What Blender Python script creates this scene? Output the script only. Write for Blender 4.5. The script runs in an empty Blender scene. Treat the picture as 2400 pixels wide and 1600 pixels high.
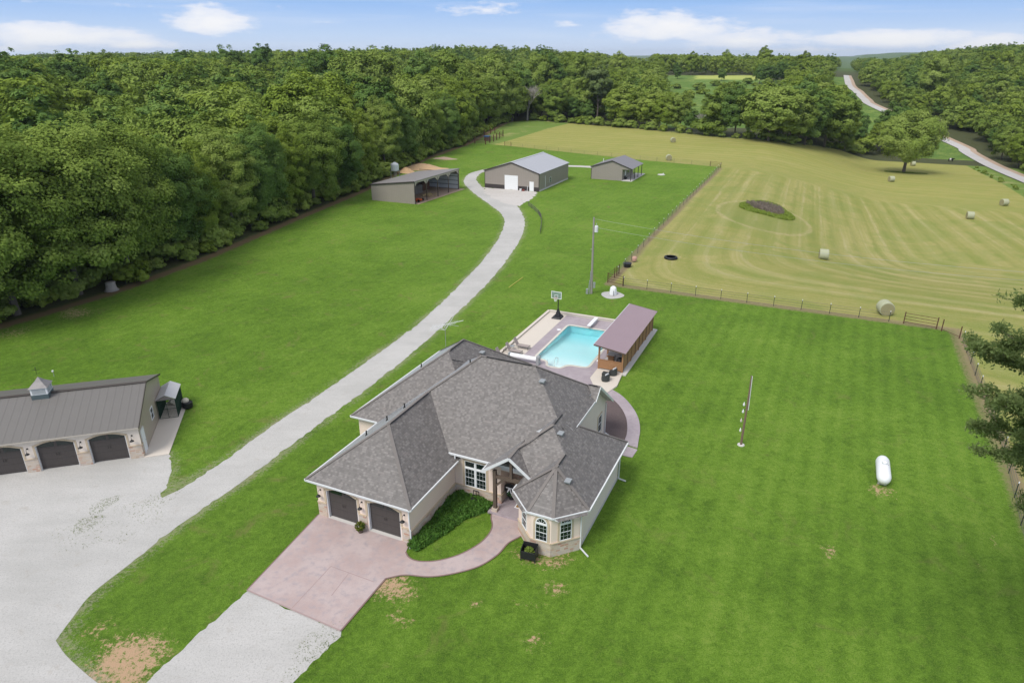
import bpy, bmesh, math, random
import numpy as np
from mathutils import Vector, Matrix
from math import sin, cos, tan, pi, radians, sqrt, atan2, hypot
S = bpy.context.scene
# ------------------------------------------------------------------ camera
HC = 30.0; PITCH = radians(22.7); FOC = 1600.0      # metres, tilt below horizontal, focal length in photo pixels
cd = bpy.data.cameras.new('camera'); cam = bpy.data.objects.new('camera', cd)
S.collection.objects.link(cam); S.camera = cam
cam.location = (0, 0, HC); cam.rotation_euler = (pi/2 - PITCH, 0, 0)
cd.sensor_width = 36; cd.lens = 24.0; cd.clip_start = 0.5; cd.clip_end = 30000
# ------------------------------------------------------------------ light
SUN_EL = radians(52); SUN_AZ = radians(-138)         # direction the light comes from, compass angle from +Y
wd = bpy.data.worlds.new('World'); S.world = wd; wd.use_nodes = True
nt = wd.node_tree; nt.nodes.clear()
out = nt.nodes.new('ShaderNodeOutputWorld'); bg = nt.nodes.new('ShaderNodeBackground')
sky = nt.nodes.new('ShaderNodeTexSky'); sky.sky_type = 'NISHITA'; sky.sun_disc = False
sky.sun_elevation = SUN_EL; sky.sun_rotation = SUN_AZ; sky.dust_density = 0.6; sky.ozone_density = 1.5
tc = nt.nodes.new('ShaderNodeTexCoord'); sep = nt.nodes.new('ShaderNodeSeparateXYZ')
nt.links.new(tc.outputs['Generated'], sep.inputs[0])
def wmath(op, a, b=0.0, c=None):
    n = nt.nodes.new('ShaderNodeMath'); n.operation = op
    for i, x in enumerate((a, b) if c is None else (a, b, c)):
        if isinstance(x, (int, float)): n.inputs[i].default_value = x
        else: nt.links.new(x, n.inputs[i])
    return n.outputs[0]
def wmix(f, a, b):
    n = nt.nodes.new('ShaderNodeMix'); n.data_type = 'RGBA'
    for k, x in ((0, f), (6, a), (7, b)):
        if isinstance(x, (int, float)): n.inputs[k].default_value = x
        elif isinstance(x, tuple): n.inputs[k].default_value = (*x, 1)
        else: nt.links.new(x, n.inputs[k])
    return n.outputs[2]
def wramp(f, stops):
    n = nt.nodes.new('ShaderNodeValToRGB'); nt.links.new(f, n.inputs[0])
    e = n.color_ramp.elements
    while len(e) < len(stops): e.new(0.5)
    for x, (p, c) in zip(e, stops): x.position = p; x.color = (*c, 1) if len(c) == 3 else c
    return n.outputs[0]
# clear-air colour close to the horizon (the whole visible sky lies within 5 degrees of it)
EXPO = 0.66; SKYS = 0.13; K = 1/SKYS/2**EXPO
hor = wramp(wmath('MULTIPLY', sep.outputs[2], 10.0), [(0.0, tuple(K*c for c in (.68, .77, .95))), (.25, tuple(K*c for c in (.56, .71, .95))),
      (.7, tuple(K*c for c in (.30, .52, .92))), (1.0, tuple(K*c for c in (.20, .40, .85)))])
lowf = wramp(sep.outputs[2], [(0.0, (1, 1, 1)), (.09, (1, 1, 1)), (.30, (0, 0, 0))])
# above the clear band the sky is mostly bright thin overcast
over = wmix(.62, sky.outputs[0], (4.4, 4.3, 4.2)); col = wmix(lowf, over, hor)
# clouds: noise in azimuth / elevation, gathered into a few banks
az = wmath('ARCTAN2', sep.outputs[0], sep.outputs[1]); el = sep.outputs[2]
cmb = nt.nodes.new('ShaderNodeCombineXYZ')
nt.links.new(wmath('MULTIPLY', az, 22.0), cmb.inputs[0]); nt.links.new(wmath('MULTIPLY', el, 75.0), cmb.inputs[1])
nz = nt.nodes.new('ShaderNodeTexNoise'); nz.inputs['Scale'].default_value = 1.0; nz.inputs['Detail'].default_value = 10; nz.inputs['Roughness'].default_value = .62
nt.links.new(cmb.outputs[0], nz.inputs['Vector'])
total = None
def pxdir(u, v):
    x = (u-1200)/FOC; y = -(v-800)/FOC
    d = Vector((x, cos(PITCH)+y*sin(PITCH), -sin(PITCH)+y*cos(PITCH))).normalized()
    return atan2(d.x, d.y), d.z
for (u, v, ru, rv, a) in [(500, 56, 110, 34, 1.), (130, 88, 210, 30, 1.), (330, 105, 95, 15, .9), (1560, 70, 190, 42, .95), (1750, 95, 180, 26, .85), (2100, 95, 210, 26, .95), (2340, 108, 150, 24, .9), (60, 118, 160, 16, .6), (1330, 60, 50, 11, .45), (760, 52, 70, 9, .4), (1130, 22, 160, 22, .5), (400, 15, 330, 9, .3), (2370, 22, 50, 8, .35), (1900, 118, 420, 13, .45)]:
    a0, e0 = pxdir(u, v); ra = ru/FOC*.86; re = rv/FOC
    dx = wmath('DIVIDE', wmath('SUBTRACT', az, a0), ra); dy = wmath('DIVIDE', wmath('SUBTRACT', el, e0), re)
    # flat bottoms: squash the lower half
    dy = wmath('MAXIMUM', dy, wmath('MULTIPLY', dy, -1.5))
    d = wmath('SQRT', wmath('ADD', wmath('MULTIPLY', dx, dx), wmath('MULTIPLY', dy, dy)))
    m = wmath('MULTIPLY', wmath('MAXIMUM', wmath('SUBTRACT', 1.25, d), 0.0), a)
    total = m if total is None else wmath('MAXIMUM', total, m)
dens = wmath('SUBTRACT', wmath('ADD', total, wmath('MULTIPLY', nz.outputs[0], 1.5)), 1.02)
cl = wramp(dens, [(0.0, (0, 0, 0)), (.12, (.30, .30, .30)), (.30, (.85, .85, .85)), (.6, (1, 1, 1))])
# faint high streaks
cmb2 = nt.nodes.new('ShaderNodeCombineXYZ')
nt.links.new(wmath('MULTIPLY', az, 3.0), cmb2.inputs[0]); nt.links.new(wmath('MULTIPLY', el, 45.0), cmb2.inputs[1])
n2 = nt.nodes.new('ShaderNodeTexNoise'); n2.inputs['Scale'].default_value = 1.3; n2.inputs['Detail'].default_value = 5
nt.links.new(cmb2.outputs[0], n2.inputs['Vector'])
str_ = wmath('MULTIPLY', wramp(n2.outputs[0], [(.5, (0, 0, 0)), (.75, (.35, .35, .35))]), lowf)
col = wmix(str_, col, tuple(K*c for c in (.80, .87, 1.0)))
ccol = wramp(dens, [(.0, tuple(K*c for c in (.80, .85, .98))), (.8, tuple(K*c for c in (.97, .975, 1.0)))])
col = wmix(cl, col, ccol)
nt.links.new(col, bg.inputs[0]); bg.inputs[1].default_value = SKYS
nt.links.new(bg.outputs[0], out.inputs[0])
sl = bpy.data.lights.new('sun', 'SUN'); sl.energy = 1.85; sl.angle = radians(26); sl.color = (1, .965, .9)
so = bpy.data.objects.new('sun', sl); S.collection.objects.link(so)
sdv = Vector((sin(SUN_AZ)*cos(SUN_EL), cos(SUN_AZ)*cos(SUN_EL), sin(SUN_EL)))
so.rotation_euler = sdv.to_track_quat('Z', 'Y').to_euler(); so.location = (0, -20, 80)
S.view_settings.view_transform = 'Standard'; S.view_settings.look = 'None'; S.view_settings.gamma = 1
S.view_settings.exposure = EXPO
S.render.engine = 'CYCLES'
S.cycles.max_bounces = 6; S.cycles.diffuse_bounces = 3; S.cycles.glossy_bounces = 3; S.cycles.transmission_bounces = 3; S.cycles.transparent_max_bounces = 8
S.cycles.volume_bounces = 0
# ------------------------------------------------------------------ frames: everything on the farm is square to one direction
TH = radians(65.6)
AX = np.array([cos(TH), sin(TH)]); BX = np.array([sin(TH), -cos(TH)])     # q (away) and p (right)
ORG = np.array([-13.579, 39.901]); RZ = TH - pi/2
def sst(x): x = np.clip(x, 0, 1); return x*x*(3-2*x)
def hpq(p, q):
    """terrain height in farm coordinates (flat round the house, the hay field falls to the right, woods and hills rise behind)"""
    p = np.asarray(p, float); q = np.asarray(q, float)
    w = sst((p-4)/45.)
    zC = 1.0*sst((q-205)/60.) + 3*sst((q-330)/150.) + 8.5*sst((q-490)/150.)
    zR = -6.5*sst((q-60)/60.) - 4.5*sst((q-200)/110.) + 13*sst((q-335)/150.) + 9*sst((q-480)/150.)
    z = zC*(1-w) + zR*w
    z = z + 10.5*sst((-p-95)/190.)*sst((q+150)/200.)
    dd = 1-sst((np.hypot(p, q)-560)/320.)
    z = z + (6.5*sst((-p-190)/120.)*sst((q-260)/140.) - 4.0*sst((-p-95)/190.)*sst((q-100)/200.))*dd - 6.5*sst((-p-95)/190.)*(1-dd)
    z = z + 12*sst((p-92)/60.)*sst((q-200)/220.) + 12*sst((p-140)/200.)*sst((q-100)/260.)
    far = np.hypot(p, q); f = sst((far-900)/1500.)
    z = z + f*(10*np.sin(p/700.+1)*np.cos(q/900.) + 15*sst((far-2600)/1500.)*(.55+.45*np.sin(p/520.+.6*np.sin(q/800.)))) - f*10
    return z
def pq(x, y): d0 = x-ORG[0]; d1 = y-ORG[1]; return d0*BX[0]+d1*BX[1], d0*AX[0]+d1*AX[1]
def xy(p, q): return ORG[0]+BX[0]*p+AX[0]*q, ORG[1]+BX[1]*p+AX[1]*q
def hz(x, y): return hpq(*pq(x, y))
def W(p, q, z=0.0): x, y = xy(p, q); return Vector((x, y, z))
def ray(u, v):
    x = (u-1200)/FOC; y = -(v-800)/FOC
    return np.array([x, cos(PITCH)+y*sin(PITCH), -sin(PITCH)+y*cos(PITCH)])
def at(u, v, z=None):
    """world point seen at photo pixel (u, v): on the terrain, or at height z"""
    r = ray(u, v)
    if z is not None:
        t = (z-HC)/r[2]; return Vector((r[0]*t, r[1]*t, z))
    ts = np.geomspace(20, 4000, 2600); X = r[0]*ts; Y = r[1]*ts; Z = HC+r[2]*ts; d = Z-hz(X, Y)
    k = int(np.argmax(d < 0)) if (d < 0).any() else len(ts)-1
    k = max(k, 1); t = ts[k-1]+(ts[k]-ts[k-1])*d[k-1]/(d[k-1]-d[k]) if d[k] < 0 else ts[k]
    return Vector((r[0]*t, r[1]*t, HC+r[2]*t))
def atpq(u, v, z=None): g = at(u, v, z); a, b = pq(g.x, g.y); return float(a), float(b)
def ztop(P, v):
    """height at which the vertical through P is seen at row v"""
    r = ray(1200, v); return HC + P.y/r[1]*r[2]
R0 = random.Random(7)
# ------------------------------------------------------------------ objects
def link(o): S.collection.objects.link(o); return o
def tag(o, label, cat, group=None, kind=None):
    if label: o['label'] = label
    if cat: o['category'] = cat
    if group: o['group'] = group
    if kind: o['kind'] = kind
    return o
def thing(name, label, cat, loc=(0, 0, 0), rz=0.0, group=None):
    o = link(bpy.data.objects.new(name, None)); o.empty_display_size = .3
    o.location = loc; o.rotation_euler = (0, 0, rz); return tag(o, label, cat, group)
def farm(name, label, cat, p, q, z=None, rz=0.0, group=None):
    """a thing standing at farm coordinates, squared to the farm"""
    v = W(p, q); v.z = float(hpq(p, q)) if z is None else z
    return thing(name, label, cat, v, RZ+rz, group)
def copy_tree(o, parent=None):
    c = o.copy(); link(c)
    if parent: c.parent = parent
    for ch in o.children: copy_tree(ch, c)
    return c
class MB:
    def __init__(s): s.v = []; s.f = []; s.uv = None
    def add(s, vs, fs):
        n = len(s.v); s.v += [tuple(map(float, x)) for x in vs]; s.f += [tuple(i+n for i in f) for f in fs]; return s
    def box(s, x0, y0, z0, x1, y1, z1):
        return s.add([(x0, y0, z0), (x1, y0, z0), (x1, y1, z0), (x0, y1, z0), (x0, y0, z1), (x1, y0, z1), (x1, y1, z1), (x0, y1, z1)],
                     [(3, 2, 1, 0), (4, 5, 6, 7), (0, 1, 5, 4), (1, 2, 6, 5), (2, 3, 7, 6), (3, 0, 4, 7)])
    def prism(s, poly, z0, z1):
        n = len(poly); a = sum(poly[i][0]*poly[(i+1) % n][1]-poly[(i+1) % n][0]*poly[i][1] for i in range(n))
        if a < 0: poly = poly[::-1]
        return s.add([(x, y, z0) for x, y in poly]+[(x, y, z1) for x, y in poly],
                     [tuple(range(n))[::-1], tuple(range(n, 2*n))]+[(i, (i+1) % n, n+(i+1) % n, n+i) for i in range(n)])
    def slab(s, poly3, t, axis):
        """a flat polygon given thickness t along axis"""
        n = len(poly3); ax = Vector(axis)*t
        return s.add([tuple(p) for p in poly3]+[tuple(Vector(p)+ax) for p in poly3],
                     [tuple(range(n)), tuple(range(n, 2*n))[::-1]]+[(i, n+i, n+(i+1) % n, (i+1) % n) for i in range(n)])
    def cyl(s, a, b, r0, r1=None, n=8, cap=True):
        r1 = r0 if r1 is None else r1; a = Vector(a); b = Vector(b); d = (b-a).normalized()
        u = d.orthogonal().normalized(); w = d.cross(u)
        vs = [a+(u*cos(2*pi*i/n)+w*sin(2*pi*i/n))*r0 for i in range(n)]+[b+(u*cos(2*pi*i/n)+w*sin(2*pi*i/n))*r1 for i in range(n)]
        fs = [(i, (i+1) % n, n+(i+1) % n, n+i) for i in range(n)]
        if cap: fs += [tuple(range(n))[::-1], tuple(range(n, 2*n))]
        return s.add(vs, fs)
    def tube(s, pts, r, n=6):
        for a, b in zip(pts, pts[1:]): s.cyl(a, b, r, n=n)
        return s
    def lathe(s, prof, c=(0, 0, 0), n=16, axis='z'):
        m = len(prof); vs = []
        for r, z in prof:
            for i in range(n):
                a = 2*pi*i/n
                if axis == 'z': vs.append((c[0]+r*cos(a), c[1]+r*sin(a), c[2]+z))
                elif axis == 'x': vs.append((c[0]+z, c[1]+r*cos(a), c[2]+r*sin(a)))
                else: vs.append((c[0]+r*sin(a), c[1]+z, c[2]+r*cos(a)))
        fs = [(j*n+i, j*n+(i+1) % n, (j+1)*n+(i+1) % n, (j+1)*n+i) for j in range(m-1) for i in range(n)]
        fs += [tuple(range(n))[::-1], tuple(range((m-1)*n, m*n))]
        return s.add(vs, fs)
    def beam(s, a, b, w, h):
        a = Vector(a); b = Vector(b); d = (b-a).normalized(); up = Vector((0, 0, 1))
        if abs(d.z) > .95: up = Vector((0, 1, 0))
        x = d.cross(up).normalized()*w/2; z = x.normalized().cross(d).normalized()*h/2
        vs = [a-x-z, a+x-z, a+x+z, a-x+z, b-x-z, b+x-z, b+x+z, b-x+z]
        return s.add(vs, [(3, 2, 1, 0), (4, 5, 6, 7), (0, 1, 5, 4), (1, 2, 6, 5), (2, 3, 7, 6), (3, 0, 4, 7)])
    def build_each(s, name, m, parent=None, smooth=False, bevel=0):
        """one object for every separate piece"""
        root = list(range(len(s.v)))
        def find(i):
            while root[i] != i: root[i] = root[root[i]]; i = root[i]
            return i
        for f in s.f:
            for i in f[1:]: root[find(i)] = find(f[0])
        g = {}
        for f in s.f: g.setdefault(find(f[0]), []).append(f)
        for fs in g.values():
            ids = sorted({i for f in fs for i in f}); k = {i: n for n, i in enumerate(ids)}; b = MB(); b.v = [s.v[i] for i in ids]; b.f = [tuple(k[i] for i in f) for f in fs]; b.build(name, m, parent, smooth, bevel)
    def build(s, name, m, parent=None, smooth=False, bevel=0):
        me = bpy.data.meshes.new(name); me.from_pydata(s.v, [], s.f); me.validate(); me.update()
        bm = bmesh.new(); bm.from_mesh(me); bmesh.ops.recalc_face_normals(bm, faces=bm.faces); bm.to_mesh(me); bm.free()
        o = link(bpy.data.objects.new(name, me))
        for x in (m if isinstance(m, (list, tuple)) else [m]): me.materials.append(x)
        if smooth: me.polygons.foreach_set('use_smooth', [True]*len(me.polygons))
        if bevel:
            b = o.modifiers.new('bevel', 'BEVEL'); b.width = bevel; b.segments = 2; b.limit_method = 'ANGLE'
        if parent: o.parent = parent
        return o
def top(o, label, cat, loc=(0, 0, 0), rz=0.0, group=None, kind=None):
    o.location = loc; o.rotation_euler = (0, 0, rz); return tag(o, label, cat, group, kind)
# ------------------------------------------------------------------ materials
class NM:
    def __init__(s, name):
        s.m = bpy.data.materials.new(name); s.m.use_nodes = True; s.t = s.m.node_tree; s.t.nodes.clear()
        s.out = s.t.nodes.new('ShaderNodeOutputMaterial'); s._tc = None
    def n(s, kind, **kw):
        x = s.t.nodes.new(kind)
        for k, v in kw.items(): setattr(x, k, v)
        return x
    def put(s, sock, x):
        if x is None: return
        if isinstance(x, (int, float)): sock.default_value = x
        elif isinstance(x, (tuple, list)):
            sock.default_value = (*x, 1) if (len(x) == 3 and sock.type == 'RGBA') else x
        else: s.t.links.new(x, sock)
    def co(s, which='Object'):
        if s._tc is None: s._tc = s.n('ShaderNodeTexCoord')
        return s._tc.outputs[which]
    def pos(s): return s.n('ShaderNodeNewGeometry').outputs['Position']
    def mapv(s, vec, sc=(1, 1, 1), rot=(0, 0, 0), loc=(0, 0, 0)):
        x = s.n('ShaderNodeMapping'); s.put(x.inputs[0], vec); x.inputs[1].default_value = loc; x.inputs[2].default_value = rot; x.inputs[3].default_value = sc
        return x.outputs[0]
    def noise(s, vec, scale, detail=3, rough=.55, dist=0.0):
        x = s.n('ShaderNodeTexNoise'); s.put(x.inputs['Vector'], vec); x.inputs['Scale'].default_value = scale
        x.inputs['Detail'].default_value = detail; x.inputs['Roughness'].default_value = rough; x.inputs['Distortion'].default_value = dist
        return x.outputs[0]
    def white(s, vec):
        x = s.n('ShaderNodeTexWhiteNoise'); s.put(x.inputs[0], vec); return x.outputs[0]
    def math(s, op, a, b=0.0, c=None, clamp=False):
        x = s.n('ShaderNodeMath', operation=op, use_clamp=clamp); s.put(x.inputs[0], a); s.put(x.inputs[1], b)
        if c is not None: s.put(x.inputs[2], c)
        return x.outputs[0]
    def sm(s, x, a, b):
        m = s.n('ShaderNodeMapRange', interpolation_type='SMOOTHSTEP'); s.put(m.inputs[0], x); m.inputs[1].default_value = a; m.inputs[2].default_value = b
        return m.outputs[0]
    def mix(s, f, a, b, mode='MIX'):
        x = s.n('ShaderNodeMix', data_type='RGBA', blend_type=mode); s.put(x.inputs[0], f); s.put(x.inputs[6], a); s.put(x.inputs[7], b); return x.outputs[2]
    def ramp(s, f, stops, interp='LINEAR'):
        x = s.n('ShaderNodeValToRGB'); s.put(x.inputs[0], f); e = x.color_ramp.elements; x.color_ramp.interpolation = interp
        while len(e) < len(stops): e.new(.5)
        for k, (p, c) in zip(e, stops): k.position = p; k.color = (*c, 1)
        return x.outputs[0]
    def attr(s, name, kind='GEOMETRY'):
        x = s.n('ShaderNodeAttribute', attribute_name=name, attribute_type=kind); return x.outputs['Fac']
    def sepx(s, vec): x = s.n('ShaderNodeSeparateXYZ'); s.put(x.inputs[0], vec); return x.outputs
    def comb(s, a, b, c=0.0):
        x = s.n('ShaderNodeCombineXYZ'); s.put(x.inputs[0], a); s.put(x.inputs[1], b); s.put(x.inputs[2], c); return x.outputs[0]
    def bump(s, h, strength=.3, dist=.05):
        x = s.n('ShaderNodeBump'); s.put(x.inputs['Height'], h); x.inputs['Strength'].default_value = strength; x.inputs['Distance'].default_value = dist
        return x.outputs[0]
    def bsdf(s, color, rough=.8, metal=0.0, normal=None, spec=.3, **kw):
        b = s.n('ShaderNodeBsdfPrincipled'); s.put(b.inputs['Base Color'], color); s.put(b.inputs['Roughness'], rough); s.put(b.inputs['Metallic'], metal)
        b.inputs['Specular IOR Level'].default_value = spec
        if normal is not None: s.put(b.inputs['Normal'], normal)
        for k, v in kw.items(): s.put(b.inputs[k], v)
        s.t.links.new(b.outputs[0], s.out.inputs[0]); return s.m
def plain(name, col, rough=.7, metal=0.0, var=.12, scale=3.0, spec=.3, bump=0.0):
    k = NM(name); nz = k.noise(k.co(), scale, 4); nf = k.noise(k.co(), scale*9, 3)
    f = k.math('ADD', k.math('MULTIPLY', nz, .6), k.math('MULTIPLY', nf, .4))
    c = k.mix(f, tuple(x*(1-var) for x in col), tuple(min(1, x*(1+var)) for x in col))
    return k.bsdf(c, rough, metal, k.bump(nf, bump, .02) if bump else None, spec)
def wood(name, c1, c2, sc=(1, 1, 8), scale=3):
    k = NM(name); v = k.mapv(k.co(), sc); n1 = k.noise(v, scale, 5, .6, 1.2); n2 = k.noise(k.co(), 1.3, 3)
    c = k.mix(n1, c1, c2); c = k.mix(k.math('MULTIPLY', n2, .5), c, tuple(x*.7 for x in c1))
    return k.bsdf(c, .75, normal=k.bump(n1, .25, .01))
def metal_siding(name, col, axis=0, period=.23, amp=1.0, rough=.45, var=.06):
    """ribbed sheet metal, ribs every `period` metres along local axis"""
    k = NM(name); x = k.sepx(k.co())[axis]
    s = k.math('PINGPONG', k.math('DIVIDE', x, period), 1.0)
    rib = k.sm(s, .72, .92); nz = k.noise(k.co(), .7, 4); c = k.mix(nz, tuple(a*(1-var) for a in col), tuple(a*(1+var) for a in col))
    c = k.mix(k.math('MULTIPLY', rib, .3), c, tuple(a*.72 for a in col))
    return k.bsdf(c, rough, 0.0, k.bump(rib, .5*amp, .02), .4)
M = {}
M['stucco'] = plain('stucco', (.80, .655, .565), .9, var=.06, scale=1.2, bump=.15)
M['stucco_grey'] = plain('stucco_side', (.72, .63, .565), .9, var=.05, scale=1.2, bump=.15)
M['stucco_white'] = plain('stucco_cream', (.74, .65, .57), .9, var=.05, scale=1.0, bump=.1)
M['trim'] = plain('trim_white', (.66, .67, .68), .5, var=.05)
M['soffit'] = plain('soffit', (.55, .54, .52), .6, var=.04)
M['white'] = plain('white_paint', (.78, .79, .80), .45, var=.04)
M['black'] = plain('black_metal', (.02, .02, .022), .5, var=.2)
M['dark'] = plain('charcoal', (.05, .055, .055), .6, var=.2)
M['darkgreen'] = plain('dark_green_mesh', (.02, .05, .035), .6, var=.3)
M['grey'] = plain('grey_metal', (.35, .37, .38), .45, .3, var=.1)
M['beige_c'] = plain('buff_concrete', (.60, .54, .47), .85, var=.06, scale=.8, bump=.1)
M['concrete'] = plain('pale_concrete', (.55, .53, .50), .9, var=.09, scale=.7, bump=.15)
M['wall_c'] = plain('coping_block', (.60, .57, .50), .85, var=.1, scale=2, bump=.2)
M['pole'] = wood('weathered_pole', (.24, .22, .20), (.42, .39, .36))
M['rust'] = plain('rusty_pipe', (.10, .045, .03), .75, var=.35, scale=6)
M['brown_beam'] = wood('stained_timber', (.09, .065, .05), (.17, .13, .10))
M['cedar'] = wood('cedar_board', (.30, .15, .07), (.46, .27, .14), (1, 1, .35), 6)
M['bark'] = wood('bark', (.10, .08, .065), (.22, .19, .16), (3, 3, 1), 4)
M['deadwood'] = wood('dead_bark', (.28, .25, .22), (.46, .43, .40), (3, 3, 1), 4)
M['shopwall'] = metal_siding('tan_siding', (.40, .34, .27), 1, .23, .8)
M['barnwall_x'] = metal_siding('taupe_siding_front', (.30, .265, .235), 0, .23)
M['barnwall_y'] = metal_siding('taupe_siding_side', (.28, .245, .215), 1, .23)
M['barnbase'] = metal_siding('dark_wainscot', (.05, .042, .042), 0, .23)
M['barnroof'] = metal_siding('grey_metal_roof', (.40, .40, .42), 1, .6, .5, .35)
M['shopwing'] = metal_siding('brown_grey_metal_roof', (.155, .145, .135), 0, .3, .9, .5)
M['shedroof'] = metal_siding('taupe_metal_roof', (.235, .215, .21), 1, .6, .6, .45)
M['pavroof'] = metal_siding('mauve_metal_roof', (.30, .215, .235), 1, .16, 1.4, .4)
M['glass'] = NM('window_glass').bsdf((.012, .022, .020), .06, 0, None, .6)
M['tailgate'] = plain('mat_brown', (.30, .16, .05), .9)
M['leafdark'] = plain('ornamental_leaf', (.04, .11, .03), .7, var=.5, scale=8)
def m_garage():
    k = NM('garage_door_panel'); z = k.sepx(k.co())[2]; x = k.sepx(k.co())[0]
    a = k.math('PINGPONG', k.math('DIVIDE', z, .27), 1.0); b = k.math('PINGPONG', k.math('DIVIDE', x, .15), 1.0)
    g = k.math('MAXIMUM', k.sm(a, .93, .99), k.math('MULTIPLY', k.sm(b, .9, .98), .35))
    c = k.mix(g, (.072, .062, .058), (.035, .03, .03))
    return k.bsdf(c, .55, normal=k.bump(g, .4, .02))
M['garage'] = m_garage()
def m_stone():
    k = NM('limestone_veneer'); co = k.co(); s = k.sepx(co)
    u = k.math('ADD', s[0], k.math('MULTIPLY', s[1], 1.0)); br = k.n('ShaderNodeTexBrick'); k.put(br.inputs['Vector'], k.comb(u, s[2]))
    br.inputs['Scale'].default_value = 1.0; br.inputs['Brick Width'].default_value = .42; br.inputs['Row Height'].default_value = .16
    br.inputs['Mortar Size'].default_value = .012; br.inputs['Color1'].default_value = (0, 0, 0, 1); br.inputs['Color2'].default_value = (1, 1, 1, 1); br.inputs['Mortar'].default_value = (.5, .5, .5, 1)
    br.offset = .37; br.squash = .7; br.squash_frequency = 3
    c = k.ramp(br.outputs[0], [(0, (.50, .38, .28)), (.2, (.60, .50, .40)), (.45, (.56, .51, .46)), (.6, (.66, .56, .46)), (.75, (.48, .24, .17)), (.85, (.62, .50, .38)), (1, (.50, .44, .42))])
    c = k.mix(k.math('MULTIPLY', k.noise(co, 5, 4), .5), c, (.42, .33, .26)); c = k.mix(br.outputs[1], c, (.58, .52, .45))
    return k.bsdf(c, .9, normal=k.bump(k.math('ADD', k.math('MULTIPLY', br.outputs[1], -1.), k.math('MULTIPLY', k.noise(co, 9, 4), .6)), .6, .03))
M['stone'] = m_stone()
M['quoin'] = plain('cut_stone_trim', (.54, .44, .32), .9, var=.16, scale=4, bump=.2)
def m_shingle():
    k = NM('asphalt_shingle'); uv = k.co('UV'); s = k.sepx(uv)
    row = k.math('FLOOR', k.math('DIVIDE', s[1], .155)); fr = k.math('FRACT', k.math('DIVIDE', s[1], .155))
    off = k.math('MULTIPLY', k.white(k.comb(row, 7.0)), 5.0)
    ux = k.math('ADD', k.math('DIVIDE', s[0], .17), off); cell = k.white(k.comb(k.math('FLOOR', ux), row)); c2 = k.white(k.comb(k.math('FLOOR', k.math('DIVIDE', ux, 2.7)), row, 3.0))
    big = k.noise(uv, .22, 4, .6)
    t = k.math('ADD', k.math('MULTIPLY', cell, .82), k.math('MULTIPLY', c2, .18))
    c = k.ramp(t, [(0, (.075, .066, .060)), (.35, (.108, .097, .089)), (.65, (.140, .126, .116)), (.88, (.195, .177, .164)), (1, (.150, .124, .113))])
    c = k.mix(k.math('MULTIPLY', k.sm(fr, .24, .02), .55), c, (.055, .05, .048))
    c = k.mix(k.math('MULTIPLY', big, .2), c, (.18, .16, .15))
    gr = k.noise(uv, 26, 3)
    c = k.mix(k.math('MULTIPLY', gr, .25), c, (.26, .24, .23))
    return k.bsdf(c, .6, normal=k.bump(k.math('ADD', fr, k.math('MULTIPLY', cell, .5)), .2, .02), spec=.6, **{'Sheen Weight': 1.0, 'Sheen Roughness': .25})
M['shingle'] = m_shingle()
M['ridgecap'] = plain('ridge_shingle', (.185, .165, .152), .85, var=.15, scale=5, spec=.5)
def m_stamped(name, c1, c2, c3, joints=True):
    k = NM(name); co = k.co(); a = k.noise(co, .35, 5, .65); b = k.noise(co, 2.2, 5, .6); d = k.noise(co, 12, 3)
    c = k.mix(k.sm(a, .35, .65), c1, c2); c = k.mix(k.sm(b, .45, .75), c, c3); c = k.mix(k.math('MULTIPLY', d, .25), c, tuple(x*.6 for x in c1))
    return k.bsdf(c, .55, normal=k.bump(k.math('ADD', b, k.math('MULTIPLY', d, .3)), .2, .02), spec=.4)
M['stamped_pink'] = m_stamped('stamped_pink_concrete', (.44, .335, .315), (.50, .41, .395), (.37, .32, .33))
M['stamped_mauve'] = m_stamped('stamped_mauve_concrete', (.36, .305, .325), (.42, .36, .38), (.32, .265, .29))
M['walk_edge'] = plain('walk_edge', (.22, .15, .13), .8)
def m_gravel(name, c1, c2, dirt, fac=.3):
    k = NM(name); co = k.pos(); a = k.noise(co, .12, 5, .6); b = k.noise(co, 1.1, 5, .65); f = k.noise(co, 9, 4, .7); g = k.noise(co, 30, 2)
    st = k.noise(k.mapv(co, (.25, 1, 1), (0, 0, -.72)), .8, 5, .7); a = k.math('ADD', k.math('MULTIPLY', a, .65), k.math('MULTIPLY', st, .35)); c = k.mix(k.sm(a, .34, .66), c1, c2); c = k.mix(k.math('MULTIPLY', k.sm(b, .55, .78), fac), c, dirt)
    c = k.mix(k.sm(f, .45, .8), c, tuple(x*.72 for x in c1)); c = k.mix(k.math('MULTIPLY', k.sm(g, .5, .7), .3), c, tuple(x*1.25 for x in c2))
    return k.bsdf(c, .95, normal=k.bump(k.math('ADD', f, g), .5, .03), spec=.2)
M['gravel'] = m_gravel('crushed_limestone', (.415, .405, .385), (.515, .50, .48), (.34, .30, .25), .5)
M['gravel2'] = m_gravel('farm_track_gravel', (.50, .47, .44), (.56, .53, .50), (.36, .25, .19), .8)
M['road'] = m_gravel('county_road_gravel', (.46, .44, .43), (.52, .50, .48), (.40, .30, .24), .4)
M['redbank'] = m_gravel('red_clay', (.40, .29, .21), (.46, .35, .27), (.3, .3, .14), .5)
M['lavarock'] = m_gravel('dark_rock_bed', (.11, .085, .085), (.15, .115, .11), (.2, .16, .14), .3)
M['sand'] = m_gravel('dirt_pile', (.50, .33, .18), (.56, .40, .25), (.35, .22, .13), .5)
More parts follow.
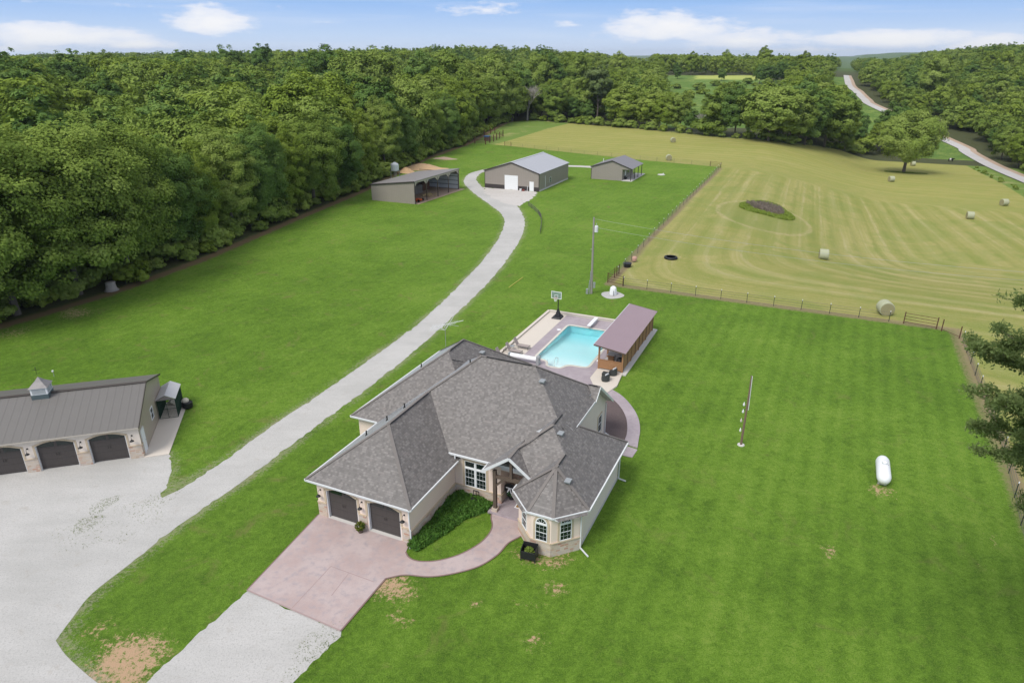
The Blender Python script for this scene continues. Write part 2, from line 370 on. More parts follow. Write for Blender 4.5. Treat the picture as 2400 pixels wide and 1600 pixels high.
def m_leaf(name, c1, c2, c3, transl=.25):
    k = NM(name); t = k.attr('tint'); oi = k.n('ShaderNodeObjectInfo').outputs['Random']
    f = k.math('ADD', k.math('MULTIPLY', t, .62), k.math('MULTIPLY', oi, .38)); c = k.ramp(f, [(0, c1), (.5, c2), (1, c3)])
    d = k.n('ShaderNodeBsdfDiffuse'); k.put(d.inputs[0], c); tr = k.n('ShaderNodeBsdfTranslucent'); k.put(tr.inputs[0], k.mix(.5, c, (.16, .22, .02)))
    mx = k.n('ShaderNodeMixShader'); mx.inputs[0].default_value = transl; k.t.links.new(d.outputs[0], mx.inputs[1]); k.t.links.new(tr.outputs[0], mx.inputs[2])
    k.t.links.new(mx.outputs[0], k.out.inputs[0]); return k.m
M['leaf'] = m_leaf('oak_leaves', (.130, .200, .040), (.225, .305, .062), (.36, .44, .120))
M['leaf_y'] = m_leaf('hickory_leaves', (.170, .245, .038), (.265, .350, .058), (.39, .47, .125), .35)
M['leaf_b'] = m_leaf('deep_green_leaves', (.085, .155, .040), (.140, .230, .056), (.225, .325, .085), .3)
M['needle'] = m_leaf('pine_needles', (.12, .17, .065), (.185, .245, .09), (.27, .335, .14), .4)
M['cedarleaf'] = m_leaf('cedar_foliage', (.035, .080, .026), (.055, .110, .034), (.08, .14, .045), .15)
# ------------------------------------------------------------------ ground
def interp(xs, ys): return lambda t: np.interp(t, xs, ys)
WE = [atpq(*k) for k in [(0, 765), (250, 690), (470, 610), (700, 510), (840, 452), (1000, 372), (1090, 340), (1178, 292)]]
WE = [(-60, -60)] + WE + [(-140, 420)]
f_we = interp([b for a, b in WE], [a for a, b in WE])                 # wood edge: p as a function of q (left)
WB = [atpq(*k) for k in [(1178, 288), (1250, 281), (1330, 288), (1500, 302), (1700, 323), (1850, 338), (1980, 352), (2060, 372)]]
WB = sorted(WB); f_wb = interp([a for a, b in WB], [b for a, b in WB])  # far edge of the hay field: q as a function of p
RC = [atpq(u, v) for u, v in [(2560, 500), (2480, 462), (2400, 423), (2345, 400), (2300, 378), (2264, 357), (2232, 337)]] + \
     [atpq(u, v) for u, v in [(2052, 252), (2026, 234), (2008, 216), (1988, 195)]]
def spline(pts, n):
    P = [Vector(p) for p in pts]; P = [P[0]*2-P[1]] + P + [P[-1]*2-P[-2]]; o = []
    for i in range(1, len(P)-2):
        for k in range(n):
            t = k/n; a, b, c, d = P[i-1:i+3]
            o.append(.5*((2*b)+(c-a)*t+(2*a-5*b+4*c-d)*t*t+(3*b-a-3*c+d)*t**3))
    return o+[P[-2]]
RC.append((RC[-1][0]-2, RC[-1][1]+180))
ROAD = [(v.x, v.y) for v in spline([(a, b, 0) for a, b in RC], 12)]
RP = np.array([a for a, b in ROAD]); RQ = np.array([b for a, b in ROAD])
o_ = np.argsort(RQ); f_road = interp(RQ[o_], RP[o_])
def f2(q): return np.interp(q, [60, 95, 180, 400], [3.0, 1.9, .4, -3])
def backf(p): return np.interp(p, [-90, -78, -25, .4], [203, 200.3, 184.6, 179.6])
def axis_vals(core, lo, hi, g):
    a = list(core); d = core[1]-core[0]; x = core[-1]
    while x < hi: d *= g; x += d; a.append(x)
    d = core[1]-core[0]; x = core[0]
    while x > lo: d *= g; x -= d; a.insert(0, x)
    return np.array(a)
def topix(X, Y, Z):
    d = Y*cos(PITCH)-(Z-HC)*sin(PITCH); d = np.maximum(d, 1); return 1200+FOC*X/d, 800-FOC*(Y*sin(PITCH)+(Z-HC)*cos(PITCH))/d
def open_meadow(u, v): return (((u > 1548) & (u < 1852) & (v < 300) & (v > 177+np.clip((u-1765)/4, 0, 13))) | ((u > 1415) & (u < 1530) & (v > 151) & (v < 172)))
def make_ground():
    P = axis_vals(np.arange(-100, 100.1, 1.0), -7000, 7000, 1.07); Q = axis_vals(np.arange(-42, 250.1, 1.0), -600, 11000, 1.045)
    nP, nQ = len(P), len(Q); A, B = np.meshgrid(P, Q); A = A.ravel(); B = B.ravel(); Z = hpq(A, B); X, Y = xy(A, B)
    co = np.stack([X, Y, Z], 1)
    i = (np.arange(nQ-1)[:, None]*nP+np.arange(nP-1)[None]).ravel(); F = np.stack([i, i+1, i+nP+1, i+nP], 1)
    pc, qc = P[:-1].repeat(1), Q[:-1]; inside = ((Q[:-1][:, None] >= 29) & (Q[1:][:, None] <= 42) & (P[:-1][None] >= 3) & (P[1:][None] <= 10)).ravel(); F = F[~inside]      # the pool basin
    me = bpy.data.meshes.new('ground'); me.vertices.add(len(co)); me.vertices.foreach_set('co', co.ravel().astype(np.float32))
    me.loops.add(F.size); me.loops.foreach_set('vertex_index', F.ravel().astype(np.int32)); me.polygons.add(len(F))
    me.polygons.foreach_set('loop_start', np.arange(0, F.size, 4, dtype=np.int32)); me.polygons.foreach_set('loop_total', np.full(len(F), 4, np.int32))
    me.update(calc_edges=True); me.polygons.foreach_set('use_smooth', [True]*len(F))
    lawn = np.minimum(np.minimum(np.maximum(59.5-B, f2(B)-A), backf(A)-B), 45.6-A)
    road_p = f_road(B); left_of_road = road_p-A
    hay = np.minimum(np.minimum(-lawn, A+84), np.minimum(f_wb(A)-B, left_of_road-9))
    wood = np.where(B < 300, f_we(B)-A, 5.0)
    wood = np.maximum(wood, np.where(A < road_p-22, B-f_wb(A)-1, -5)); wood = np.maximum(wood, np.where(B > 60, A-road_p-8, A-92))
    wood = np.where((B > 300) & (abs(A-road_p) > 20), 5.0, wood)
    gu, gv = topix(X, Y, Z); openm = open_meadow(gu, gv) | ((A > road_p-30) & (A < road_p) & (B > f_wb(A)+2) & (B < 700)); wood = np.where(openm & (B > f_wb(A)+8), -6., wood)
    # field stripes: concentric near the fences, then long sweeping rows
    c1 = (A-f2(B)) + .13*sst((A-10)/50)*(B-60); c2 = B-59.5; h = 4.5
    c = -h*np.log(np.exp(-np.clip(c1, -50, 300)/h)+np.exp(-np.clip(c2, -50, 300)/h))
    c = np.where(c2 > 60, c1, c); wback = sst((B-178)/14.)
    c = c*(1-wback) + (B+.06*A)*wback
    ring = np.hypot((A-18.0)/8.0, (B-122.5)/11.0)
    bare = np.zeros_like(A)
    for (u, v, r, s) in [(915, 1372, 1.9, 1), (940, 1390, 1.6, .9), (1108, 1414, .8, .9), (1225, 1418, .9, .8), (1300, 1378, 1.3, .9), (1255, 1505, 1.1, .9), (1245, 1310, 1.2, 1), (1215, 1290, 1, .8), (945, 1455, 1.0, .8), (925, 1450, .8, .8), (1435, 1388, .8, .6),
                         (225, 1475, 1.5, .8), (290, 1530, 2.2, 1), (345, 1535, 1.8, 1), (270, 1560, 2.2, 1), (300, 1585, 2., 1), (370, 1505, 1.2, .9), (180, 735, 3.5, .8), (165, 728, 2.5, .8), (30, 780, 4, .7), (90, 760, 3, .6), (310, 705, 5, .4),
                         (1942, 1293, 1, 1), (2325, 1262, 1.3, .7), (2295, 1330, 1.5, .6), (2090, 1165, 1.2, .6), (2066, 1150, 1.3, 1), (1290, 1312, 1.6, .9), (1330, 1300, 1.4, .8), (1030, 371, 4, .8), (1045, 375, 3, .8), (965, 415, 4, .8), (1555, 520, 2, .2),
                         (1573, 600, 4.5, .75), (1590, 625, 4, .5), (1480, 640, 3, .5), (1990, 650, 2.5, .7), (2010, 675, 2, .6), (1160, 415, 2, .5), (1395, 425, 3, .5), (1430, 428, 3, .5), (1290, 440, 2, .6), (1740, 1050, .9, .6), (1395, 690, 1.2, .5), (755, 1212, .8, .6), (1310, 1240, .8, .3), (2000, 1010, 2, .3), (1600, 1020, 1.5, .35)]:
        a, b = atpq(u, v); bare = np.maximum(bare, s*np.exp(-((A-a)**2+(B-b)**2)/(r*r)))
    edges = np.exp(-(lawn/.75)**2)*((B > -60))*(B < 215)*np.where(A < -80, 0, 1)
    edges = np.where((B > 178) & (A < 2), edges*.3, edges)
    meadow = sst((B-f_wb(A)-8)/10.)*openm
    dist_d = np.full_like(A, 9.0); nr = np.where((A > -62) & (A < 8) & (B > -42) & (B < 175))[0]; E_ = np.array(densify(DRIVE_OUT, .8, 0, 1)); ep, eq = pq(E_[:, 0], E_[:, 1])
    for c0 in range(0, len(nr), 2000): ix = nr[c0:c0+2000]; dist_d[ix] = np.sqrt(((A[ix, None]-ep[None])**2+(B[ix, None]-eq[None])**2).min(1))
    spill = np.exp(-(dist_d/1.1)**2)
    for nm, arr in (('lawn', np.clip(lawn, -30, 30)), ('hay', np.clip(hay, -30, 30)), ('wood', np.clip(wood, -30, 30)), ('stripe', c), ('ring', np.clip(ring, 0, 6)), ('bare', bare), ('edge', edges), ('meadow', meadow), ('spill', spill), ('crop', ((gv < 187) & (gu > 1630) & (gu < 1800) & (gv > 176)).astype(float)), ('fp', A), ('fq', B)):
        me.attributes.new(nm, 'FLOAT', 'POINT').data.foreach_set('value', arr.astype(np.float32))
    o = link(bpy.data.objects.new('ground', me)); o['kind'] = 'structure'; o['label'] = 'green mown lawn, striped hay field and wooded land'
    k = NM('ground_cover'); P_ = k.pos(); N = k.noise
    n0 = N(P_, .022, 4, .6); n1 = N(P_, .11, 5, .62, .8); n2 = N(P_, .7, 5, .65, 1.2); n3 = N(P_, 3.2, 4, .7, .8); n4 = N(P_, 14, 3, .7)
    fp = k.attr('fp'); fq = k.attr('fq'); stripe = k.attr('stripe')
    # lawn
    mow = k.math('SINE', k.math('MULTIPLY', k.math('ADD', k.math('ADD', fp, k.math('MULTIPLY', fq, -.02)), k.math('MULTIPLY', n0, 1.0)), 2*pi/1.5))
    t = k.math('ADD', k.math('ADD', k.math('MULTIPLY', n1, .30), k.math('MULTIPLY', n2, .28)), k.math('MULTIPLY', n3, .48))
    t = k.math('ADD', t, k.math('MULTIPLY', mow, k.math('ADD', .010, k.math('MULTIPLY', k.sm(fp, 8, 26), .015)))); t = k.math('ADD', t, k.math('ADD', k.math('MULTIPLY', k.sm(fq, 20, 130), .045), k.math('MULTIPLY', k.sm(fq, 22, -12), -.035)))
    t = k.math('ADD', t, k.math('MULTIPLY', k.math('SUBTRACT', n0, .5), .35))
    lawnc = k.ramp(t, [(.36, (.055, .112, .011)), (.47, (.086, .168, .015)), (.56, (.122, .224, .022)), (.70, (.185, .275, .042))])
    lawnc = k.mix(k.math('MULTIPLY', k.sm(n4, .48, .68), .45), lawnc, (.20, .27, .06)); lawnc = k.mix(k.math('MULTIPLY', k.sm(n4, .50, .32), .55), lawnc, (.025, .055, .008))
    br = N(P_, .33, 6, .7, 1.0); lawnc = k.mix(k.math('MULTIPLY', k.sm(br, .55, .72), k.math('ADD', .30, k.math('MULTIPLY', k.sm(fp, 18, 2), .28))), lawnc, (.175, .15, .060)); lawnc = k.mix(k.math('MULTIPLY', k.sm(N(P_, .55, 6, .75), .56, .70), .40), lawnc, (.030, .065, .010))
    # bare soil speckle
    bn = N(P_, 3.2, 7, .85); b = k.attr('bare'); bm_ = k.sm(k.math('ADD', k.math('MULTIPLY', b, .37), bn), .755, .84)
    tiny = k.math('MULTIPLY', k.sm(N(P_, .9, 6, .8, .6), .66, .73), k.math('MULTIPLY', k.sm(fp, -30, 0), k.sm(fq, 70, 10)))
    soil = k.mix(bn, (.52, .40, .26), (.40, .22, .13))
    lawnc = k.mix(k.math('MULTIPLY', tiny, .55), lawnc, (.34, .27, .13)); lawnc = k.mix(bm_, lawnc, soil)
    sp = k.sm(k.math('ADD', k.math('MULTIPLY', k.attr('spill'), .34), N(P_, 4.5, 6, .85)), .70, .84); lawnc = k.mix(k.math('MULTIPLY', sp, .45), lawnc, k.mix(n3, (.45, .42, .37), (.30, .22, .14)))
    # hay stubble
    sv = k.comb(k.math('DIVIDE', stripe, 1.0), k.math('DIVIDE', k.math('ADD', fq, fp), 22.0)); s1 = N(sv, .24, 3, .6); s2 = N(k.comb(stripe, k.math('DIVIDE', fq, 45.0)), .9, 3, .7)
    w1 = k.math('ADD', k.math('SINE', k.math('ADD', k.math('MULTIPLY', stripe, 2*pi/5.2), k.math('MULTIPLY', n1, 3.2))), 0.0)
    streak = k.math('ADD', k.math('ADD', k.math('MULTIPLY', k.math('MULTIPLY', w1, k.sm(n1, .25, .75)), .11), k.math('MULTIPLY', s1, .60)), k.math('ADD', k.math('MULTIPLY', s2, .40), k.math('MULTIPLY', n2, .22)))
    hay = k.ramp(streak, [(.36, (.175, .205, .038)), (.52, (.250, .258, .060)), (.68, (.335, .310, .105)), (.84, (.45, .39, .18)), (.97, (.58, .49, .29))])
    ln = k.math('MULTIPLY', k.sm(w1, .80, 1.0), k.sm(k.math('ADD', s2, k.math('MULTIPLY', n2, .3)), .52, .80)); hay = k.mix(k.math('MULTIPLY', ln, .36), hay, (.48, .40, .24))
    ln2 = k.math('MULTIPLY', k.sm(w1, -.7, -1.0), k.sm(s1, .40, .62)); hay = k.mix(k.math('MULTIPLY', ln2, .35), hay, (.15, .19, .035))
    hay = k.mix(k.math('MULTIPLY', k.sm(n1, .4, .62), .5), hay, (.17, .235, .040)); hay = k.mix(k.math('MULTIPLY', k.sm(n4, .45, .62), .30), hay, (.42, .37, .20)); hay = k.mix(k.math('MULTIPLY', k.sm(n4, .5, .32), .35), hay, (.10, .125, .025)); hay = k.mix(k.math('MULTIPLY', k.sm(n3, .52, .7), .35), hay, (.38, .32, .17))
    far = k.sm(fq, 150, 215); hay = k.mix(k.math('MULTIPLY', far, .5), hay, (.315, .305, .080))
    ring = k.attr('ring'); ra = k.math('ABSOLUTE', k.math('SUBTRACT', k.math('ADD', ring, k.math('MULTIPLY', n1, .12)), 1.24)); rr = k.math('MULTIPLY', k.sm(ra, .10, .02), k.sm(n2, .25, .6)); hay = k.mix(k.math('MULTIPLY', rr, .42), hay, (.50, .40, .24))
    hay = k.mix(k.math('MULTIPLY', k.sm(ring, 1.3, .9), .5), hay, (.19, .225, .06))
    hay = k.mix(k.math('MULTIPLY', bm_, .8), hay, (.46, .37, .21))
    # wood floor and rough meadow
    floor = k.mix(n2, (.045, .065, .022), (.10, .095, .05)); rough = k.mix(n3, (.10, .18, .03), (.19, .26, .06)); rough = k.mix(k.sm(n1, .5, .7), rough, (.27, .28, .10))
    j = k.math('MULTIPLY', k.math('SUBTRACT', n2, .5), 2.4)
    wood = k.attr('wood'); lawn = k.attr('lawn'); hd = k.attr('hay')
    base = k.mix(k.sm(k.math('ADD', lawn, k.math('MULTIPLY', j, .25)), -.25, .25), rough, lawnc)
    base = k.mix(k.sm(k.math('ADD', hd, k.math('MULTIPLY', j, .35)), -.3, .3), base, hay)
    e = k.math('MULTIPLY', k.attr('edge'), 1.0); base = k.mix(k.math('MULTIPLY', k.sm(k.math('ADD', e, k.math('MULTIPLY', n3, .8)), .72, 1.15), .9), base, k.mix(n2, (.28, .215, .13), (.20, .16, .09)))
    we = k.math('SUBTRACT', k.math('ABSOLUTE', k.math('ADD', wood, j)), .8); base = k.mix(k.math('MULTIPLY', k.sm(we, .9, -.3), k.math('MULTIPLY', k.sm(fp, -20, -50), .85)), base, (.19, .115, .075))
    base = k.mix(k.sm(k.math('ADD', wood, j), .2, 1.6), base, floor)
    md = k.math('MULTIPLY', k.attr('meadow'), .9); mc = k.mix(k.sm(n1, .42, .6), (.10, .18, .035), (.19, .26, .06)); mc = k.mix(k.sm(n2, .45, .65), mc, (.07, .135, .028)); mc = k.mix(k.math('MULTIPLY', k.attr('crop'), .9), mc, (.42, .46, .12)); base = k.mix(md, base, mc)
    cam_d = k.math('SQRT', k.math('ADD', k.math('MULTIPLY', fp, fp), k.math('MULTIPLY', fq, fq))); fw = k.sm(cam_d, 800, 1200)
    canopy = k.mix(N(P_, .03, 8, .8), (.035, .075, .025), (.13, .19, .05)); base = k.mix(fw, base, canopy)
    hgt = k.math('ADD', k.math('MULTIPLY', n3, .6), n4)
    k.bsdf(base, .95, normal=k.bump(hgt, .55, .10), spec=.12); me.materials.append(k.m); return o
# ------------------------------------------------------------------ drives, paths (sheets 4 mm apart, ragged edges where they meet grass)
def densify(poly, step, jit, seed, fixed=()):
    r = random.Random(seed); o = []; n = len(poly)
    for i in range(n):
        a = Vector(poly[i]); b = Vector(poly[(i+1) % n]); L = (b-a).length
        if i in fixed: o.append(tuple(a)); continue
        k = max(1, int(L/step)); nrm = Vector((-(b-a).y, (b-a).x)); nrm.normalize(); w = 0
        for m in range(k):
            w = .6*w+r.gauss(0, jit); o.append(tuple(a+(b-a)*m/k+(nrm*w if m else nrm*0)))
    return o
def sheet(name, label, poly, z, m, thick=0.0, kind='structure', uvq=False):
    bm = bmesh.new(); vs = [bm.verts.new((x, y, z)) for x, y in poly]; f = bm.faces.new(vs)
    if thick:
        ex = bmesh.ops.extrude_face_region(bm, geom=[f]); bmesh.ops.translate(bm, vec=(0, 0, -thick), verts=[g for g in ex['geom'] if isinstance(g, bmesh.types.BMVert)])
    bmesh.ops.recalc_face_normals(bm, faces=bm.faces)
    if not thick and bm.faces[:][0].normal.z < 0: bmesh.ops.reverse_faces(bm, faces=bm.faces[:])
    bmesh.ops.triangulate(bm, faces=[g for g in bm.faces if len(g.verts) > 4])
    me = bpy.data.meshes.new(name); bm.to_mesh(me); bm.free(); me.materials.append(m); o = link(bpy.data.objects.new(name, me))
    if label: o['label'] = label
    o['kind'] = kind; return o
Dp = lambda L, z=0.0: [tuple(at(x/.98, y/.98, z))[:2] for x, y in L]         # points read off the 2352-pixel-wide view
def smooth2(pts, n=5): return [(v.x, v.y) for v in spline([(a, b, 0) for a, b in pts], n)]
dl = smooth2(Dp([(372, 1143), (440, 1108), (560, 1025), (650, 960), (700, 928), (800, 860), (900, 789), (960, 744), (1000, 708), (1040, 670), (1100, 608), (1140, 556), (1157, 520), (1158, 503), (1148, 488), (1120, 466), (1090, 445), (1068, 424), (1066, 412), (1080, 398), (1118, 388)]))
dr = smooth2(Dp([(128, 1470), (165, 1420), (212, 1362), (300, 1293), (400, 1214), (500, 1145), (600, 1074), (700, 998), (800, 924), (880, 864), (960, 799), (1000, 764), (1060, 708), (1120, 650), (1170, 590), (1199, 540), (1205, 510), (1198, 488), (1186, 470)]))
dr2 = smooth2(Dp([(1150, 458), (1120, 440), (1100, 422), (1094, 410), (1104, 398), (1118, 393)]))
court = Dp([(-260, 1122), (0, 1080), (328, 1036), (388, 1043), (393, 1075), (386, 1108)])
low = Dp([(225, 1568), (300, 1640), (-500, 1700), (-500, 1200)])
isl = smooth2(Dp([(225, 1568), (190, 1540), (150, 1502), (128, 1470)]), 4)
poly = court + dl + dr2[::-1] + dr[::-1][:-1] + isl[::-1][:-1] + low
DRIVE_OUT = poly+Dp([(568, 1357), (672, 1568)])[:0]
make_ground()
poly = densify(poly, .3, .06, 3)
sheet('gravel_driveway', 'pale gravel court and drive winding up to the grey barn', poly, .006, M['gravel'])
ap = densify(Dp([(1112, 430), (1213, 439), (1232, 441), (1225, 455), (1208, 463), (1193, 474), (1172, 470), (1140, 458), (1110, 443)]), .5, .2, 5)
sheet('barn_apron', 'reddish gravel apron in front of the grey barn doors', ap, .010, M['gravel2'])
tk = densify(Dp([(1291, 379), (1360, 381.5), (1360, 385.5), (1291, 382.5)]), 1, .08, 6)
sheet('barn_path', 'narrow gravel path between the barn and the porch building', tk, .006, M['gravel2'])
lg = densify(Dp([(568, 1357), (784, 1448), (740, 1500), (672, 1568), (560, 1700), (200, 1700), (335, 1568), (430, 1480)]), .3, .07, 8)
sheet('gravel_drive_front', 'pale gravel drive meeting the pink concrete apron', lg, .006, M['gravel'])
fl = [tuple(W(a, b))[:2] for a, b in [(-.12, -.02), (7.45, -.02), (8.3, -1.0)]]
walk_up = smooth2(Dp([(932, 1268), (938, 1279), (952, 1287), (975, 1290), (1010, 1287), (1055, 1274), (1098, 1251), (1122, 1228), (1131, 1208), (1128, 1190), (1131, 1174)]), 5)
walk_dn = smooth2(Dp([(1196, 1232), (1167, 1248), (1143, 1274), (1100, 1301), (1040, 1318), (985, 1325), (930, 1321), (886, 1329)]), 5)
step_r = tuple(W(13.5, 5.05))[:2]; step_l = tuple(W(10.75, 5.05))[:2]
drv = [fl[0], tuple(at(579, 1383))[:2], tuple(at(799, 1478.5))[:2]] + [walk_dn[-1]]
pink = [fl[0], fl[1]] + walk_up + [step_l, step_r] + walk_dn + [tuple(at(799, 1478.5))[:2], tuple(at(579, 1383))[:2]]
sheet('concrete_driveway', 'pink stamped concrete driveway and curving front walk', pink, .05, M['stamped_pink'], .08)
def ribbon_line(pts, z, w, mb):
    for a, b in zip(pts, pts[1:]):
        d = Vector((b[0]-a[0], b[1]-a[1])); n = Vector((-d.y, d.x)).normalized()*w/2
        mb.add([(a[0]-n.x, a[1]-n.y, z), (a[0]+n.x, a[1]+n.y, z), (b[0]+n.x, b[1]+n.y, z), (b[0]-n.x, b[1]-n.y, z)], [(0, 1, 2, 3)])
jm = MB()
for a, b in [((2027+0, 595), (1790, 850)), ((2027, 595), (2290, 690)), ((2135, 640), (2030, 775))]:
    ribbon_line([tuple(at(a[0]/2.6133, 1100+a[1]/2.6133))[:2], tuple(at(b[0]/2.6133, 1100+b[1]/2.6133))[:2]], .0545, .05, jm)
ribbon_line([tuple(at(579, 1383))[:2], tuple(at(799, 1478.5))[:2]], .0545, .10, jm)
jo = jm.build('driveway_joints', plain('joint_line', (.36, .27, .26), .8)); jo['kind'] = 'structure'; jo['label'] = 'saw cut joints in the pink concrete driveway'  # joints drawn darker than the slab
em = MB(); ribbon_line(walk_dn, .0545, .10, em); ribbon_line(walk_up, .0545, .10, em); ribbon_line([walk_dn[-1], tuple(at(799, 1478.5))[:2]], .0545, .10, em); ribbon_line([fl[0], tuple(at(579, 1383))[:2]], .0545, .08, em)
eo = em.build('walk_edging', M['walk_edge']); eo['kind'] = 'structure'; eo['label'] = 'darker rounded edge of the stamped concrete'
# curved walk round the rock bed on the right of the house
outer = smooth2(Dp([(1372, 876), (1395, 890), (1428, 910), (1452, 936), (1466, 962), (1470, 988), (1467, 1010), (1464, 1030)]), 5)
inner = smooth2(Dp([(1432, 1019), (1440, 995), (1439, 965), (1428, 940), (1410, 920), (1392, 906), (1372, 894)]), 5)
sheet('curved_walk', 'mauve stamped concrete walk curving round the dark rock bed', outer+inner, .10, M['stamped_mauve'], .12)
bed = [tuple(W(14.9, 19.2))[:2], tuple(W(14.9, 12.0))[:2], tuple(W(17.9, 12.0))[:2]]+inner[:-1]
sheet('rock_bed', 'dark reddish rock bed against the beige side wall', bed, .06, M['lavarock'], .1)
sheet('side_step', 'small square stamped concrete pad behind the right wing', Dp([(1464, 1033), (1452, 1051), (1408, 1041), (1431, 1022)]), .05, M['stamped_mauve'], .08)
# county road, with a red clay bank along its far side
def road_strip(name, label, lo, hi, dz, m):
    vs = []; n = len(ROAD); V = []
    for i, (a, b) in enumerate(ROAD):
        j = max(0, i-1); k = min(n-1, i+1); d = Vector((ROAD[k][0]-ROAD[j][0], ROAD[k][1]-ROAD[j][1])).normalized(); nr = Vector((d.y, -d.x))
        for s in np.linspace(lo, hi, 5): p, q = a+nr.x*s, b+nr.y*s; V.append(W(p, q, float(hpq(p, q))+dz))
    mb = MB(); mb.add(V, [(i*5+j, i*5+j+1, i*5+j+6, i*5+j+5) for i in range(n-1) for j in range(4)])
    o = mb.build(name, m, smooth=True); o['kind'] = 'structure'; o['label'] = label
road_strip('county_road', 'gravel county road climbing between woods', -2.5, 2.2, .28, M['road'])
road_strip('clay_bank', 'bare red clay bank beside the county road', 2.2, 4.6, .24, M['redbank'])
# ------------------------------------------------------------------ the house
house = thing('ranch_house', 'beige stucco ranch house with hipped grey shingle roof, stone base and two-car garage', 'house', W(0, 0), RZ)
SL = .75; EZ = 3.15
def Lp(p0, z0=EZ, s=SL): return ('p', p0, z0, s)      # descending towards -p: z = z0 + s (p - p0)
def clipsolid(box, planes, bottom):
    """convex roof solid: planes are (A,B,C): z <= A + B p + C q"""
    bm = bmesh.new(); x0, y0, x1, y1 = box
    vs = [bm.verts.new(c) for c in [(x0, y0, bottom), (x1, y0, bottom), (x1, y1, bottom), (x0, y1, bottom), (x0, y0, 30), (x1, y0, 30), (x1, y1, 30), (x0, y1, 30)]]
    for f in [(3, 2, 1, 0), (4, 5, 6, 7), (0, 1, 5, 4), (1, 2, 6, 5), (2, 3, 7, 6), (3, 0, 4, 7)]: bm.faces.new([vs[i] for i in f])
    for A, B, C in planes:
        no = Vector((-B, -C, 1)).normalized()
        g = bmesh.ops.bisect_plane(bm, geom=bm.verts[:]+bm.edges[:]+bm.faces[:], dist=1e-5, plane_co=(0, 0, A), plane_no=no, clear_outer=True)
        ed = [e for e in g['geom_cut'] if isinstance(e, bmesh.types.BMEdge)]
        if ed: bmesh.ops.edgenet_fill(bm, edges=ed)
    return bm
PL = lambda p0, z0=EZ, dz=0: (z0-SL*p0+dz, SL, 0)
PR = lambda p0, z0=EZ, dz=0: (z0+SL*p0+dz, -SL, 0)
PF = lambda q0, z0=EZ, dz=0: (z0-SL*q0+dz, 0, SL)
PB = lambda q0, z0=EZ, dz=0: (z0+SL*q0+dz, 0, -SL)
D2 = SL/sqrt(2)
solids = [
    clipsolid((-.5, -.5, 7.95, 10.5), [PL(-.5), PR(7.95), PF(-.5), (6.31, 0, 0.0001)], 2.97),                    # garage
    clipsolid((-.5, 6.35, 14.86, 19.57), [PL(-.5, dz=.006), PR(18.4), PF(5.17, dz=-.008), PB(19.57)], 2.97),      # main
    clipsolid((-.5, 5.9, 14.86, 9.0), [PL(-.5, dz=.006), PR(18.4), PF(5.17)], 3.52),                              # front lip
    clipsolid((-3.15, 8.2, 8.65, 22.7), [PL(-3.15), PR(8.65), PF(8.2), PB(22.7)], 2.97),                          # rear wing
    clipsolid((9.9, 8.3, 18.4, 13.5), [PL(10.35, 3.5), PR(18.4, dz=-.006), PF(4.17), PB(13.5)], 2.97),            # right wing
    clipsolid((13.5, 4.17, 18.4, 8.3), [PL(10.35, 3.5), PR(18.4, dz=-.006), PF(4.17)], 2.97),
    clipsolid((13.05, 2.55, 18.4, 8.0), [PL(13.05), PR(18.4), PF(2.55), (EZ-D2*(13.05+4.3)+.0, D2, D2), (EZ+D2*(18.4-4.3), -D2, D2)], 2.97),  # bay
    clipsolid((14.0, 13.6, 14.87, 17.6), [(6.2-SL*15.6, 0, SL), PB(19.57, dz=.008)], 5.2),                        # gablet on the side wall
]
def shingle_mesh(bms, name, parent, extra=()):
    bm = bmesh.new()
    for b in bms:
        me = bpy.data.meshes.new('t'); b.to_mesh(me); bm.from_mesh(me); bpy.data.meshes.remove(me); b.free()
    for vs, fs in extra:
        V = [bm.verts.new(v) for v in vs]
        for f in fs:
            try: bm.faces.new([V[i] for i in f])
            except ValueError: pass
    bmesh.ops.recalc_face_normals(bm, faces=bm.faces[:]); bm.normal_update(); uv = bm.loops.layers.uv.new('UVMap')
    for f in bm.faces:
        n = f.normal
        if n.z < -.01: n = -n if False else n
        f.material_index = 0 if n.z > .3 else (1 if abs(n.z) < .3 else 2)
        if n.z > .3 and n.z < .999:
            h = Vector((0, 0, 1)).cross(n).normalized(); s = n.cross(h).normalized()
        else: h = Vector((1, 0, 0)); s = Vector((0, 1, 0))
        for l in f.loops: l[uv].uv = (l.vert.co.dot(h), l.vert.co.dot(s))
    me = bpy.data.meshes.new(name); bm.to_mesh(me); bm.free(); o = link(bpy.data.objects.new(name, me)); o.parent = parent
    for k in ('shingle', 'trim', 'soffit'): me.materials.append(M[k])
    return o
# open porch gable and the slab over the porch: thin solids
def thin(box, tops, t):
    bm = clipsolid(box, tops, 2.0); return bm
def slab3(pts, t=.16):
    lo = [(x, y, z-t) for x, y, z in pts]; n = len(pts)
    return (pts+lo, [tuple(range(n)), tuple(range(n, 2*n))[::-1]]+[(i, n+i, n+(i+1) % n, (i+1) % n) for i in range(n)])
zr = 3.5+SL*(12.4-10.35)
gabL = slab3([(10.35, 5.0, 3.5), (12.4, 5.0, zr), (12.4, 8.6, zr), (10.35, 8.6, 3.5)])
gabR = slab3([(12.4, 5.0, zr), (14.25, 5.0, zr-SL*1.85), (14.25, 8.6, zr-SL*1.85), (12.4, 8.6, zr)])
wl = slab3([(12.4, 8.35, 3.5+SL*2.05), (12.4, 4.17+2.44, 3.15+SL*2.44), (13.6, 4.17+1.2, 3.15+SL*1.2), (13.6, 8.35, 3.15+SL*4.18), (13.6, 8.35, 3.15+SL*4.18)][:4], .1)
wl = slab3([(12.42, 6.44, 4.87), (13.75, 5.1, 3.86), (13.75, 7.75, 5.82)], .1)
def lip(pts): return slab3(pts, .14)
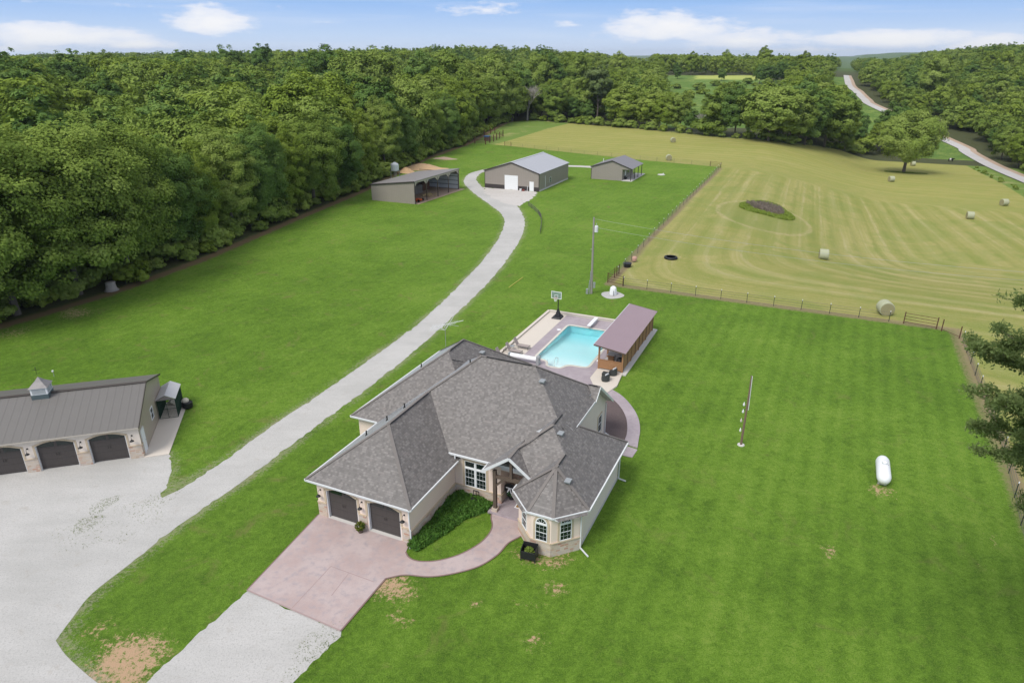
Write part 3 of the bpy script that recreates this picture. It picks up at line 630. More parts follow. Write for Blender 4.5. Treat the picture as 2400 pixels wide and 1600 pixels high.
l1 = lip([(14.85, 9.6, EZ+SL*3.55+.004), (15.38, 9.6, EZ+SL*3.02+.004), (15.38, 14.62, EZ+SL*3.02+.004), (14.85, 14.62, EZ+SL*3.55+.004)])
l2 = lip([(14.85, 15.6, 6.2+.004), (15.42, 15.6, 6.2+.004), (15.42, 14.5, 5.375), (14.85, 14.5, 5.375)])
l3 = lip([(14.85, 15.55, EZ+SL*4.02+.004), (15.42, 15.55, EZ+SL*4.02+.004), (15.42, 19.57, EZ+.004), (14.85, 19.57, EZ+.004)])
roof = shingle_mesh(solids, 'roof', house, [gabL, gabR, wl, l1, l2, l3])
# ridge and hip caps
cap = MB()
for a, b in [((3.72, 3.72, 6.31), (3.72, 9.38, 6.31)), ((-.5, -.5, 3.15), (3.72, 3.72, 6.31)), ((7.95, -.5, 3.15), (3.72, 3.72, 6.31)), ((3.72, 9.39, 6.31), (6.7, 12.37, 8.55)), ((6.7, 12.37, 8.55), (11.2, 12.37, 8.55)),
             ((11.2, 12.37, 8.55), (14.4, 15.57, 6.15)), ((2.75, 14.1, 7.57), (2.75, 16.8, 7.57)), ((-3.15, 8.2, 3.15), (2.75, 14.1, 7.57)), ((-3.15, 22.7, 3.15), (2.75, 16.8, 7.57)), ((2.75, 16.8, 7.57), (8.65, 22.7, 3.15)),
             ((12.4, 5.0, zr+.02), (12.4, 6.4, zr+.02)), ((12.42, 6.42, zr+.02), (14.3, 8.3, 6.35)), ((15.72, 5.2, 5.14), (15.72, 6.8, 5.14)), ((13.05, 4.3, 3.15), (15.72, 5.2, 5.14)), ((14.85, 2.55, 3.15), (15.72, 5.2, 5.14)), ((16.6, 2.55, 3.15), (15.72, 5.2, 5.14)), ((18.4, 4.3, 3.15), (15.72, 5.2, 5.14)),
             ((18.4, 13.5, 3.15), (15.4, 10.5, 5.40)), ((14.5, 15.6, 6.2), (15.42, 15.6, 6.2)), ((11.2, 12.37, 8.55), (14.35, 9.2, 6.15))][:19]:
    a = Vector(a)+Vector((0, 0, .015)); b = Vector(b)+Vector((0, 0, .015)); cap.beam(a, b, .22, .012)
cap.build_each('ridge_cap', M['ridgecap'], house)
def vent_strip(a, b):
    MB().beam(Vector(a)+Vector((0, 0, .05)), Vector(b)+Vector((0, 0, .05)), .06, .05).build('ridge_vent', M['black'], house)
vent_strip((3.86, 3.9, 6.28), (3.86, 8.9, 6.28)); vent_strip((7.2, 12.28, 8.55), (11.0, 12.28, 8.55)); vent_strip((2.85, 14.3, 7.56), (2.85, 16.6, 7.56)); vent_strip((14.3, 8.6, 6.22), (14.3, 10.1, 6.22)); vent_strip((15.82, 5.5, 5.13), (15.82, 6.8, 5.13)); vent_strip((14.45, 15.5, 6.2), (15.2, 15.5, 6.2)); vent_strip((3.3, 13.6, 7.05), (4.4, 13.6, 7.05))
def roof_vent(p, q, z, ax, w=.34):
    m = MB(); m.box(-w/2, -w/2, -.05, w/2, w/2, .10); o = m.build('roof_vent', M['grey'], house, bevel=.01); o.location = (p, q, z)
    MB().box(-w/2-.03, -w/2-.12, .10, w/2+.03, w/2+.06, .14).build('vent_hood', M['grey'], o)
roof_vent(4.3, 17.2, 6.42, 0); roof_vent(12.2, 11.4, 7.85, 0); roof_vent(14.9, 8.2, 5.8, 0); roof_vent(16.7, 4.9, 4.45, 0)
def pipe(p, q, z, h=.35):
    m = MB(); m.cyl((0, 0, -.1), (0, 0, h), .05, n=8); m.cyl((0, 0, -.1), (0, 0, .06), .12, .07, n=8); o = m.build('vent_pipe', M['black'], house); o.location = (p, q, z)
pipe(1.4, 4.2, 4.6); pipe(2.0, 6.0, 5.05); pipe(2.6, 7.5, 5.5); pipe(6.0, 11.8, 8.0); pipe(-.2, 14.5, 5.35)
# walls
wt = MB(); T = .12
def wall(name, poly, z0, z1, m, holes=()):
    return MB().prism(poly, z0, z1).build(name, m, house)
# stucco bodies as closed volumes under the roof (openings are set in as recessed units)
g = MB(); g.prism([(.0, .0), (.75, 0), (.75, .3), (.0, .3)], 0, 3.0); g.prism([(3.35, 0), (4.2, 0), (4.2, .3), (3.35, .3)], 0, 3.0); g.prism([(6.8, 0), (7.45, 0), (7.45, .3), (6.8, .3)], 0, 3.0)
def arch_fill(x0, x1, zs, zc, ztop_, y0, y1, n=10):
    """wall above a segmental arch"""
    pts = [(x0+(x1-x0)*i/n, zs+(zc-zs)*(1-((2*i/n-1)**2))) for i in range(n+1)]
    for (a, za), (b, zb) in zip(pts, pts[1:]):
        g.add([(a, y0, za), (b, y0, zb), (b, y0, ztop_), (a, y0, ztop_), (a, y1, za), (b, y1, zb), (b, y1, ztop_), (a, y1, ztop_)],
              [(0, 1, 2, 3), (7, 6, 5, 4), (0, 4, 5, 1), (3, 2, 6, 7)])
arch_fill(.75, 3.35, 2.26, 2.58, 3.0, 0, .3); arch_fill(4.2, 6.8, 2.26, 2.58, 3.0, 0, .3)
g.build('front_wall', M['stucco'], house)
MB().prism([(0, .3), (.2, .3), (.2, 9.0), (0, 9.0)], 0, 3.0).build('left_wall', M['stucco'], house)
MB().prism([(7.25, .3), (7.45, .3), (7.45, 6.3), (7.25, 6.3)], 0, 3.0).build('garage_side_wall', M['stucco'], house)
MB().prism([(7.46, 6.3), (11.2, 6.3), (11.2, 8.29), (11.0, 8.29), (11.0, 6.5), (7.46, 6.5)], 0, 3.55).build('entry_wall', M['stucco'], house)
MB().prism([(-2.75, 8.65), (0.0, 8.65), (0, 9.0), (3, 9.0), (8.2, 14), (8.2, 22.2), (-2.75, 22.2)], 0, 2.98).build('rear_wing_wall', M['stucco'], house)
sw = MB(); Y = [(8.3, 0), (19.15, 0), (19.15, 3.3), (15.6, 5.95), (14.6, 5.28), (8.3, 5.28)]
sw.add([(14.9, y, z) for y, z in Y]+[(14.7, y, z) for y, z in Y], [tuple(range(6)), tuple(range(6, 12))[::-1]]+[(i, 6+i, 6+(i+1) % 6, (i+1) % 6) for i in range(6)])
sw.build('side_gable_wall', M['stucco_grey'], house)
MB().prism([(8.2, 18.95), (14.7, 18.95), (14.7, 19.15), (8.2, 19.15)], 0, 3.0).build('rear_wall', M['stucco_grey'], house)
MB().prism([(13.5, 4.75), (17.9, 4.75), (17.9, 13.0), (15.0, 13.0), (15.0, 8.5), (13.5, 8.5)], 0, 2.98).build('right_wing_wall', M['stucco_grey'], house)
BAY = [(13.5, 4.75), (13.5, 4.2), (15.05, 2.65), (16.45, 2.65), (17.9, 4.1), (17.9, 4.75)]
MB().prism(BAY, 0, 2.98).build('bay_wall', M['stucco'], house)
# stone wainscot, 3 cm proud, with a cut-stone cap
def along(mb, a, b, z0, z1, t, off=0.0):
    a = Vector(a); b = Vector(b); d = (b-a).normalized(); n = Vector((d.y, -d.x)); p = [a+n*off, b+n*off, b+n*(off+t), a+n*(off+t)]
    mb.prism([tuple(x) for x in p], z0, z1)
st = MB(); cp = MB()
for a, b in [((-.03, 0), (.70, 0)), ((3.42, 0), (4.10, 0)), ((6.90, 0), (7.48, 0)), ((7.45, -.03), (7.45, 6.27)), ((7.48, 6.3), (11.23, 6.3)), ((11.2, 6.27), (11.2, 8.25)), ((13.49, 4.2), (15.05, 2.64)), ((15.04, 2.65), (16.46, 2.65)), ((16.45, 2.64), (17.91, 4.1)), ((0, 8.6), (0, 0.0))]:
    z1 = 1.15 if a[0] < 7.4 and b[0] < 7.5 else (.86 if a[0] < 12 else 1.0)
    along(st, a, b, 0, z1, .045); along(cp, a, b, z1, z1+.07, .085)
st.build_each('stone_base', M['stone'], house); cp.build_each('stone_cap', M['quoin'], house)
MB().prism([(17.9, 4.6), (17.93, 4.6), (17.93, 13.0), (17.9, 13.0)], 0, .25).build('footing', M['concrete'], house)
# garage doors
def garage_door(x0, x1, parent, y=.22, zs=2.26, zc=2.58, thick=.05, n=10):
    m = MB(); pts = [(x0+(x1-x0)*i/n, zs+(zc-zs)*(1-((2*i/n-1)**2))) for i in range(n+1)]
    P = [(x0, 0.05)]+[(x1, 0.05)]+pts[::-1]
    m.slab([(x, y, z) for x, z in P], thick, (0, 1, 0)); d = m.build('garage_door', M['garage'], parent)
    for a, b in ((x0+.15, (x0+x1)/2-.1), ((x0+x1)/2+.1, x1-.15)):
        w = MB(); q = [(a+(b-a)*i/6, zs+(zc-zs)*(1-((2*((a+(b-a)*i/6)-x0)/(x1-x0)-1)**2))-.10) for i in range(7)]
        w.slab([(a, y-.012, zs-.22), (b, y-.012, zs-.22)]+[(x, y-.012, z) for x, z in q[::-1]], .01, (0, 1, 0)); w.build('door_window', M['glass'], d)
    for x in ((x0+x1)/2-.08, (x0+x1)/2+.08): MB().cyl((x, y-.05, 1.12), (x, y-.05, 1.32), .014, n=6).build('door_handle', M['black'], d)
    j = MB(); j.box(x0, .02, 0, x0+.06, .27, zs+.02); j.box(x1-.06, .02, 0, x1, .27, zs+.02); j.build_each('door_jamb', M['trim'], parent)
    return d
garage_door(.75, 3.35, house); garage_door(4.2, 6.8, house)
MB().box(.75, -.06, .02, 3.35, .25, .062).build('door_sill', M['concrete'], house); MB().box(4.2, -.06, .02, 6.8, .25, .062).build('door_sill', M['concrete'], house)
def arch_trim(x0, x1, zs, zc, y, parent, w=.17, key=True, n=12, axis='p'):
    m = MB(); f = lambda x: zs+(zc-zs)*(1-((2*(x-x0)/(x1-x0)-1)**2))
    xs = [x0-w/2+(x1-x0+w)*i/n for i in range(n+1)]
    for a, b in zip(xs, xs[1:]):
        fa, fb = f(min(max(a, x0), x1)), f(min(max(b, x0), x1))
        m.add([(a, y-.03, fa), (b, y-.03, fb), (b, y-.03, fb+w), (a, y-.03, fa+w), (a, y+.01, fa), (b, y+.01, fb), (b, y+.01, fb+w), (a, y+.01, fa+w)], [(0, 1, 2, 3), (7, 6, 5, 4), (0, 4, 5, 1), (3, 2, 6, 7)])
    m.box(x0-w, y-.03, 1.22, x0-.002, y+.01, zs+w); m.box(x1+.002, y-.03, 1.22, x1+w, y+.01, zs+w)
    if key: c = (x0+x1)/2; m.box(c-.11, y-.045, zc-.01, c+.11, y+.012, zc+w+.08)
    m.build('stone_trim', M['quoin'], parent)
arch_trim(.75, 3.35, 2.26, 2.58, 0, house); arch_trim(4.2, 6.8, 2.26, 2.58, 0, house)
def wall_lamp(p, q, z, parent, ang=0):
    e = link(bpy.data.objects.new('wall_lamp', None)); e.parent = parent; e.location = (p, q, z); e.rotation_euler = (0, 0, ang)
    MB().lathe([(.065, 0), (.065, .03)], (0, -.03, .36), 10, 'y').build('lamp_mount', M['black'], e)
    MB().tube([(0, -.02, .36), (0, -.14, .42), (0, -.26, .36), (0, -.28, .16)], .014).build('lamp_arm', M['black'], e)
    MB().lathe([(.035, .16), (.05, .11), (.15, .03), (.17, -.01), (.16, -.01)], (0, -.28, 0), 14).build('lamp_shade', M['black'], e)
for p in (.30, 3.78, 7.15): wall_lamp(p, -.0, 1.86, house)
# windows: each an opening unit with casing, sashes and a recessed dark pane
def window(o3, dirv, w, h, parent, rows=4, cols=3, arch=0.0, deep=.08, double=True, upper=None):
    """o3: lower-left outside corner; dirv: unit vector along the wall (outward normal on its right)"""
    d = Vector((dirv[0], dirv[1], 0)); n = Vector((d.y, -d.x, 0)); o3 = Vector(o3); t = .038
    def bx(mb, u0, u1, z0, z1, a, b):
        mb.add([tuple(o3+d*u+n*k+Vector((0, 0, z))) for u, k, z in ((u0, a, z0), (u1, a, z0), (u1, b, z0), (u0, b, z0), (u0, a, z1), (u1, a, z1), (u1, b, z1), (u0, b, z1))],
               [(3, 2, 1, 0), (4, 5, 6, 7), (0, 1, 5, 4), (1, 2, 6, 5), (2, 3, 7, 6), (3, 0, 4, 7)])
    f = MB(); bx(f, 0, w, 0, t, -.02, .06); bx(f, 0, w, h-t, h, -.02, .06); bx(f, 0, t, t, h-t, -.02, .06); bx(f, w-t, w, t, h-t, -.02, .06)
    if double: bx(f, t, w-t, h/2-.016, h/2+.016, -.01, .04)
    for i in range(1, cols): x = w*i/cols; bx(f, x-.005, x+.005, t, h-t, 0, .016)
    for i in range(1, rows):
        z = h*i/rows
        if abs(z-h/2) > .05: bx(f, t, w-t, z-.005, z+.005, 0, .016)
    if arch:
        N = 12; r = w/2
        for i in range(N):
            a0, a1 = pi*i/N, pi*(i+1)/N
            for rr0, rr1, k0, k1 in ((r, r-.06, -.02, .06),):
                P = [(r+rr0*cos(a0), h+rr0*sin(a0)*arch/r), (r+rr0*cos(a1), h+rr0*sin(a1)*arch/r), (r+rr1*cos(a1), h+rr1*sin(a1)*arch/r), (r+rr1*cos(a0), h+rr1*sin(a0)*arch/r)]
                f.add([tuple(o3+d*u+n*k1+Vector((0, 0, z))) for u, z in P]+[tuple(o3+d*u+n*k0+Vector((0, 0, z))) for u, z in P], [(0, 1, 2, 3), (7, 6, 5, 4), (0, 4, 5, 1), (1, 5, 6, 2), (2, 6, 7, 3)])
        for a in (pi*.25, pi*.5, pi*.75):
            c0 = o3+d*r+Vector((0, 0, h)); c1 = c0+d*cos(a)*(r-.03)+Vector((0, 0, sin(a)*(arch-.03))); f.beam(c0+n*.02, c1+n*.02, .018, .018)
        bx(f, 0, w, h, h+.10, -.02, .07)
    e = f.build('window', M['white'], parent)
    g_ = MB(); bx(g_, t*.6, w-t*.6, t*.6, h-t*.6, -.03, .012)
    if arch:
        P = [(w/2+(w/2-.03)*cos(pi*i/12), h+.09+max(0, (arch-.12))*sin(pi*i/12)) for i in range(13)]
        g_.slab([tuple(o3+d*u+n*.012+Vector((0, 0, z))) for u, z in P], .04, tuple(-n))
    gl = g_.build('pane', M['glass'], e); return e
def surround(o3, dirv, w, h, parent, wd_=.17, arch=0):
    d = Vector((dirv[0], dirv[1], 0)); n = Vector((d.y, -d.x, 0)); o3 = Vector(o3); mb = MB()
    def bx(u0, u1, z0, z1, a=-.01, b=.035):
        mb.add([tuple(o3+d*u+n*k+Vector((0, 0, z))) for u, k, z in ((u0, a, z0), (u1, a, z0), (u1, b, z0), (u0, b, z0), (u0, a, z1), (u1, a, z1), (u1, b, z1), (u0, b, z1))],
               [(3, 2, 1, 0), (4, 5, 6, 7), (0, 1, 5, 4), (1, 2, 6, 5), (2, 3, 7, 6), (3, 0, 4, 7)])
    bx(-wd_, 0, 0, h); bx(w, w+wd_, 0, h); bx(-wd_, w+wd_, -.10, -.002, -.01, .06)
    if arch:
        r = w/2; N = 12
        for i in range(N):
            a0, a1 = pi*i/N, pi*(i+1)/N
            P = [(r+rr*cos(a), h+(arch+(rr-r))*sin(a)) for rr, a in ((r, a0), (r+wd_, a0), (r+wd_, a1), (r, a1))]
            mb.add([tuple(o3+d*u+n*.035+Vector((0, 0, z))) for u, z in P]+[tuple(o3+d*u-n*.01+Vector((0, 0, z))) for u, z in P], [(0, 1, 2, 3), (7, 6, 5, 4), (0, 4, 5, 1), (1, 5, 6, 2), (2, 6, 7, 3), (3, 7, 4, 0)])
    else: bx(-wd_, w+wd_, h, h+wd_)
    mb.build('stone_trim', M['quoin'], parent)
# twin windows with transoms beside the entry
for k in (0, 1):
    window((8.32+k*.90, 6.3, .95), (1, 0), .80, 1.50, house, 4, 3)
    window((8.32+k*.90, 6.3, 2.55), (1, 0), .80, .52, house, 1, 1, double=False)
surround((8.32, 6.3, .95), (1, 0), 1.70, 2.12, house)
MB().box(9.12, 6.22, .95, 9.22, 6.31, 3.07).build('mullion', M['white'], house); MB().box(8.32, 6.22, 2.45, 9.12, 6.31, 2.55).build('mullion', M['white'], house); MB().box(9.22, 6.22, 2.45, 10.02, 6.31, 2.55).build('mullion', M['white'], house)
# bay windows
s2 = 1/sqrt(2)
window((14.01, 3.69, 1.10), (s2, -s2), .78, 1.28, house, 4, 3, .50)
window((15.38, 2.65, 1.10), (1, 0), .82, 1.28, house, 4, 3, .52); surround((15.38, 2.65, 1.10), (1, 0), .82, 1.28, house, .15, .52)
window((16.88, 3.08, 1.10), (s2, s2), .82, 1.28, house, 4, 3, .52); surround((16.88, 3.08, 1.10), (s2, s2), .82, 1.28, house, .15, .52)
window((14.9, 17.15, .95), (0, 1), .95, 1.6, house, 4, 2); surround((14.9, 17.15, .95), (0, 1), .95, 1.6, house, .13)
window((17.9, 11.9, 1.6), (0, 1), .55, .75, house, 2, 2)
MB().box(14.9, 12.9, 3.05, 14.96, 13.1, 3.5).build('wall_vent', M['black'], house)
# porch: back wall of stone, door, posts and beams
MB().prism([(11.2, 8.3), (13.5, 8.3), (13.5, 8.5), (11.2, 8.5)], 0, 4.9).build('porch_wall', M['stone'], house)
dr_ = MB(); dr_.box(12.35, 8.24, .16, 13.3, 8.30, 2.35); fd = dr_.build('front_door', plain('door_red_brown', (.13, .045, .03), .5), house)
MB().box(12.55, 8.225, 1.0, 13.1, 8.245, 2.2).build('door_glass', M['glass'], fd); MB().box(12.27, 8.22, .16, 12.35, 8.31, 2.45).build('door_frame', M['quoin'], house); MB().box(12.27, 8.22, 2.35, 13.4, 8.31, 2.45).build('door_frame', M['quoin'], house)
window((12.3, 8.3, 2.6), (1, 0), 1.05, .6, house, 1, 2, double=False)
MB().prism([(10.72, 5.05), (13.5, 5.05), (13.5, 8.29), (11.21, 8.29), (11.21, 6.25), (10.72, 6.25)], 0, .19).build('porch_slab', M['stamped_mauve'], house)
MB().box(10.95, 5.18, .19, 11.37, 5.6, .42).build('post_base', M['stone'], house)
MB().box(11.04, 5.27, .42, 11.28, 5.51, 3.55).build('porch_post', M['brown_beam'], house, bevel=.01)
bmn = MB(); bmn.box(11.28, 5.29, 2.95, 13.9, 5.49, 3.17); bmn.build('porch_beam', M['brown_beam'], house)
MB().beam((11.28, 5.39, 2.35), (11.85, 5.39, 2.95), .14, .14).build('brace', M['brown_beam'], house)
MB().beam((12.4, 5.39, 3.17), (12.4, 5.39, 4.75), .18, .18).build('king_post', M['brown_beam'], house)
MB().beam((13.45, 5.39, .19), (13.45, 5.39, 3.1), .1, .1).build('porch_post', M['brown_beam'], house)
# gable fascia boards of porch
fb = MB(); fb.beam((10.30, 4.98, 3.42), (12.4, 4.98, zr-.06), .05, .2); fb.beam((12.4, 4.98, zr-.06), (14.2, 4.98, zr-.06-SL*1.8), .05, .2); fb.build_each('gable_board', M['trim'], house)
fb = MB(); fb.beam((15.44, 15.6, 6.12), (15.44, 19.6, 3.08), .05, .2); fb.beam((15.44, 15.6, 6.12), (15.44, 14.55, 5.33), .05, .16); fb.beam((15.38, 10.2, 5.36), (15.38, 14.5, 5.36), .05, .16); fb.build_each('gable_board', M['trim'], house)
# gutters
gt = MB()
for a, b in [((-.5, -.5), (7.95, -.5)), ((7.98, -.5), (7.98, 5.9)), ((-.53, -.5), (-.53, 8.2)), ((-3.18, 8.2), (-3.18, 22.7)), ((-3.15, 8.17), (-.5, 8.17)), ((13.02, 4.3), (14.85, 2.5)), ((14.85, 2.52), (16.6, 2.52)), ((16.6, 2.5), (18.43, 4.3)), ((18.43, 4.3), (18.43, 13.5)), ((13.02, 4.3), (13.02, 5.0))]:
    gt.beam((a[0], a[1], 3.10), (b[0], b[1], 3.10), .11, .11)
gt.beam((7.2, 5.87, 3.62), (10.45, 5.87, 3.62), .11, .12); gt.beam((10.32, 5.0, 3.45), (10.32, 5.9, 3.45), .1, .1)
gt.build_each('gutter', M['trim'], house)
def dspout(pts):
    m = MB()
    for a, b in zip(pts, pts[1:]): m.beam(a, b, .08, .08)
    m.build('downspout', M['trim'], house)
dspout([(7.8, -.45, 3.05), (7.55, -.08, 2.8), (7.55, -.08, 1.25), (7.62, -.12, 1.1), (7.62, -.12, .1), (7.72, -.5, .06)])
dspout([(18.2, 4.15, 3.05), (17.97, 4.10, 2.8), (17.98, 4.10, .15), (18.7, 3.6, .06)])
dspout([(18.3, 13.0, 3.05), (18.02, 12.9, 2.7), (18.02, 12.9, .15), (18.6, 12.9, .06)])
dspout([(7.75, 5.87, 3.6), (7.75, 5.87, 3.25)])
dspout([(14.98, 19.1, 3.0), (14.98, 19.1, .15), (15.9, 18.6, .08)])
# things about the house
M['pot'] = plain('terracotta_dark', (.12, .09, .07), .8)
def leaves(name, m, n, shape, size, seed, parent=None, up=.2):
    r = np.random.default_rng(seed); P = shape(r, n); N_ = r.normal(size=(n, 3)); N_[:, 2] = abs(N_[:, 2])+up; N_ /= np.linalg.norm(N_, axis=1)[:, None]
    return quads(name, m, P, N_, size, r, parent)
def quads(name, m, P, N_, size, r, parent=None, tint=None, aspect=.6):
    n = len(P); a = r.normal(size=(n, 3)); t1 = np.cross(N_, a); t1 /= np.linalg.norm(t1, axis=1)[:, None]+1e-9; t2 = np.cross(N_, t1)
    s = (size*(.65+.7*r.random(n)))[:, None] if np.isscalar(size) else (size*(.65+.7*r.random(n)))[:, None]
    V = np.stack([P-t1*s, P-t2*s*aspect, P+t1*s, P+t2*s*aspect], 1).reshape(-1, 3).astype(np.float32)
    me = bpy.data.meshes.new(name); me.vertices.add(4*n); me.vertices.foreach_set('co', V.ravel()); me.loops.add(4*n); me.loops.foreach_set('vertex_index', np.arange(4*n, dtype=np.int32))
    me.polygons.add(n); me.polygons.foreach_set('loop_start', np.arange(0, 4*n, 4, dtype=np.int32)); me.polygons.foreach_set('loop_total', np.full(n, 4, np.int32)); me.update(calc_edges=True)
    tv = r.random(n) if tint is None else tint
    me.attributes.new('tint', 'FLOAT', 'FACE').data.foreach_set('value', np.asarray(tv, np.float32)); me.materials.append(m)
    o = link(bpy.data.objects.new(name, me))
    if parent: o.parent = parent
    return o
ball = lambda c, rad: (lambda r, n: np.array(c)+(lambda d: d/np.linalg.norm(d, axis=1)[:, None]*(np.array(rad)*(.45+.55*r.random((n, 1))**.5)))(r.normal(size=(n, 3))))
t = farm('potted_plant', 'bushy yellow-green plant in a pot between the two garage doors', 'plant', 3.78, -.45, .05)
MB().lathe([(.14, 0), (.2, .28), (.22, .3), (.17, .3)], n=14).build('pot', M['pot'], t)
leaves('foliage', m_leaf('croton_leaves', (.05, .10, .02), (.16, .17, .03), (.35, .24, .06)), 260, ball((0, 0, .5), (.34, .34, .32)), .09, 4, t)
t = farm('black_planter', 'black square planter box with shrub standing by the bay window', 'planter', 15.25, 1.95, 0, .12)
m = MB(); m.box(-.5, -.38, .18, .5, -.33, .75); m.box(-.5, .33, .18, .5, .38, 1.0); m.box(-.5, -.33, .18, -.45, .33, .9); m.box(.45, -.33, .18, .5, .33, .9); m.box(-.45, -.33, .2, .45, .33, .5); m.build('box', M['black'], t, bevel=.01)
for a in (-.46, .46):
    for b in (-.34, .34): MB().box(a-.03, b-.03, 0, a+.03, b+.03, .18).build('leg', M['black'], t)
leaves('shrub', M['leaf'], 300, ball((0, 0, .62), (.3, .24, .25)), .09, 5, t)
t = farm('door_wreath_planter', 'black urn of green leaves with white letter sign beside the front door', 'planter', 11.65, 7.05, .19)
MB().lathe([(.16, 0), (.24, .3), (.27, .34), (.2, .34)], n=14).build('urn', M['black'], t)
leaves('foliage', M['leafdark'], 240, ball((0, 0, .62), (.36, .3, .34)), .1, 6, t)
w = MB(); w.slab([(-.2, -.34, .75), (-.12, -.34, .75), (.02, -.34, 1.02), (.12, -.34, .72), (.2, -.34, .72), (.06, -.34, 1.18), (-.04, -.34, 1.18)], .02, (0, 1, 0)); w.box(-.26, -.345, 1.12, .2, -.325, 1.2); w.build('letter_sign', M['white'], t)
m = MB(); m.lathe([(.44, -.02), (.5, 0), (.44, .02), (.40, 0)], (0, -.2, .98), 24, 'y'); m.build('wreath_ring', M['black'], t)
t = farm('doormat', 'brown doormat with pale border on the porch floor', 'doormat', 12.75, 6.6, .191); MB().box(-.5, -.38, 0, .5, .38, .012).build('border', M['white'], t); MB().box(-.42, -.3, .012, .42, .3, .02).build('mat', M['tailgate'], t)
t = farm('hanging_basket', 'small hanging basket of green leaves under the porch gable', 'plant', 13.3, 5.6, 2.35)
MB().lathe([(.05, 0), (.17, .12), (.18, .16), (.14, .16)], n=12).build('basket', M['pot'], t); MB().cyl((0, 0, .16), (0, 0, .6), .006, n=4).build('chain', M['black'], t); leaves('foliage', M['leafdark'], 120, ball((0, 0, .25), (.26, .26, .18)), .07, 7, t)
t = farm('garden_chair', 'small dark metal garden chair standing in the planting below the twin windows', 'chair', 9.35, 5.75, 0)
MB().box(-.24, -.22, .42, .24, .22, .45).build('seat', M['black'], t); m = MB(); m.box(-.24, .19, .45, -.20, .23, .95); m.box(.2, .19, .45, .24, .23, .95); m.box(-.2, .19, .88, .2, .23, .95); m.box(-.02, .19, .45, .02, .23, .88); m.build('backrest', M['black'], t)
for a in (-.21, .21):
    for b in (-.19, .19): MB().cyl((a, b, 0), (a*.95, b*.95, .42), .016, n=6).build('leg', M['black'], t)
# ground cover bed
gc = [(7.55, -.55), (8.35, -.55), (9.3, 2.2), (9.55, 3.6), (10.3, 4.7), (10.7, 5.2), (10.7, 6.2), (7.5, 6.2)]
def inpoly(P, poly):
    x, y = P[:, 0], P[:, 1]; c = np.zeros(len(P), bool); n = len(poly)
    for i in range(n):
        (x0, y0), (x1, y1) = poly[i], poly[(i+1) % n]; k = ((y0 > y) != (y1 > y)) & (x < (x1-x0)*(y-y0)/(y1-y0+1e-12)+x0); c ^= k
    return c
def bed(name, label, poly, n, h, m, seed, size=.16):
    r = np.random.default_rng(seed); a = np.array(poly); P = r.uniform(a.min(0), a.max(0), (n*3, 2)); P = P[inpoly(P, poly)][:n]; X, Y = xy(P[:, 0], P[:, 1])
    hm = h*(.55+.45*np.sin(X*3.1)*np.sin(Y*2.7)+.3*r.random(len(P))); Z = hm*r.random(len(P))**.5+.03; N_ = r.normal(size=(len(P), 3)); N_[:, 2] *= .45; N_ /= np.linalg.norm(N_, axis=1)[:, None]
    o = quads(name, m, np.stack([X, Y, Z], 1), N_, size, r, aspect=.3); o['kind'] = 'stuff'; o['label'] = label; return o
bed('ground_cover', 'dense grassy green ground cover between the garage wall and the small lawn', gc, 9000, .42, m_leaf('liriope', (.06, .15, .03), (.10, .22, .04), (.17, .31, .07)), 11)
t = thing('tv_antenna', 'silver television antenna on a thin mast behind the left roof corner', 'antenna', W(-4.1, 25.4, 0), 0)
MB().cyl((0, 0, 0), (0, 0, 5.0), .025, n=6).build('mast', M['grey'], t)
m = MB(); A_ = Vector((-1.5, .2, 4.3)); B_ = Vector((1.9, -.3, 5.35)); m.cyl(A_, B_, .03, n=5)
for i in range(11):
    c = A_.lerp(B_, .03+.075*i); L = .75-.04*i; m.cyl(c-Vector((.15, L, .1)), c+Vector((.15, L, .1)), .012, n=4)
m.cyl((0, 0, 4.2), (.9, .3, 5.6), .025, n=5); m.cyl((0, 0, 4.2), (-1.3, .3, 4.6), .02, n=5); m.cyl((0, 0, 4.2), (-1.2, -.6, 4.5), .02, n=5); m.cyl((.3, 0, 4.8), (1.3, .8, 4.3), .02, n=5)
for i in range(6): m.cyl((-.9+.3*i, -.5, 4.5+.05*i), (-.9+.3*i, .5, 4.65+.05*i), .010, n=4)
m.build('antenna_array', M['trim'], t)
# ------------------------------------------------------------------ the long garage on the left (own square, turned 16 degrees)
SR = radians(15.9)
shop = thing('garage_building', 'long tan garage building with brown metal roof, cupola and row of arched doors', 'garage', (-29.80, 47.48, 0), SR)
XL = -18.2
doors = [(-3.72-3.63*k, -1.0-3.63*k) for k in range(5)]
xs = [0]+[v for a, b in doors for v in (b, a)]+[XL-.6]
def arch_fill_to(g, x0, x1, zs, zc, ztop_, y0, y1, n=10):
    pts = [(x0+(x1-x0)*i/n, zs+(zc-zs)*(1-((2*i/n-1)**2))) for i in range(n+1)]
    for (a, za), (b, zb) in zip(pts, pts[1:]):
        g.add([(a, y0, za), (b, y0, zb), (b, y0, ztop_), (a, y0, ztop_), (a, y1, za), (b, y1, zb), (b, y1, ztop_), (a, y1, ztop_)], [(0, 1, 2, 3), (7, 6, 5, 4), (0, 4, 5, 1), (3, 2, 6, 7)])
g = MB()
for i in range(0, len(xs), 2): g.prism([(xs[i+1], 0), (xs[i], 0), (xs[i], .3), (xs[i+1], .3)], 0, 2.84)
for a, b in doors: arch_fill_to(g, a, b, 2.16, 2.48, 2.84, 0, .3)
g.build('front_wall', M['stucco_white'], shop)
gw = MB(); Y = [(.0, 0), (9.1, 0), (9.1, 3.1), (4.55, 4.5), (.0, 2.84)]
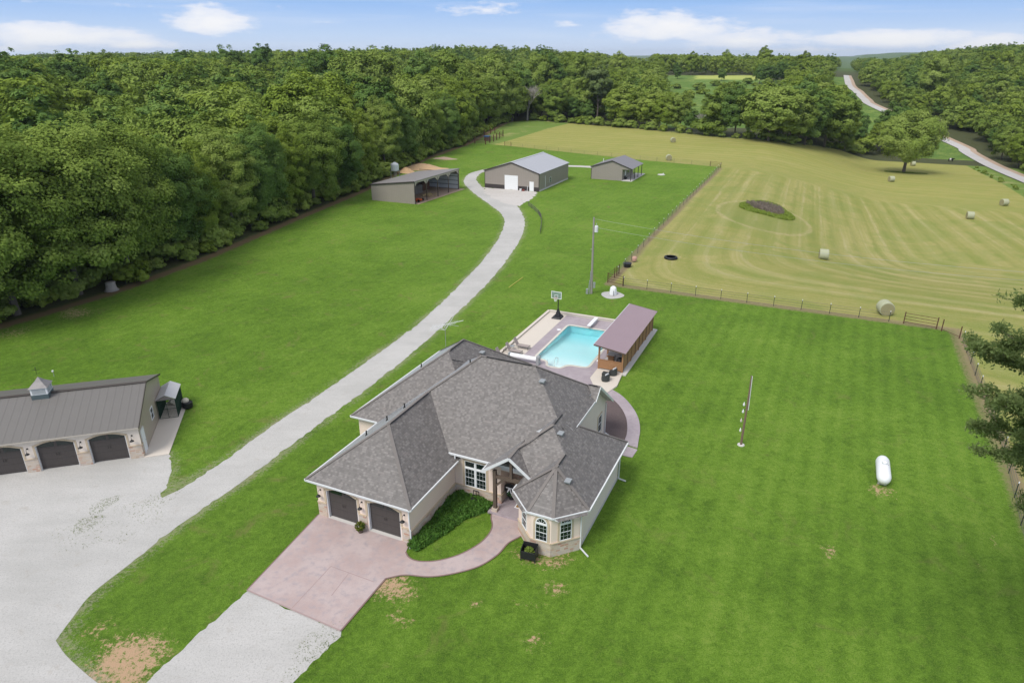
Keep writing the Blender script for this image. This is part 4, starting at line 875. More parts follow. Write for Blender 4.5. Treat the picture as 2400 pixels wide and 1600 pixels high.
gw.add([(0, y, z) for y, z in Y]+[(-.15, y, z) for y, z in Y], [tuple(range(5)), tuple(range(5, 10))[::-1]]+[(i, 5+i, 5+(i+1) % 5, (i+1) % 5) for i in range(5)]); gw.v = [((x+.004 if x == 0 else x), max(y, .004), z) for x, y, z in gw.v]
gw.build('gable_wall', M['shopwall'], shop); MB().box(XL, 8.95, 0, -.15, 9.1, 2.95).build('rear_wall', M['shopwall'], shop)
rf = MB(); rf.slab([(XL-.3, -.25, 2.78), (.12, -.25, 2.78), (.12, 4.55, 4.56), (XL-.3, 4.55, 4.56)], .06, (0, 0, 1)); rf.slab([(XL-.3, 4.55, 4.561), (.12, 4.55, 4.561), (.12, 9.3, 3.12), (XL-.3, 9.3, 3.12)], .06, (0, 0, 1))
rf.build('roof', M['shopwing'], shop)
rc = MB(); rc.beam((XL-.3, 4.55, 4.635), (.13, 4.55, 4.635), .34, .03); rc.beam((.14, -.26, 2.80), (.14, 4.55, 4.59), .05, .14); rc.beam((.14, 4.55, 4.59), (.14, 9.3, 3.15), .05, .14); rc.build_each('roof_trim', plain('dark_bronze_trim', (.07, .058, .052), .5), shop)
MB().box(XL, -.30, 2.72, .12, -.20, 2.83).build('gutter', plain('tan_gutter', (.42, .38, .33), .6), shop)
st = MB(); cp = MB()
for i in range(0, len(xs), 2):
    st.box(xs[i+1]+.0, -.045, 0, xs[i]-.0 if i else .045, -.002, 1.12); cp.box(xs[i+1]-.0, -.08, 1.12, xs[i] if i else .07, -.002, 1.19)
st.box(.006, -.045, 0, .045, .30, 1.12); cp.box(.006, -.08, 1.12, .075, .32, 1.19)
st.build_each('stone_base', M['stone'], shop); cp.build_each('stone_cap', M['quoin'], shop)
for a, b in doors:
    garage_door(a, b, shop, .2, 2.16, 2.48); arch_trim(a, b, 2.16, 2.48, 0, shop, .14)
for x in [-.55, -4.2, -7.85, -11.5, -15.1]: wall_lamp(x, 0, 1.72, shop)
window((.004, 4.15, 1.1), (0, 1), .85, 1.05, shop, 2, 1)
d = MB(); d.box(.0, .42, .05, .045, 1.2, 2.1); sd = d.build('side_door', M['white'], shop); f = MB(); f.box(.0, .34, .05, .06, .42, 2.18); f.box(.0, 1.2, .05, .06, 1.28, 2.18); f.box(0, .42, 2.1, .06, 1.2, 2.18); f.build('door_frame', M['trim'], shop); MB().cyl((.05, 1.1, 1.0), (.11, 1.1, 1.0), .03, n=8).build('door_handle', M['grey'], sd)
# cupola
c = link(bpy.data.objects.new('cupola', None)); c.parent = shop; c.location = (-7.55, 4.5, 4.35)
m = MB(); m.box(-.62, -.62, -.25, .62, .62, .42); m.build('cupola_base', plain('blue_grey_vinyl', (.09, .12, .13), .5), c)
m = MB(); m.box(-.60, -.60, .42, .60, .60, 1.0); m.build('cupola_body', M['white'], c)
m = MB()
for s, ax in ((-1, 0), (1, 0), (-1, 1), (1, 1)):
    for k in range(5):
        z = .5+.09*k
        if ax: m.box(-.48, s*.61-.012, z, .48, s*.61+.012, z+.045)
        else: m.box(s*.61-.012, -.48, z, s*.61+.012, .48, z+.045)
m.build('louvre', M['grey'], c)
m = MB(); m.lathe([(1.0, 1.0), (.78, 1.14), (.42, 1.38), (.12, 1.66), (.03, 1.74)], n=4); o = m.build('cupola_roof', M['shedroof'], c); o.rotation_euler = (0, 0, pi/4)
MB().cyl((0, 0, 1.95), (0, 0, 2.55), .015, n=6).build('finial', M['black'], c); m = MB(); m.box(-.25, -.01, 2.35, .3, .01, 2.38); m.lathe([(.01, 0), (.06, .05), (.01, .1)], (0, 0, 2.5), 8); m.build('weathervane', M['black'], c)
def SX(s, t_): a = cos(SR); b = sin(SR); return (-29.80+a*s-b*t_, 47.48+b*s+a*t_)
sheet('garage_slab', 'pale concrete slab along the gable wall of the long garage', [SX(.02, -.15), SX(1.85, -.15), SX(2.0, 9.6), SX(.02, 9.6)], .07, M['beige_c'], .1)
# dog kennel 
t = thing('dog_kennel', 'green wire dog kennel with pale peaked metal roof beside the long garage', 'kennel', (*SX(.1, 6.35), .07), SR)
m = MB(); m.slab([(-.08, -.05, 1.82), (.75, -.05, 2.25), (.75, 3.0, 2.25), (-.08, 3.0, 1.82)], .03, (0, 0, 1)); m.slab([(.75, -.05, 2.251), (1.58, -.05, 1.82), (1.58, 3.0, 1.82), (.75, 3.0, 2.251)], .03, (0, 0, 1)); m.build('roof', plain('pale_steel_roof', (.50, .49, .50), .4), t)
MB().slab([(-.02, -.03, 1.8), (1.5, -.03, 1.8), (.75, -.03, 2.22)], .02, (0, 1, 0)).build('gable_panel', plain('mauve_grey_panel', (.26, .23, .23), .6), t)
for a, b in ((0, 0), (1.5, 0), (0, 2.9), (1.5, 2.9), (.75, 0), (0, 1.45), (1.5, 1.45)): MB().cyl((a, b, 0), (a, b, 1.82), .025, n=6).build('post', M['darkgreen'], t)
def mesh_panel(a, b, h, parent, m_, n=16, name='wire_panel', r=.006):
    mb = MB(); a = Vector(a); b = Vector(b)
    for i in range(n+1): q = a.lerp(b, i/n); mb.beam(q, q+Vector((0, 0, h)), r, r)
    for i in range(10): z = Vector((0, 0, h*i/9)); mb.beam(a+z, b+z, r, r)
    for z in (.02, h*.5, h-.02): mb.beam(a+Vector((0, 0, z)), b+Vector((0, 0, z)), .03, .03)
    mb.build(name, m_, parent)
mesh_panel((0, 0, 0), (1.5, 0, 0), 1.8, t, M['darkgreen'], 12); mesh_panel((1.5, 0, 0), (1.5, 2.9, 0), 1.8, t, M['darkgreen'], 40, r=.014); mesh_panel((0, 0, 0), (0, 2.9, 0), 1.8, t, M['darkgreen'], 40, r=.02); mesh_panel((0, 2.9, 0), (1.5, 2.9, 0), 1.8, t, M['darkgreen'], 14)
t = thing('dog_house', 'pale plastic dog house inside the wire kennel', 'dog house', (*SX(.85, 8.2), .07), SR)
MB().box(-.35, -.4, 0, .35, .4, .5).build('body', M['beige_c'], t, bevel=.05); m = MB(); m.slab([(-.42, -.45, .48), (0, -.45, .8), (0, .45, .8), (-.42, .45, .48)], .04, (0, 0, 1)); m.slab([(0, -.45, .801), (.42, -.45, .48), (.42, .45, .48), (0, .45, .801)], .04, (0, 0, 1)); m.build('roof', M['beige_c'], t)
t = thing('barrel_smoker', 'black round barrel standing at the end of the concrete slab by the kennel', 'barrel', (*SX(2.15, 8.1), .05), SR)
MB().lathe([(.40, 0), (.46, .1), (.47, .5), (.43, .55), (.42, .5)], n=18).build('barrel', M['black'], t)
t2 = MB(); t2.lathe([(.1, 0), (.3, .06), (.32, .3), (.2, .42), (.05, .45)], n=10); o = t2.build('feed_bag', plain('cream_sack', (.62, .56, .46), .9), smooth=True); top(o, 'cream sack slumped on the black barrel by the kennel', 'sack', (*SX(2.0, 8.3), .45))
o = MB().box(-.35, -.06, 0, .35, .06, .5).build('board', M['white']); top(o, 'white board leaning beside the black barrel', 'board', (*SX(1.75, 8.75), .07), SR+.9)
# ------------------------------------------------------------------ pool
def fp_(L): return [tuple(W(a, b))[:2] for a, b in L]
POOL = [(3.30, 41.9), (3.30, 31.1), (4.9, 30.6), (4.95, 30.0), (5.3, 29.6), (6.9, 29.6), (7.3, 30.0), (7.35, 30.6), (8.9, 30.75)]
def rounded(poly, r, n=4):
    o = []; N = len(poly)
    for i in range(N):
        p0, p1, p2 = Vector(poly[i-1]), Vector(poly[i]), Vector(poly[(i+1) % N]); a = (p0-p1); b = (p2-p1); rr = min(r, a.length*.45, b.length*.45)
        A_, B_ = p1+a.normalized()*rr, p1+b.normalized()*rr
        for k in range(n+1): t = k/n; o.append(tuple((1-t)**2*A_+2*t*(1-t)*p1+t*t*B_))
    return o
pool = rounded([(3.30, 41.9), (3.30, 31.1), (4.95, 30.85), (5.3, 29.6), (7.0, 29.6), (7.35, 30.75), (9.6, 30.9), (9.6, 41.9)], .75)
def ring_sheet(name, label, outer, inner, z, m, thick):
    bm = bmesh.new(); O = [bm.verts.new((x, y, z)) for x, y in outer]; I = [bm.verts.new((x, y, z)) for x, y in inner]
    E_ = [bm.edges.new((O[i], O[(i+1) % len(O)])) for i in range(len(O))]+[bm.edges.new((I[i], I[(i+1) % len(I)])) for i in range(len(I))]
    bmesh.ops.triangle_fill(bm, use_beauty=True, edges=E_); ex = bmesh.ops.extrude_face_region(bm, geom=bm.faces[:]); bmesh.ops.translate(bm, vec=(0, 0, -thick), verts=[g_ for g_ in ex['geom'] if isinstance(g_, bmesh.types.BMVert)])
    bmesh.ops.recalc_face_normals(bm, faces=bm.faces); me = bpy.data.meshes.new(name); bm.to_mesh(me); bm.free(); me.materials.append(m); o = link(bpy.data.objects.new(name, me)); o['label'] = label; o['kind'] = 'structure'; return o
DZ = .16
ring_sheet('pool_deck', 'mauve stamped concrete deck round the swimming pool', fp_([(2.1, 44.8), (2.1, 31.4), (1.2, 29.9), (1.2, 24), (6, 19.6), (12, 19.6), (12.6, 25.0), (10.4, 28.9), (10.4, 44.8)]), fp_(pool), DZ, M['stamped_mauve'], .25)
sheet('pool_patio', 'pale buff concrete strip along the left side of the pool', fp_([(-.3, 44.9), (-.3, 27.5), (1.19, 27.5), (1.19, 29.91), (2.09, 31.41), (2.09, 44.9)]), DZ, M['beige_c'], .3)
sheet('side_patio', 'pale buff concrete pad with the wicker armchairs', fp_([(10.41, 31.3), (10.41, 28.9), (12.61, 25.0), (13.4, 28.3), (13.1, 31.3)]), DZ-.004, M['beige_c'], .25)
sheet('pavilion_slab', 'concrete slab under the poolside pavilion', fp_([(10.41, 31.31), (13.25, 31.31), (13.25, 44.8), (10.41, 44.8)]), DZ-.008, M['concrete'], .3)
t = farm('retaining_wall', 'low block wall edging the pool patio on the lawn side', 'wall', 0, 0, 0)
m = MB(); m.box(-.55, 27.5, 0, -.31, 45.2, .28); m.box(-.31, 44.92, 0, 10.3, 45.2, .36); m.build('wall_block', M['wall_c'], t); m = MB(); m.box(-.6, 27.5, .28, -.27, 45.25, .33); m.box(-.27, 44.88, .36, 10.3, 45.25, .41); m.build('wall_cap', M['beige_c'], t)
k = NM('pool_water'); P_ = k.co(); n_ = k.noise(P_, 2.2, 4, .6, .6); n2_ = k.noise(P_, .35, 3)
Mw = k.bsdf((.9, 1, 1), .03, 0, k.bump(n_, .12, .05), .5, **{'Transmission Weight': 1.0, 'IOR': 1.2})
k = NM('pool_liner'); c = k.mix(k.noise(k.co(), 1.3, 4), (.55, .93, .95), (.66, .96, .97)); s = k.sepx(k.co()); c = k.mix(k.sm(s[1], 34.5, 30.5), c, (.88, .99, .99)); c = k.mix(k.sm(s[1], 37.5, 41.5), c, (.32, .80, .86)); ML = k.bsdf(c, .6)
t = farm('swimming_pool', 'turquoise swimming pool with pale coping and a stepped end', 'swimming pool', 0, 0, 0)
def prism_ring(mb, outer, inner, z0, z1):
    n = len(outer)
    for i in range(n):
        j = (i+1) % n; a, b, c_, d_ = outer[i], outer[j], inner[j], inner[i]
        mb.add([(*a, z0), (*b, z0), (*c_, z0), (*d_, z0), (*a, z1), (*b, z1), (*c_, z1), (*d_, z1)], [(4, 5, 6, 7), (0, 1, 5, 4), (2, 3, 7, 6)])
def offset(poly, d):
    n = len(poly); o = []; ar = sum(poly[i][0]*poly[(i+1) % n][1]-poly[(i+1) % n][0]*poly[i][1] for i in range(n)); sg = 1 if ar > 0 else -1
    for i in range(n):
        a = Vector(poly[i-1]); b = Vector(poly[i]); c_ = Vector(poly[(i+1) % n]); e = ((b-a).normalized()+(c_-b).normalized()).normalized(); o.append(tuple(b+Vector((e.y, -e.x))*d*sg))
    return o
m = MB(); prism_ring(m, offset(pool, .04), offset(pool, -.22), DZ-.05, DZ+.035); m.build('coping', M['wall_c'], t)
# basin: sloping floor, walls
m = MB(); n = len(pool); dep = lambda q: -.75-1.1*sst((q-33)/7.)
m.add([(a, b, DZ) for a, b in pool]+[(a, b, dep(b)) for a, b in pool], [(i, (i+1) % n, n+(i+1) % n, n+i) for i in range(n)])
for i in range(24):
    q0, q1 = 29.4+i*.53, 29.4+(i+1)*.53; m.add([(3.2, q0, dep(q0)+.001), (9.7, q0, dep(q0)+.001), (9.7, q1, dep(q1)+.001), (3.2, q1, dep(q1)+.001)], [(0, 1, 2, 3)])
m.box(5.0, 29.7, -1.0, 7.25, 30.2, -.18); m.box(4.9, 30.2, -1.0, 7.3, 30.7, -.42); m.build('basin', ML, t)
wm = MB(); wm.add([(a, b, DZ-.10) for a, b in pool], [tuple(range(n))]); wm.build('water', Mw, t)
m = MB(); m.tube([(6.2, 29.9, -.1), (6.2, 29.9, .95), (6.2, 30.3, 1.05), (6.2, 30.9, .75), (6.2, 30.9, 0.0)], .022); m.build('handrail', M['grey'], t)
m = MB(); m.cyl((5.6, 29.3, DZ), (5.6, 29.3, 1.1), .02, n=6); m.build('handrail', M['grey'], t)
o = farm('diving_board', 'white diving board at the far end of the pool', 'diving board', 6.1, 42.2, DZ)
MB().box(-.23, -.9, .42, .23, 2.1, .48).build('board', M['white'], o, bevel=.01); m = MB(); m.box(-.18, .4, 0, .18, 1.9, .42); m.build('stand', M['trim'], o)
o = MB().lathe([(.01, 0), (.24, 0), (.24, .03), (.1, .05)], n=16).build('skimmer_lid', M['white']); top(o, 'round white skimmer lid set in the deck left of the pool', 'lid', W(2.95, 39.8, DZ))
o = MB().lathe([(.01, 0), (.24, 0), (.24, .03), (.1, .05)], n=16).build('skimmer_lid', M['white']); top(o, 'round white skimmer lid between pool and pavilion', 'lid', W(9.95, 33.2, DZ))
t = farm('pool_cover_box', 'long white pool cover roller housing across the near end of the pool', 'cover box', 0, 0, DZ)
m = MB(); m.lathe([(.2, 1.25), (.24, 1.3), (.24, 4.25), (.2, 4.3)], (0, 29.7, .55), 14, 'x'); m.build('cover_roll', M['white'], t); m = MB(); m.box(4.3, 29.4, 0, 4.62, 29.95, .95); m.box(1.05, 29.45, 0, 1.22, 29.9, .8); m.build('end_cabinet', M['grey'], t, bevel=.02)
# basketball hoop
t = farm('basketball_hoop', 'portable basketball hoop with clear board and black base at the pool corner', 'basketball hoop', 1.35, 43.6, DZ)
m = MB(); m.add([(-.62, -.75, 0), (.62, -.75, 0), (.62, .55, 0), (-.62, .55, 0), (-.5, -.6, .2), (.5, -.6, .2), (.38, .45, .34), (-.38, .45, .34)], [(3, 2, 1, 0), (4, 5, 6, 7), (0, 1, 5, 4), (1, 2, 6, 5), (2, 3, 7, 6), (3, 0, 4, 7)])
m.add([(-.3, -.3, .2), (.3, -.3, .2), (.3, .4, .3), (-.3, .4, .3), (-.07, -.05, 1.15), (.07, -.05, 1.15), (.07, .1, 1.15), (-.07, .1, 1.15)], [(4, 5, 6, 7), (0, 1, 5, 4), (1, 2, 6, 5), (2, 3, 7, 6), (3, 0, 4, 7)]); m.build('base', M['black'], t, bevel=.03)
m = MB(); m.beam((0, .03, 1.0), (0, .03, 2.6), .1, .1); m.beam((0, .0, 2.4), (0, -.62, 3.0), .05, .06); m.beam((0, .0, 2.6), (0, -.62, 3.35), .05, .06); m.build('pole', M['black'], t)
m = MB(); m.box(-.66, -.70, 2.65, .66, -.66, 2.71); m.box(-.66, -.70, 3.49, .66, -.66, 3.55); m.box(-.66, -.70, 2.71, -.60, -.66, 3.49); m.box(.60, -.70, 2.71, .66, -.66, 3.49); m.box(-.22, -.712, 2.80, .22, -.700, 2.84); m.box(-.22, -.712, 3.12, .22, -.700, 3.16); m.box(-.22, -.712, 2.84, -.18, -.700, 3.12); m.box(.18, -.712, 2.84, .22, -.700, 3.12)
bb = m.build('backboard', M['white'], t); MB().box(-.60, -.69, 2.71, .60, -.67, 3.49).build('clear_panel', plain('smoky_board', (.20, .28, .22), .15), bb)
m = MB()
for i in range(20): a0, a1 = 2*pi*i/20, 2*pi*(i+1)/20; m.cyl((.225*cos(a0), -.95+.225*sin(a0), 2.82), (.225*cos(a1), -.95+.225*sin(a1), 2.82), .014, n=5)
m.build('rim', plain('rim_red', (.5, .08, .05), .5), t); m = MB()
for i in range(12):
    a0 = 2*pi*i/12; a1 = a0+.45; m.cyl((.22*cos(a0), -.95+.22*sin(a0), 2.81), (.12*cos(a1), -.95+.12*sin(a1), 2.42), .009, n=4); m.cyl((.22*cos(a0), -.95+.22*sin(a0), 2.81), (.12*cos(a0-.45), -.95+.12*sin(a0-.45), 2.42), .009, n=4)
m.build('net', M['white'], t)
# loungers
Msl = plain('taupe_sling', (.34, .29, .27), .8)
def lounger(p, q, label, group='reclining loungers on the buff patio'):
    t = farm('sun_lounger', label, 'sun lounger', p, q, DZ, 0, group)
    m = MB(); m.box(-.1, -.3, .34, 1.25, .3, .37); m.build('seat', Msl, t); m = MB(); m.slab([(-.1, -.3, .36), (-.1, .3, .36), (-.52, .3, 1.12), (-.52, -.3, 1.12)], .03, (.7, 0, .4)); m.build('backrest', Msl, t)
    m = MB(); m.tube([(-.75, -.33, .34), (1.3, -.33, .34)], .02); m.tube([(-.75, .33, .34), (1.3, .33, .34)], .02); m.tube([(-.75, -.33, .34), (-.75, .33, .34)], .02); m.tube([(1.3, -.33, .34), (1.3, .33, .34)], .02); m.tube([(-.45, -.3, .95), (-.6, -.3, .34)], .015); m.tube([(-.45, .3, .95), (-.6, .3, .34)], .015); m.build('frame', M['black'], t)
    for a in (-.72, 0.1, 1.25):
        for b in (-.33, .33): MB().cyl((a, b, 0), (a, b, .34), .02, n=6).build('leg', M['black'], t)
    return t
lounger(.75, 32.95, 'taupe sling lounger farthest from the house on the pale patio'); lounger(.55, 31.3, 'taupe sling lounger in the middle of the three on the patio'); lounger(.15, 29.6, 'taupe sling lounger half hidden behind the house roof ridge')
t = farm('side_table', 'small round glass side table between two taupe loungers', 'side table', .35, 32.15, DZ)
MB().lathe([(.01, .42), (.26, .42), (.26, .45), (.01, .45)], n=16).build('tabletop', M['grey'], t)
for i in range(3): a = 2*pi*i/3; MB().cyl((.2*cos(a), .2*sin(a), 0), (.2*cos(a), .2*sin(a), .42), .014, n=5).build('leg', M['black'], t)
# pavilion
t = farm('poolside_pavilion', 'open cedar pavilion with sloping mauve metal roof beside the pool', 'pavilion', 0, 0, DZ)
m = MB(); m.slab([(10.05, 30.85, 2.78), (13.40, 30.85, 2.30), (13.40, 44.4, 2.30), (10.05, 44.4, 2.78)], .05, (0, 0, 1)); m.build('roof', M['pavroof'], t)
m = MB(); m.beam((10.04, 30.83, 2.77), (13.41, 30.83, 2.29), .05, .13); m.beam((10.04, 44.42, 2.77), (13.41, 44.42, 2.29), .05, .13); m.build('rake_trim', M['brown_beam'], t)
m = MB(); m.beam((10.02, 30.83, 2.76), (10.02, 44.42, 2.76), .05, .13); m.build('eave_trim', M['trim'], t)
for q in (31.4, 34.6, 37.8, 41.0, 44.1):
    for p in (10.5, 13.0): MB().box(p-.08, q-.08, 0, p+.08, q+.08, 2.68 if p < 12 else 2.3).build('post', M['cedar'], t)
m = MB(); m.box(10.42, 31.3, 2.45, 10.58, 44.2, 2.66); m.box(12.92, 31.3, 2.12, 13.08, 44.2, 2.28)
m.beam((10.5, 31.36, 2.54), (13.0, 31.36, 2.22), .1, .2); m.build_each('beam', M['cedar'], t)
m = MB()
for i in range(5): m.box(10.6, 31.30, .12+.19*i, 12.92, 31.34, .12+.19*i+.185)
m.box(10.58, 31.26, 1.07, 12.94, 31.38, 1.11); m.build('front_panel', M['cedar'], t)
for i in range(4):
    q0 = 31.5+3.16*i
    m = MB(); n = 10
    for j in range(n): m.box(13.02, q0+j*.30, .15, 13.05, q0+j*.30+.285, 2.1)
    m.build('side_boards', M['cedar'], t)
m = MB()
for i in range(9): m.box(13.05, 31.5+1.55*i, .15, 13.09, 31.5+1.55*i+.08, 2.12)
m.build('battens', M['brown_beam'], t)
MB().box(13.1, 31.0, -.16, 13.5, 44.8, -.04).build('footing', M['concrete'], t)
m = MB(); m.beam((10.5, 31.45, 2.0), (10.5, 32.1, 2.5), .08, .08); m.beam((10.55, 31.4, 2.05), (11.05, 31.4, 2.5), .08, .08); m.build('brace', M['brown_beam'], t)
t = farm('covered_bar', 'long timber bar counter under the pavilion roof', 'bar counter', 11.3, 33.6, DZ); MB().box(-.3, -.6, 0, .3, 3.5, .95).build('counter', M['cedar'], t); MB().box(-.4, -.7, .95, .4, 3.6, 1.0).build('countertop', M['concrete'], t)
t = farm('covered_grill', 'black covered grill behind the cedar front panel of the pavilion', 'grill', 12.55, 32.0, DZ); MB().lathe([(.36, 0), (.38, .7), (.40, .95), (.34, 1.2), (.15, 1.32), (.02, 1.34)], n=14).build('cover', M['black'], t, smooth=True); MB().box(-.5, -.2, .75, .5, .2, .8).build('shelf', M['grey'], t)
Mgc = plain('pale_grey_cover', (.42, .40, .39), .9, var=.1)
t = farm('covered_daybed', 'round pale grey covered daybed inside the pavilion', 'daybed', 12.05, 34.0, DZ); MB().lathe([(.85, 0), (.9, .4), (.85, .9), (.55, 1.25), (.1, 1.35)], n=18).build('cover', Mgc, t, smooth=True)
def wicker(p, q, rz, label):
    t = farm('wicker_armchair', label, 'armchair', p, q, DZ, rz, 'black wicker armchairs on the pad by the pavilion')
    m = MB()
    prof = [(.40, 0), (.44, .1), (.42, .55), (.38, .6)]; m.lathe([(.36, 0), (.40, .12), (.40, .36), (.36, .38)], n=18); m.build('base', M['dark'], t)
    m = MB(); N = 14
    for i in range(N):
        a0, a1 = radians(-20)+radians(220)*i/N, radians(-20)+radians(220)*(i+1)/N; h0 = .55+.22*sin(pi*i/N); h1 = .55+.22*sin(pi*(i+1)/N)
        o_, i_ = .43, .36
        m.add([(o_*cos(a0), o_*sin(a0), .1), (o_*cos(a1), o_*sin(a1), .1), (i_*cos(a1), i_*sin(a1), .1), (i_*cos(a0), i_*sin(a0), .1), (o_*cos(a0), o_*sin(a0), h0), (o_*cos(a1), o_*sin(a1), h1), (i_*cos(a1), i_*sin(a1), h1), (i_*cos(a0), i_*sin(a0), h0)], [(3, 2, 1, 0), (4, 5, 6, 7), (0, 1, 5, 4), (1, 2, 6, 5), (2, 3, 7, 6), (3, 0, 4, 7)])
    m.build('backrest', M['dark'], t); MB().lathe([(.33, .38), (.34, .43), (.31, .46)], n=16).build('cushion', M['dark'], t)
    o = MB().box(-.26, .12, .46, .26, .22, .80).build('pillow', M['white'], t, bevel=.04)
wicker(12.0, 28.9, -1.9, 'black wicker armchair with white pillow nearer the house'); wicker(12.3, 30.5, -1.9, 'black wicker armchair with white pillow against the cedar panel')
t = farm('coffee_table', 'small dark wicker table between the two black armchairs', 'table', 11.75, 29.75, DZ); MB().box(-.3, -.3, .1, .3, .3, .42).build('table_body', M['dark'], t, bevel=.03); MB().box(-.32, -.32, .42, .32, .32, .44).build('tabletop', M['dark'], t)
# ------------------------------------------------------------------ barn, open shed, porch building
def frame_gable(mb, p0, p1, ze, zp, q0, q1, base=0):
    c = (p0+p1)/2; P = [(p0, base), (p1, base), (p1, ze), (c, zp), (p0, ze)]
    mb.add([(x, q0, z) for x, z in P]+[(x, q1, z) for x, z in P], [tuple(range(5))[::-1], tuple(range(5, 10))]+[(i, (i+1) % 5, 5+(i+1) % 5, 5+i) for i in range(5)])
t = farm('grey_barn', 'big taupe metal barn with pale grey gable roof and white roll-up door', 'barn', -47.5, 121.4, 0)
m = MB(); frame_gable(m, 0, 14.4, 4.2, 6.4, 0, .15); m.build('front_wall', M['barnwall_x'], t); m = MB(); frame_gable(m, 0, 14.4, 4.2, 6.4, 20.0, 20.15); m.build('rear_wall', M['barnwall_x'], t)
MB().box(0, .15, 0, .15, 20, 4.2).build('side_wall', M['barnwall_y'], t); MB().box(14.25, .15, 0, 14.4, 20, 4.2).build('side_wall', M['barnwall_y'], t)
m = MB(); m.slab([(-.2, -.2, 4.16), (7.2, -.2, 6.45), (7.2, 20.4, 6.45), (-.2, 20.4, 4.16)], .06, (0, 0, 1)); m.slab([(7.2, -.2, 6.451), (14.6, -.2, 4.16), (14.6, 20.4, 4.16), (7.2, 20.4, 6.451)], .06, (0, 0, 1)); m.build('roof', M['barnroof'], t)
Mdk = plain('dark_brown_trim', (.06, .05, .048), .5)
m = MB(); m.beam((-.22, -.22, 4.17), (7.2, -.22, 6.46), .06, .2); m.beam((7.2, -.22, 6.46), (14.62, -.22, 4.17), .06, .2); m.box(-.03, -.03, 0, .1, .1, 4.2); m.box(14.3, -.03, 0, 14.43, .1, 4.2); m.build_each('corner_trim', Mdk, t)
m = MB(); m.beam((7.2, -.25, 6.53), (7.2, 20.45, 6.53), .35, .04); m.build('ridge_cap', plain('pale_ridge', (.62, .64, .66), .35), t)
m = MB(); m.box(-.02, -.02, 0, 5.38, 0, 1.0); m.box(8.92, -.02, 0, 11.9, 0, 1.0); m.box(13.1, -.02, 0, 14.3, 0, 1.0); m.build_each('wainscot', M['barnbase'], t)
m = MB(); m.box(5.4, -.05, .02, 8.9, .02, 3.4); rd = m.build('roll_up_door', M['white'], t); m = MB(); 
for i in range(7): m.box(5.42, -.056, .45*i+.42, 8.88, -.05, .45*i+.435)
m.build('door_seams', M['trim'], rd)
m = MB(); m.box(11.95, -.06, .02, 13.05, .02, 2.25); m.build('entry_door', M['white'], t)
window((14.4, 6.8, 1.2), (0, 1), .9, 1.2, t, 2, 1); MB().box(14.4, 3.9, 0.5, 14.45, 4.1, 3.2).build('downspout', M['trim'], t); MB().box(14.4, .1, 0, 14.46, 20, .35).build('foundation', M['concrete'], t)
for (a, c_, lab, nm, mt, sz) in [(10.0, -.9, 'white bucket lying beside the white barn door', 'bucket', M['white'], .28), (10.6, -.6, 'dark red gas can by the barn front wall', 'gas_can', plain('dark_red', (.18, .04, .03), .6), .3), (11.5, -.35, 'white pvc pipe leaning by the small barn door', 'leaning_pipe', M['white'], .05)]:
    if nm == 'leaning_pipe': o = MB().cyl((0, 0, 0), (0, .25, 1.2), .05, n=8).build(nm, mt)
    elif nm == 'bucket': o = MB().lathe([(.2, 0), (.28, .5), (.30, .52), (.24, .5)], n=12).build(nm, mt)
    else:
        m = MB(); m.box(-.3, -.15, 0, .3, .15, .38); m.box(-.1, -.03, .38, .2, .03, .48); m.cyl((-.22, 0, .38), (-.32, 0, .55), .03, n=6); o = m.build(nm, mt, bevel=.02)
    top(o, lab, nm.replace('_', ' '), W(-47.5+a, 121.4+c_, .012), RZ)
t = farm('open_shed', 'taupe three-sided pole shed with mono-pitch roof and open right side', 'shed', -63.5, 96.6, 0)
wdt = 11.3; ln = 20.2
def shed_end(y, nm):
    m = MB(); P = [(0, 0), (wdt, 0), (wdt, 4.85), (0, 3.5)]; m.add([(x, y, z) for x, z in P]+[(x, y+.12, z) for x, z in P], [(3, 2, 1, 0), (4, 5, 6, 7), (0, 1, 5, 4), (1, 2, 6, 5), (2, 3, 7, 6), (3, 0, 4, 7)]); m.build(nm, M['barnwall_x'], t)
shed_end(0, 'end_wall'); shed_end(ln, 'end_wall')
MB().box(0, .12, 0, .12, ln, 3.5).build('back_wall', M['barnwall_y'], t)
m = MB(); m.slab([(-.25, -.2, 3.5), (wdt+.25, -.2, 4.9), (wdt+.25, ln+.3, 4.9), (-.25, ln+.3, 3.5)], .07, (0, 0, 1)); m.build('roof', M['shedroof'], t)
m = MB(); m.beam((-.26, -.22, 3.5), (wdt+.26, -.22, 4.9), .05, .2); m.box(wdt-.02, -.03, 0, wdt+.1, .15, 4.8); m.build_each('corner_trim', Mdk, t)
tanb = plain('tan_steel_frame', (.42, .38, .31), .6)
m = MB(); m.box(wdt-.15, .12, 4.45, wdt, ln, 4.82)
for i in range(5):
    y = .2+i*(ln-.3)/4
    if i: m.add([(wdt-.14, y, 4.46), (wdt-.14, y-1.1, 4.46), (wdt-.14, y, 3.6), (wdt-.02, y, 4.46), (wdt-.02, y-1.1, 4.46), (wdt-.02, y, 3.6)], [(0, 1, 2), (3, 5, 4), (0, 3, 4, 1), (1, 4, 5, 2), (2, 5, 3, 0)])
    if i < 4: m.add([(wdt-.14, y, 4.46), (wdt-.14, y+1.1, 4.46), (wdt-.14, y, 3.6), (wdt-.02, y, 4.46), (wdt-.02, y+1.1, 4.46), (wdt-.02, y, 3.6)], [(2, 1, 0), (4, 5, 3), (1, 4, 3, 0), (2, 5, 4, 1), (0, 3, 5, 2)])
m.build('header', tanb, t)
for i in range(5): MB().box(wdt-.16, .12+i*(ln-.35)/4, 0, wdt, .28+i*(ln-.35)/4, 4.4).build('post', M['brown_beam'], t)
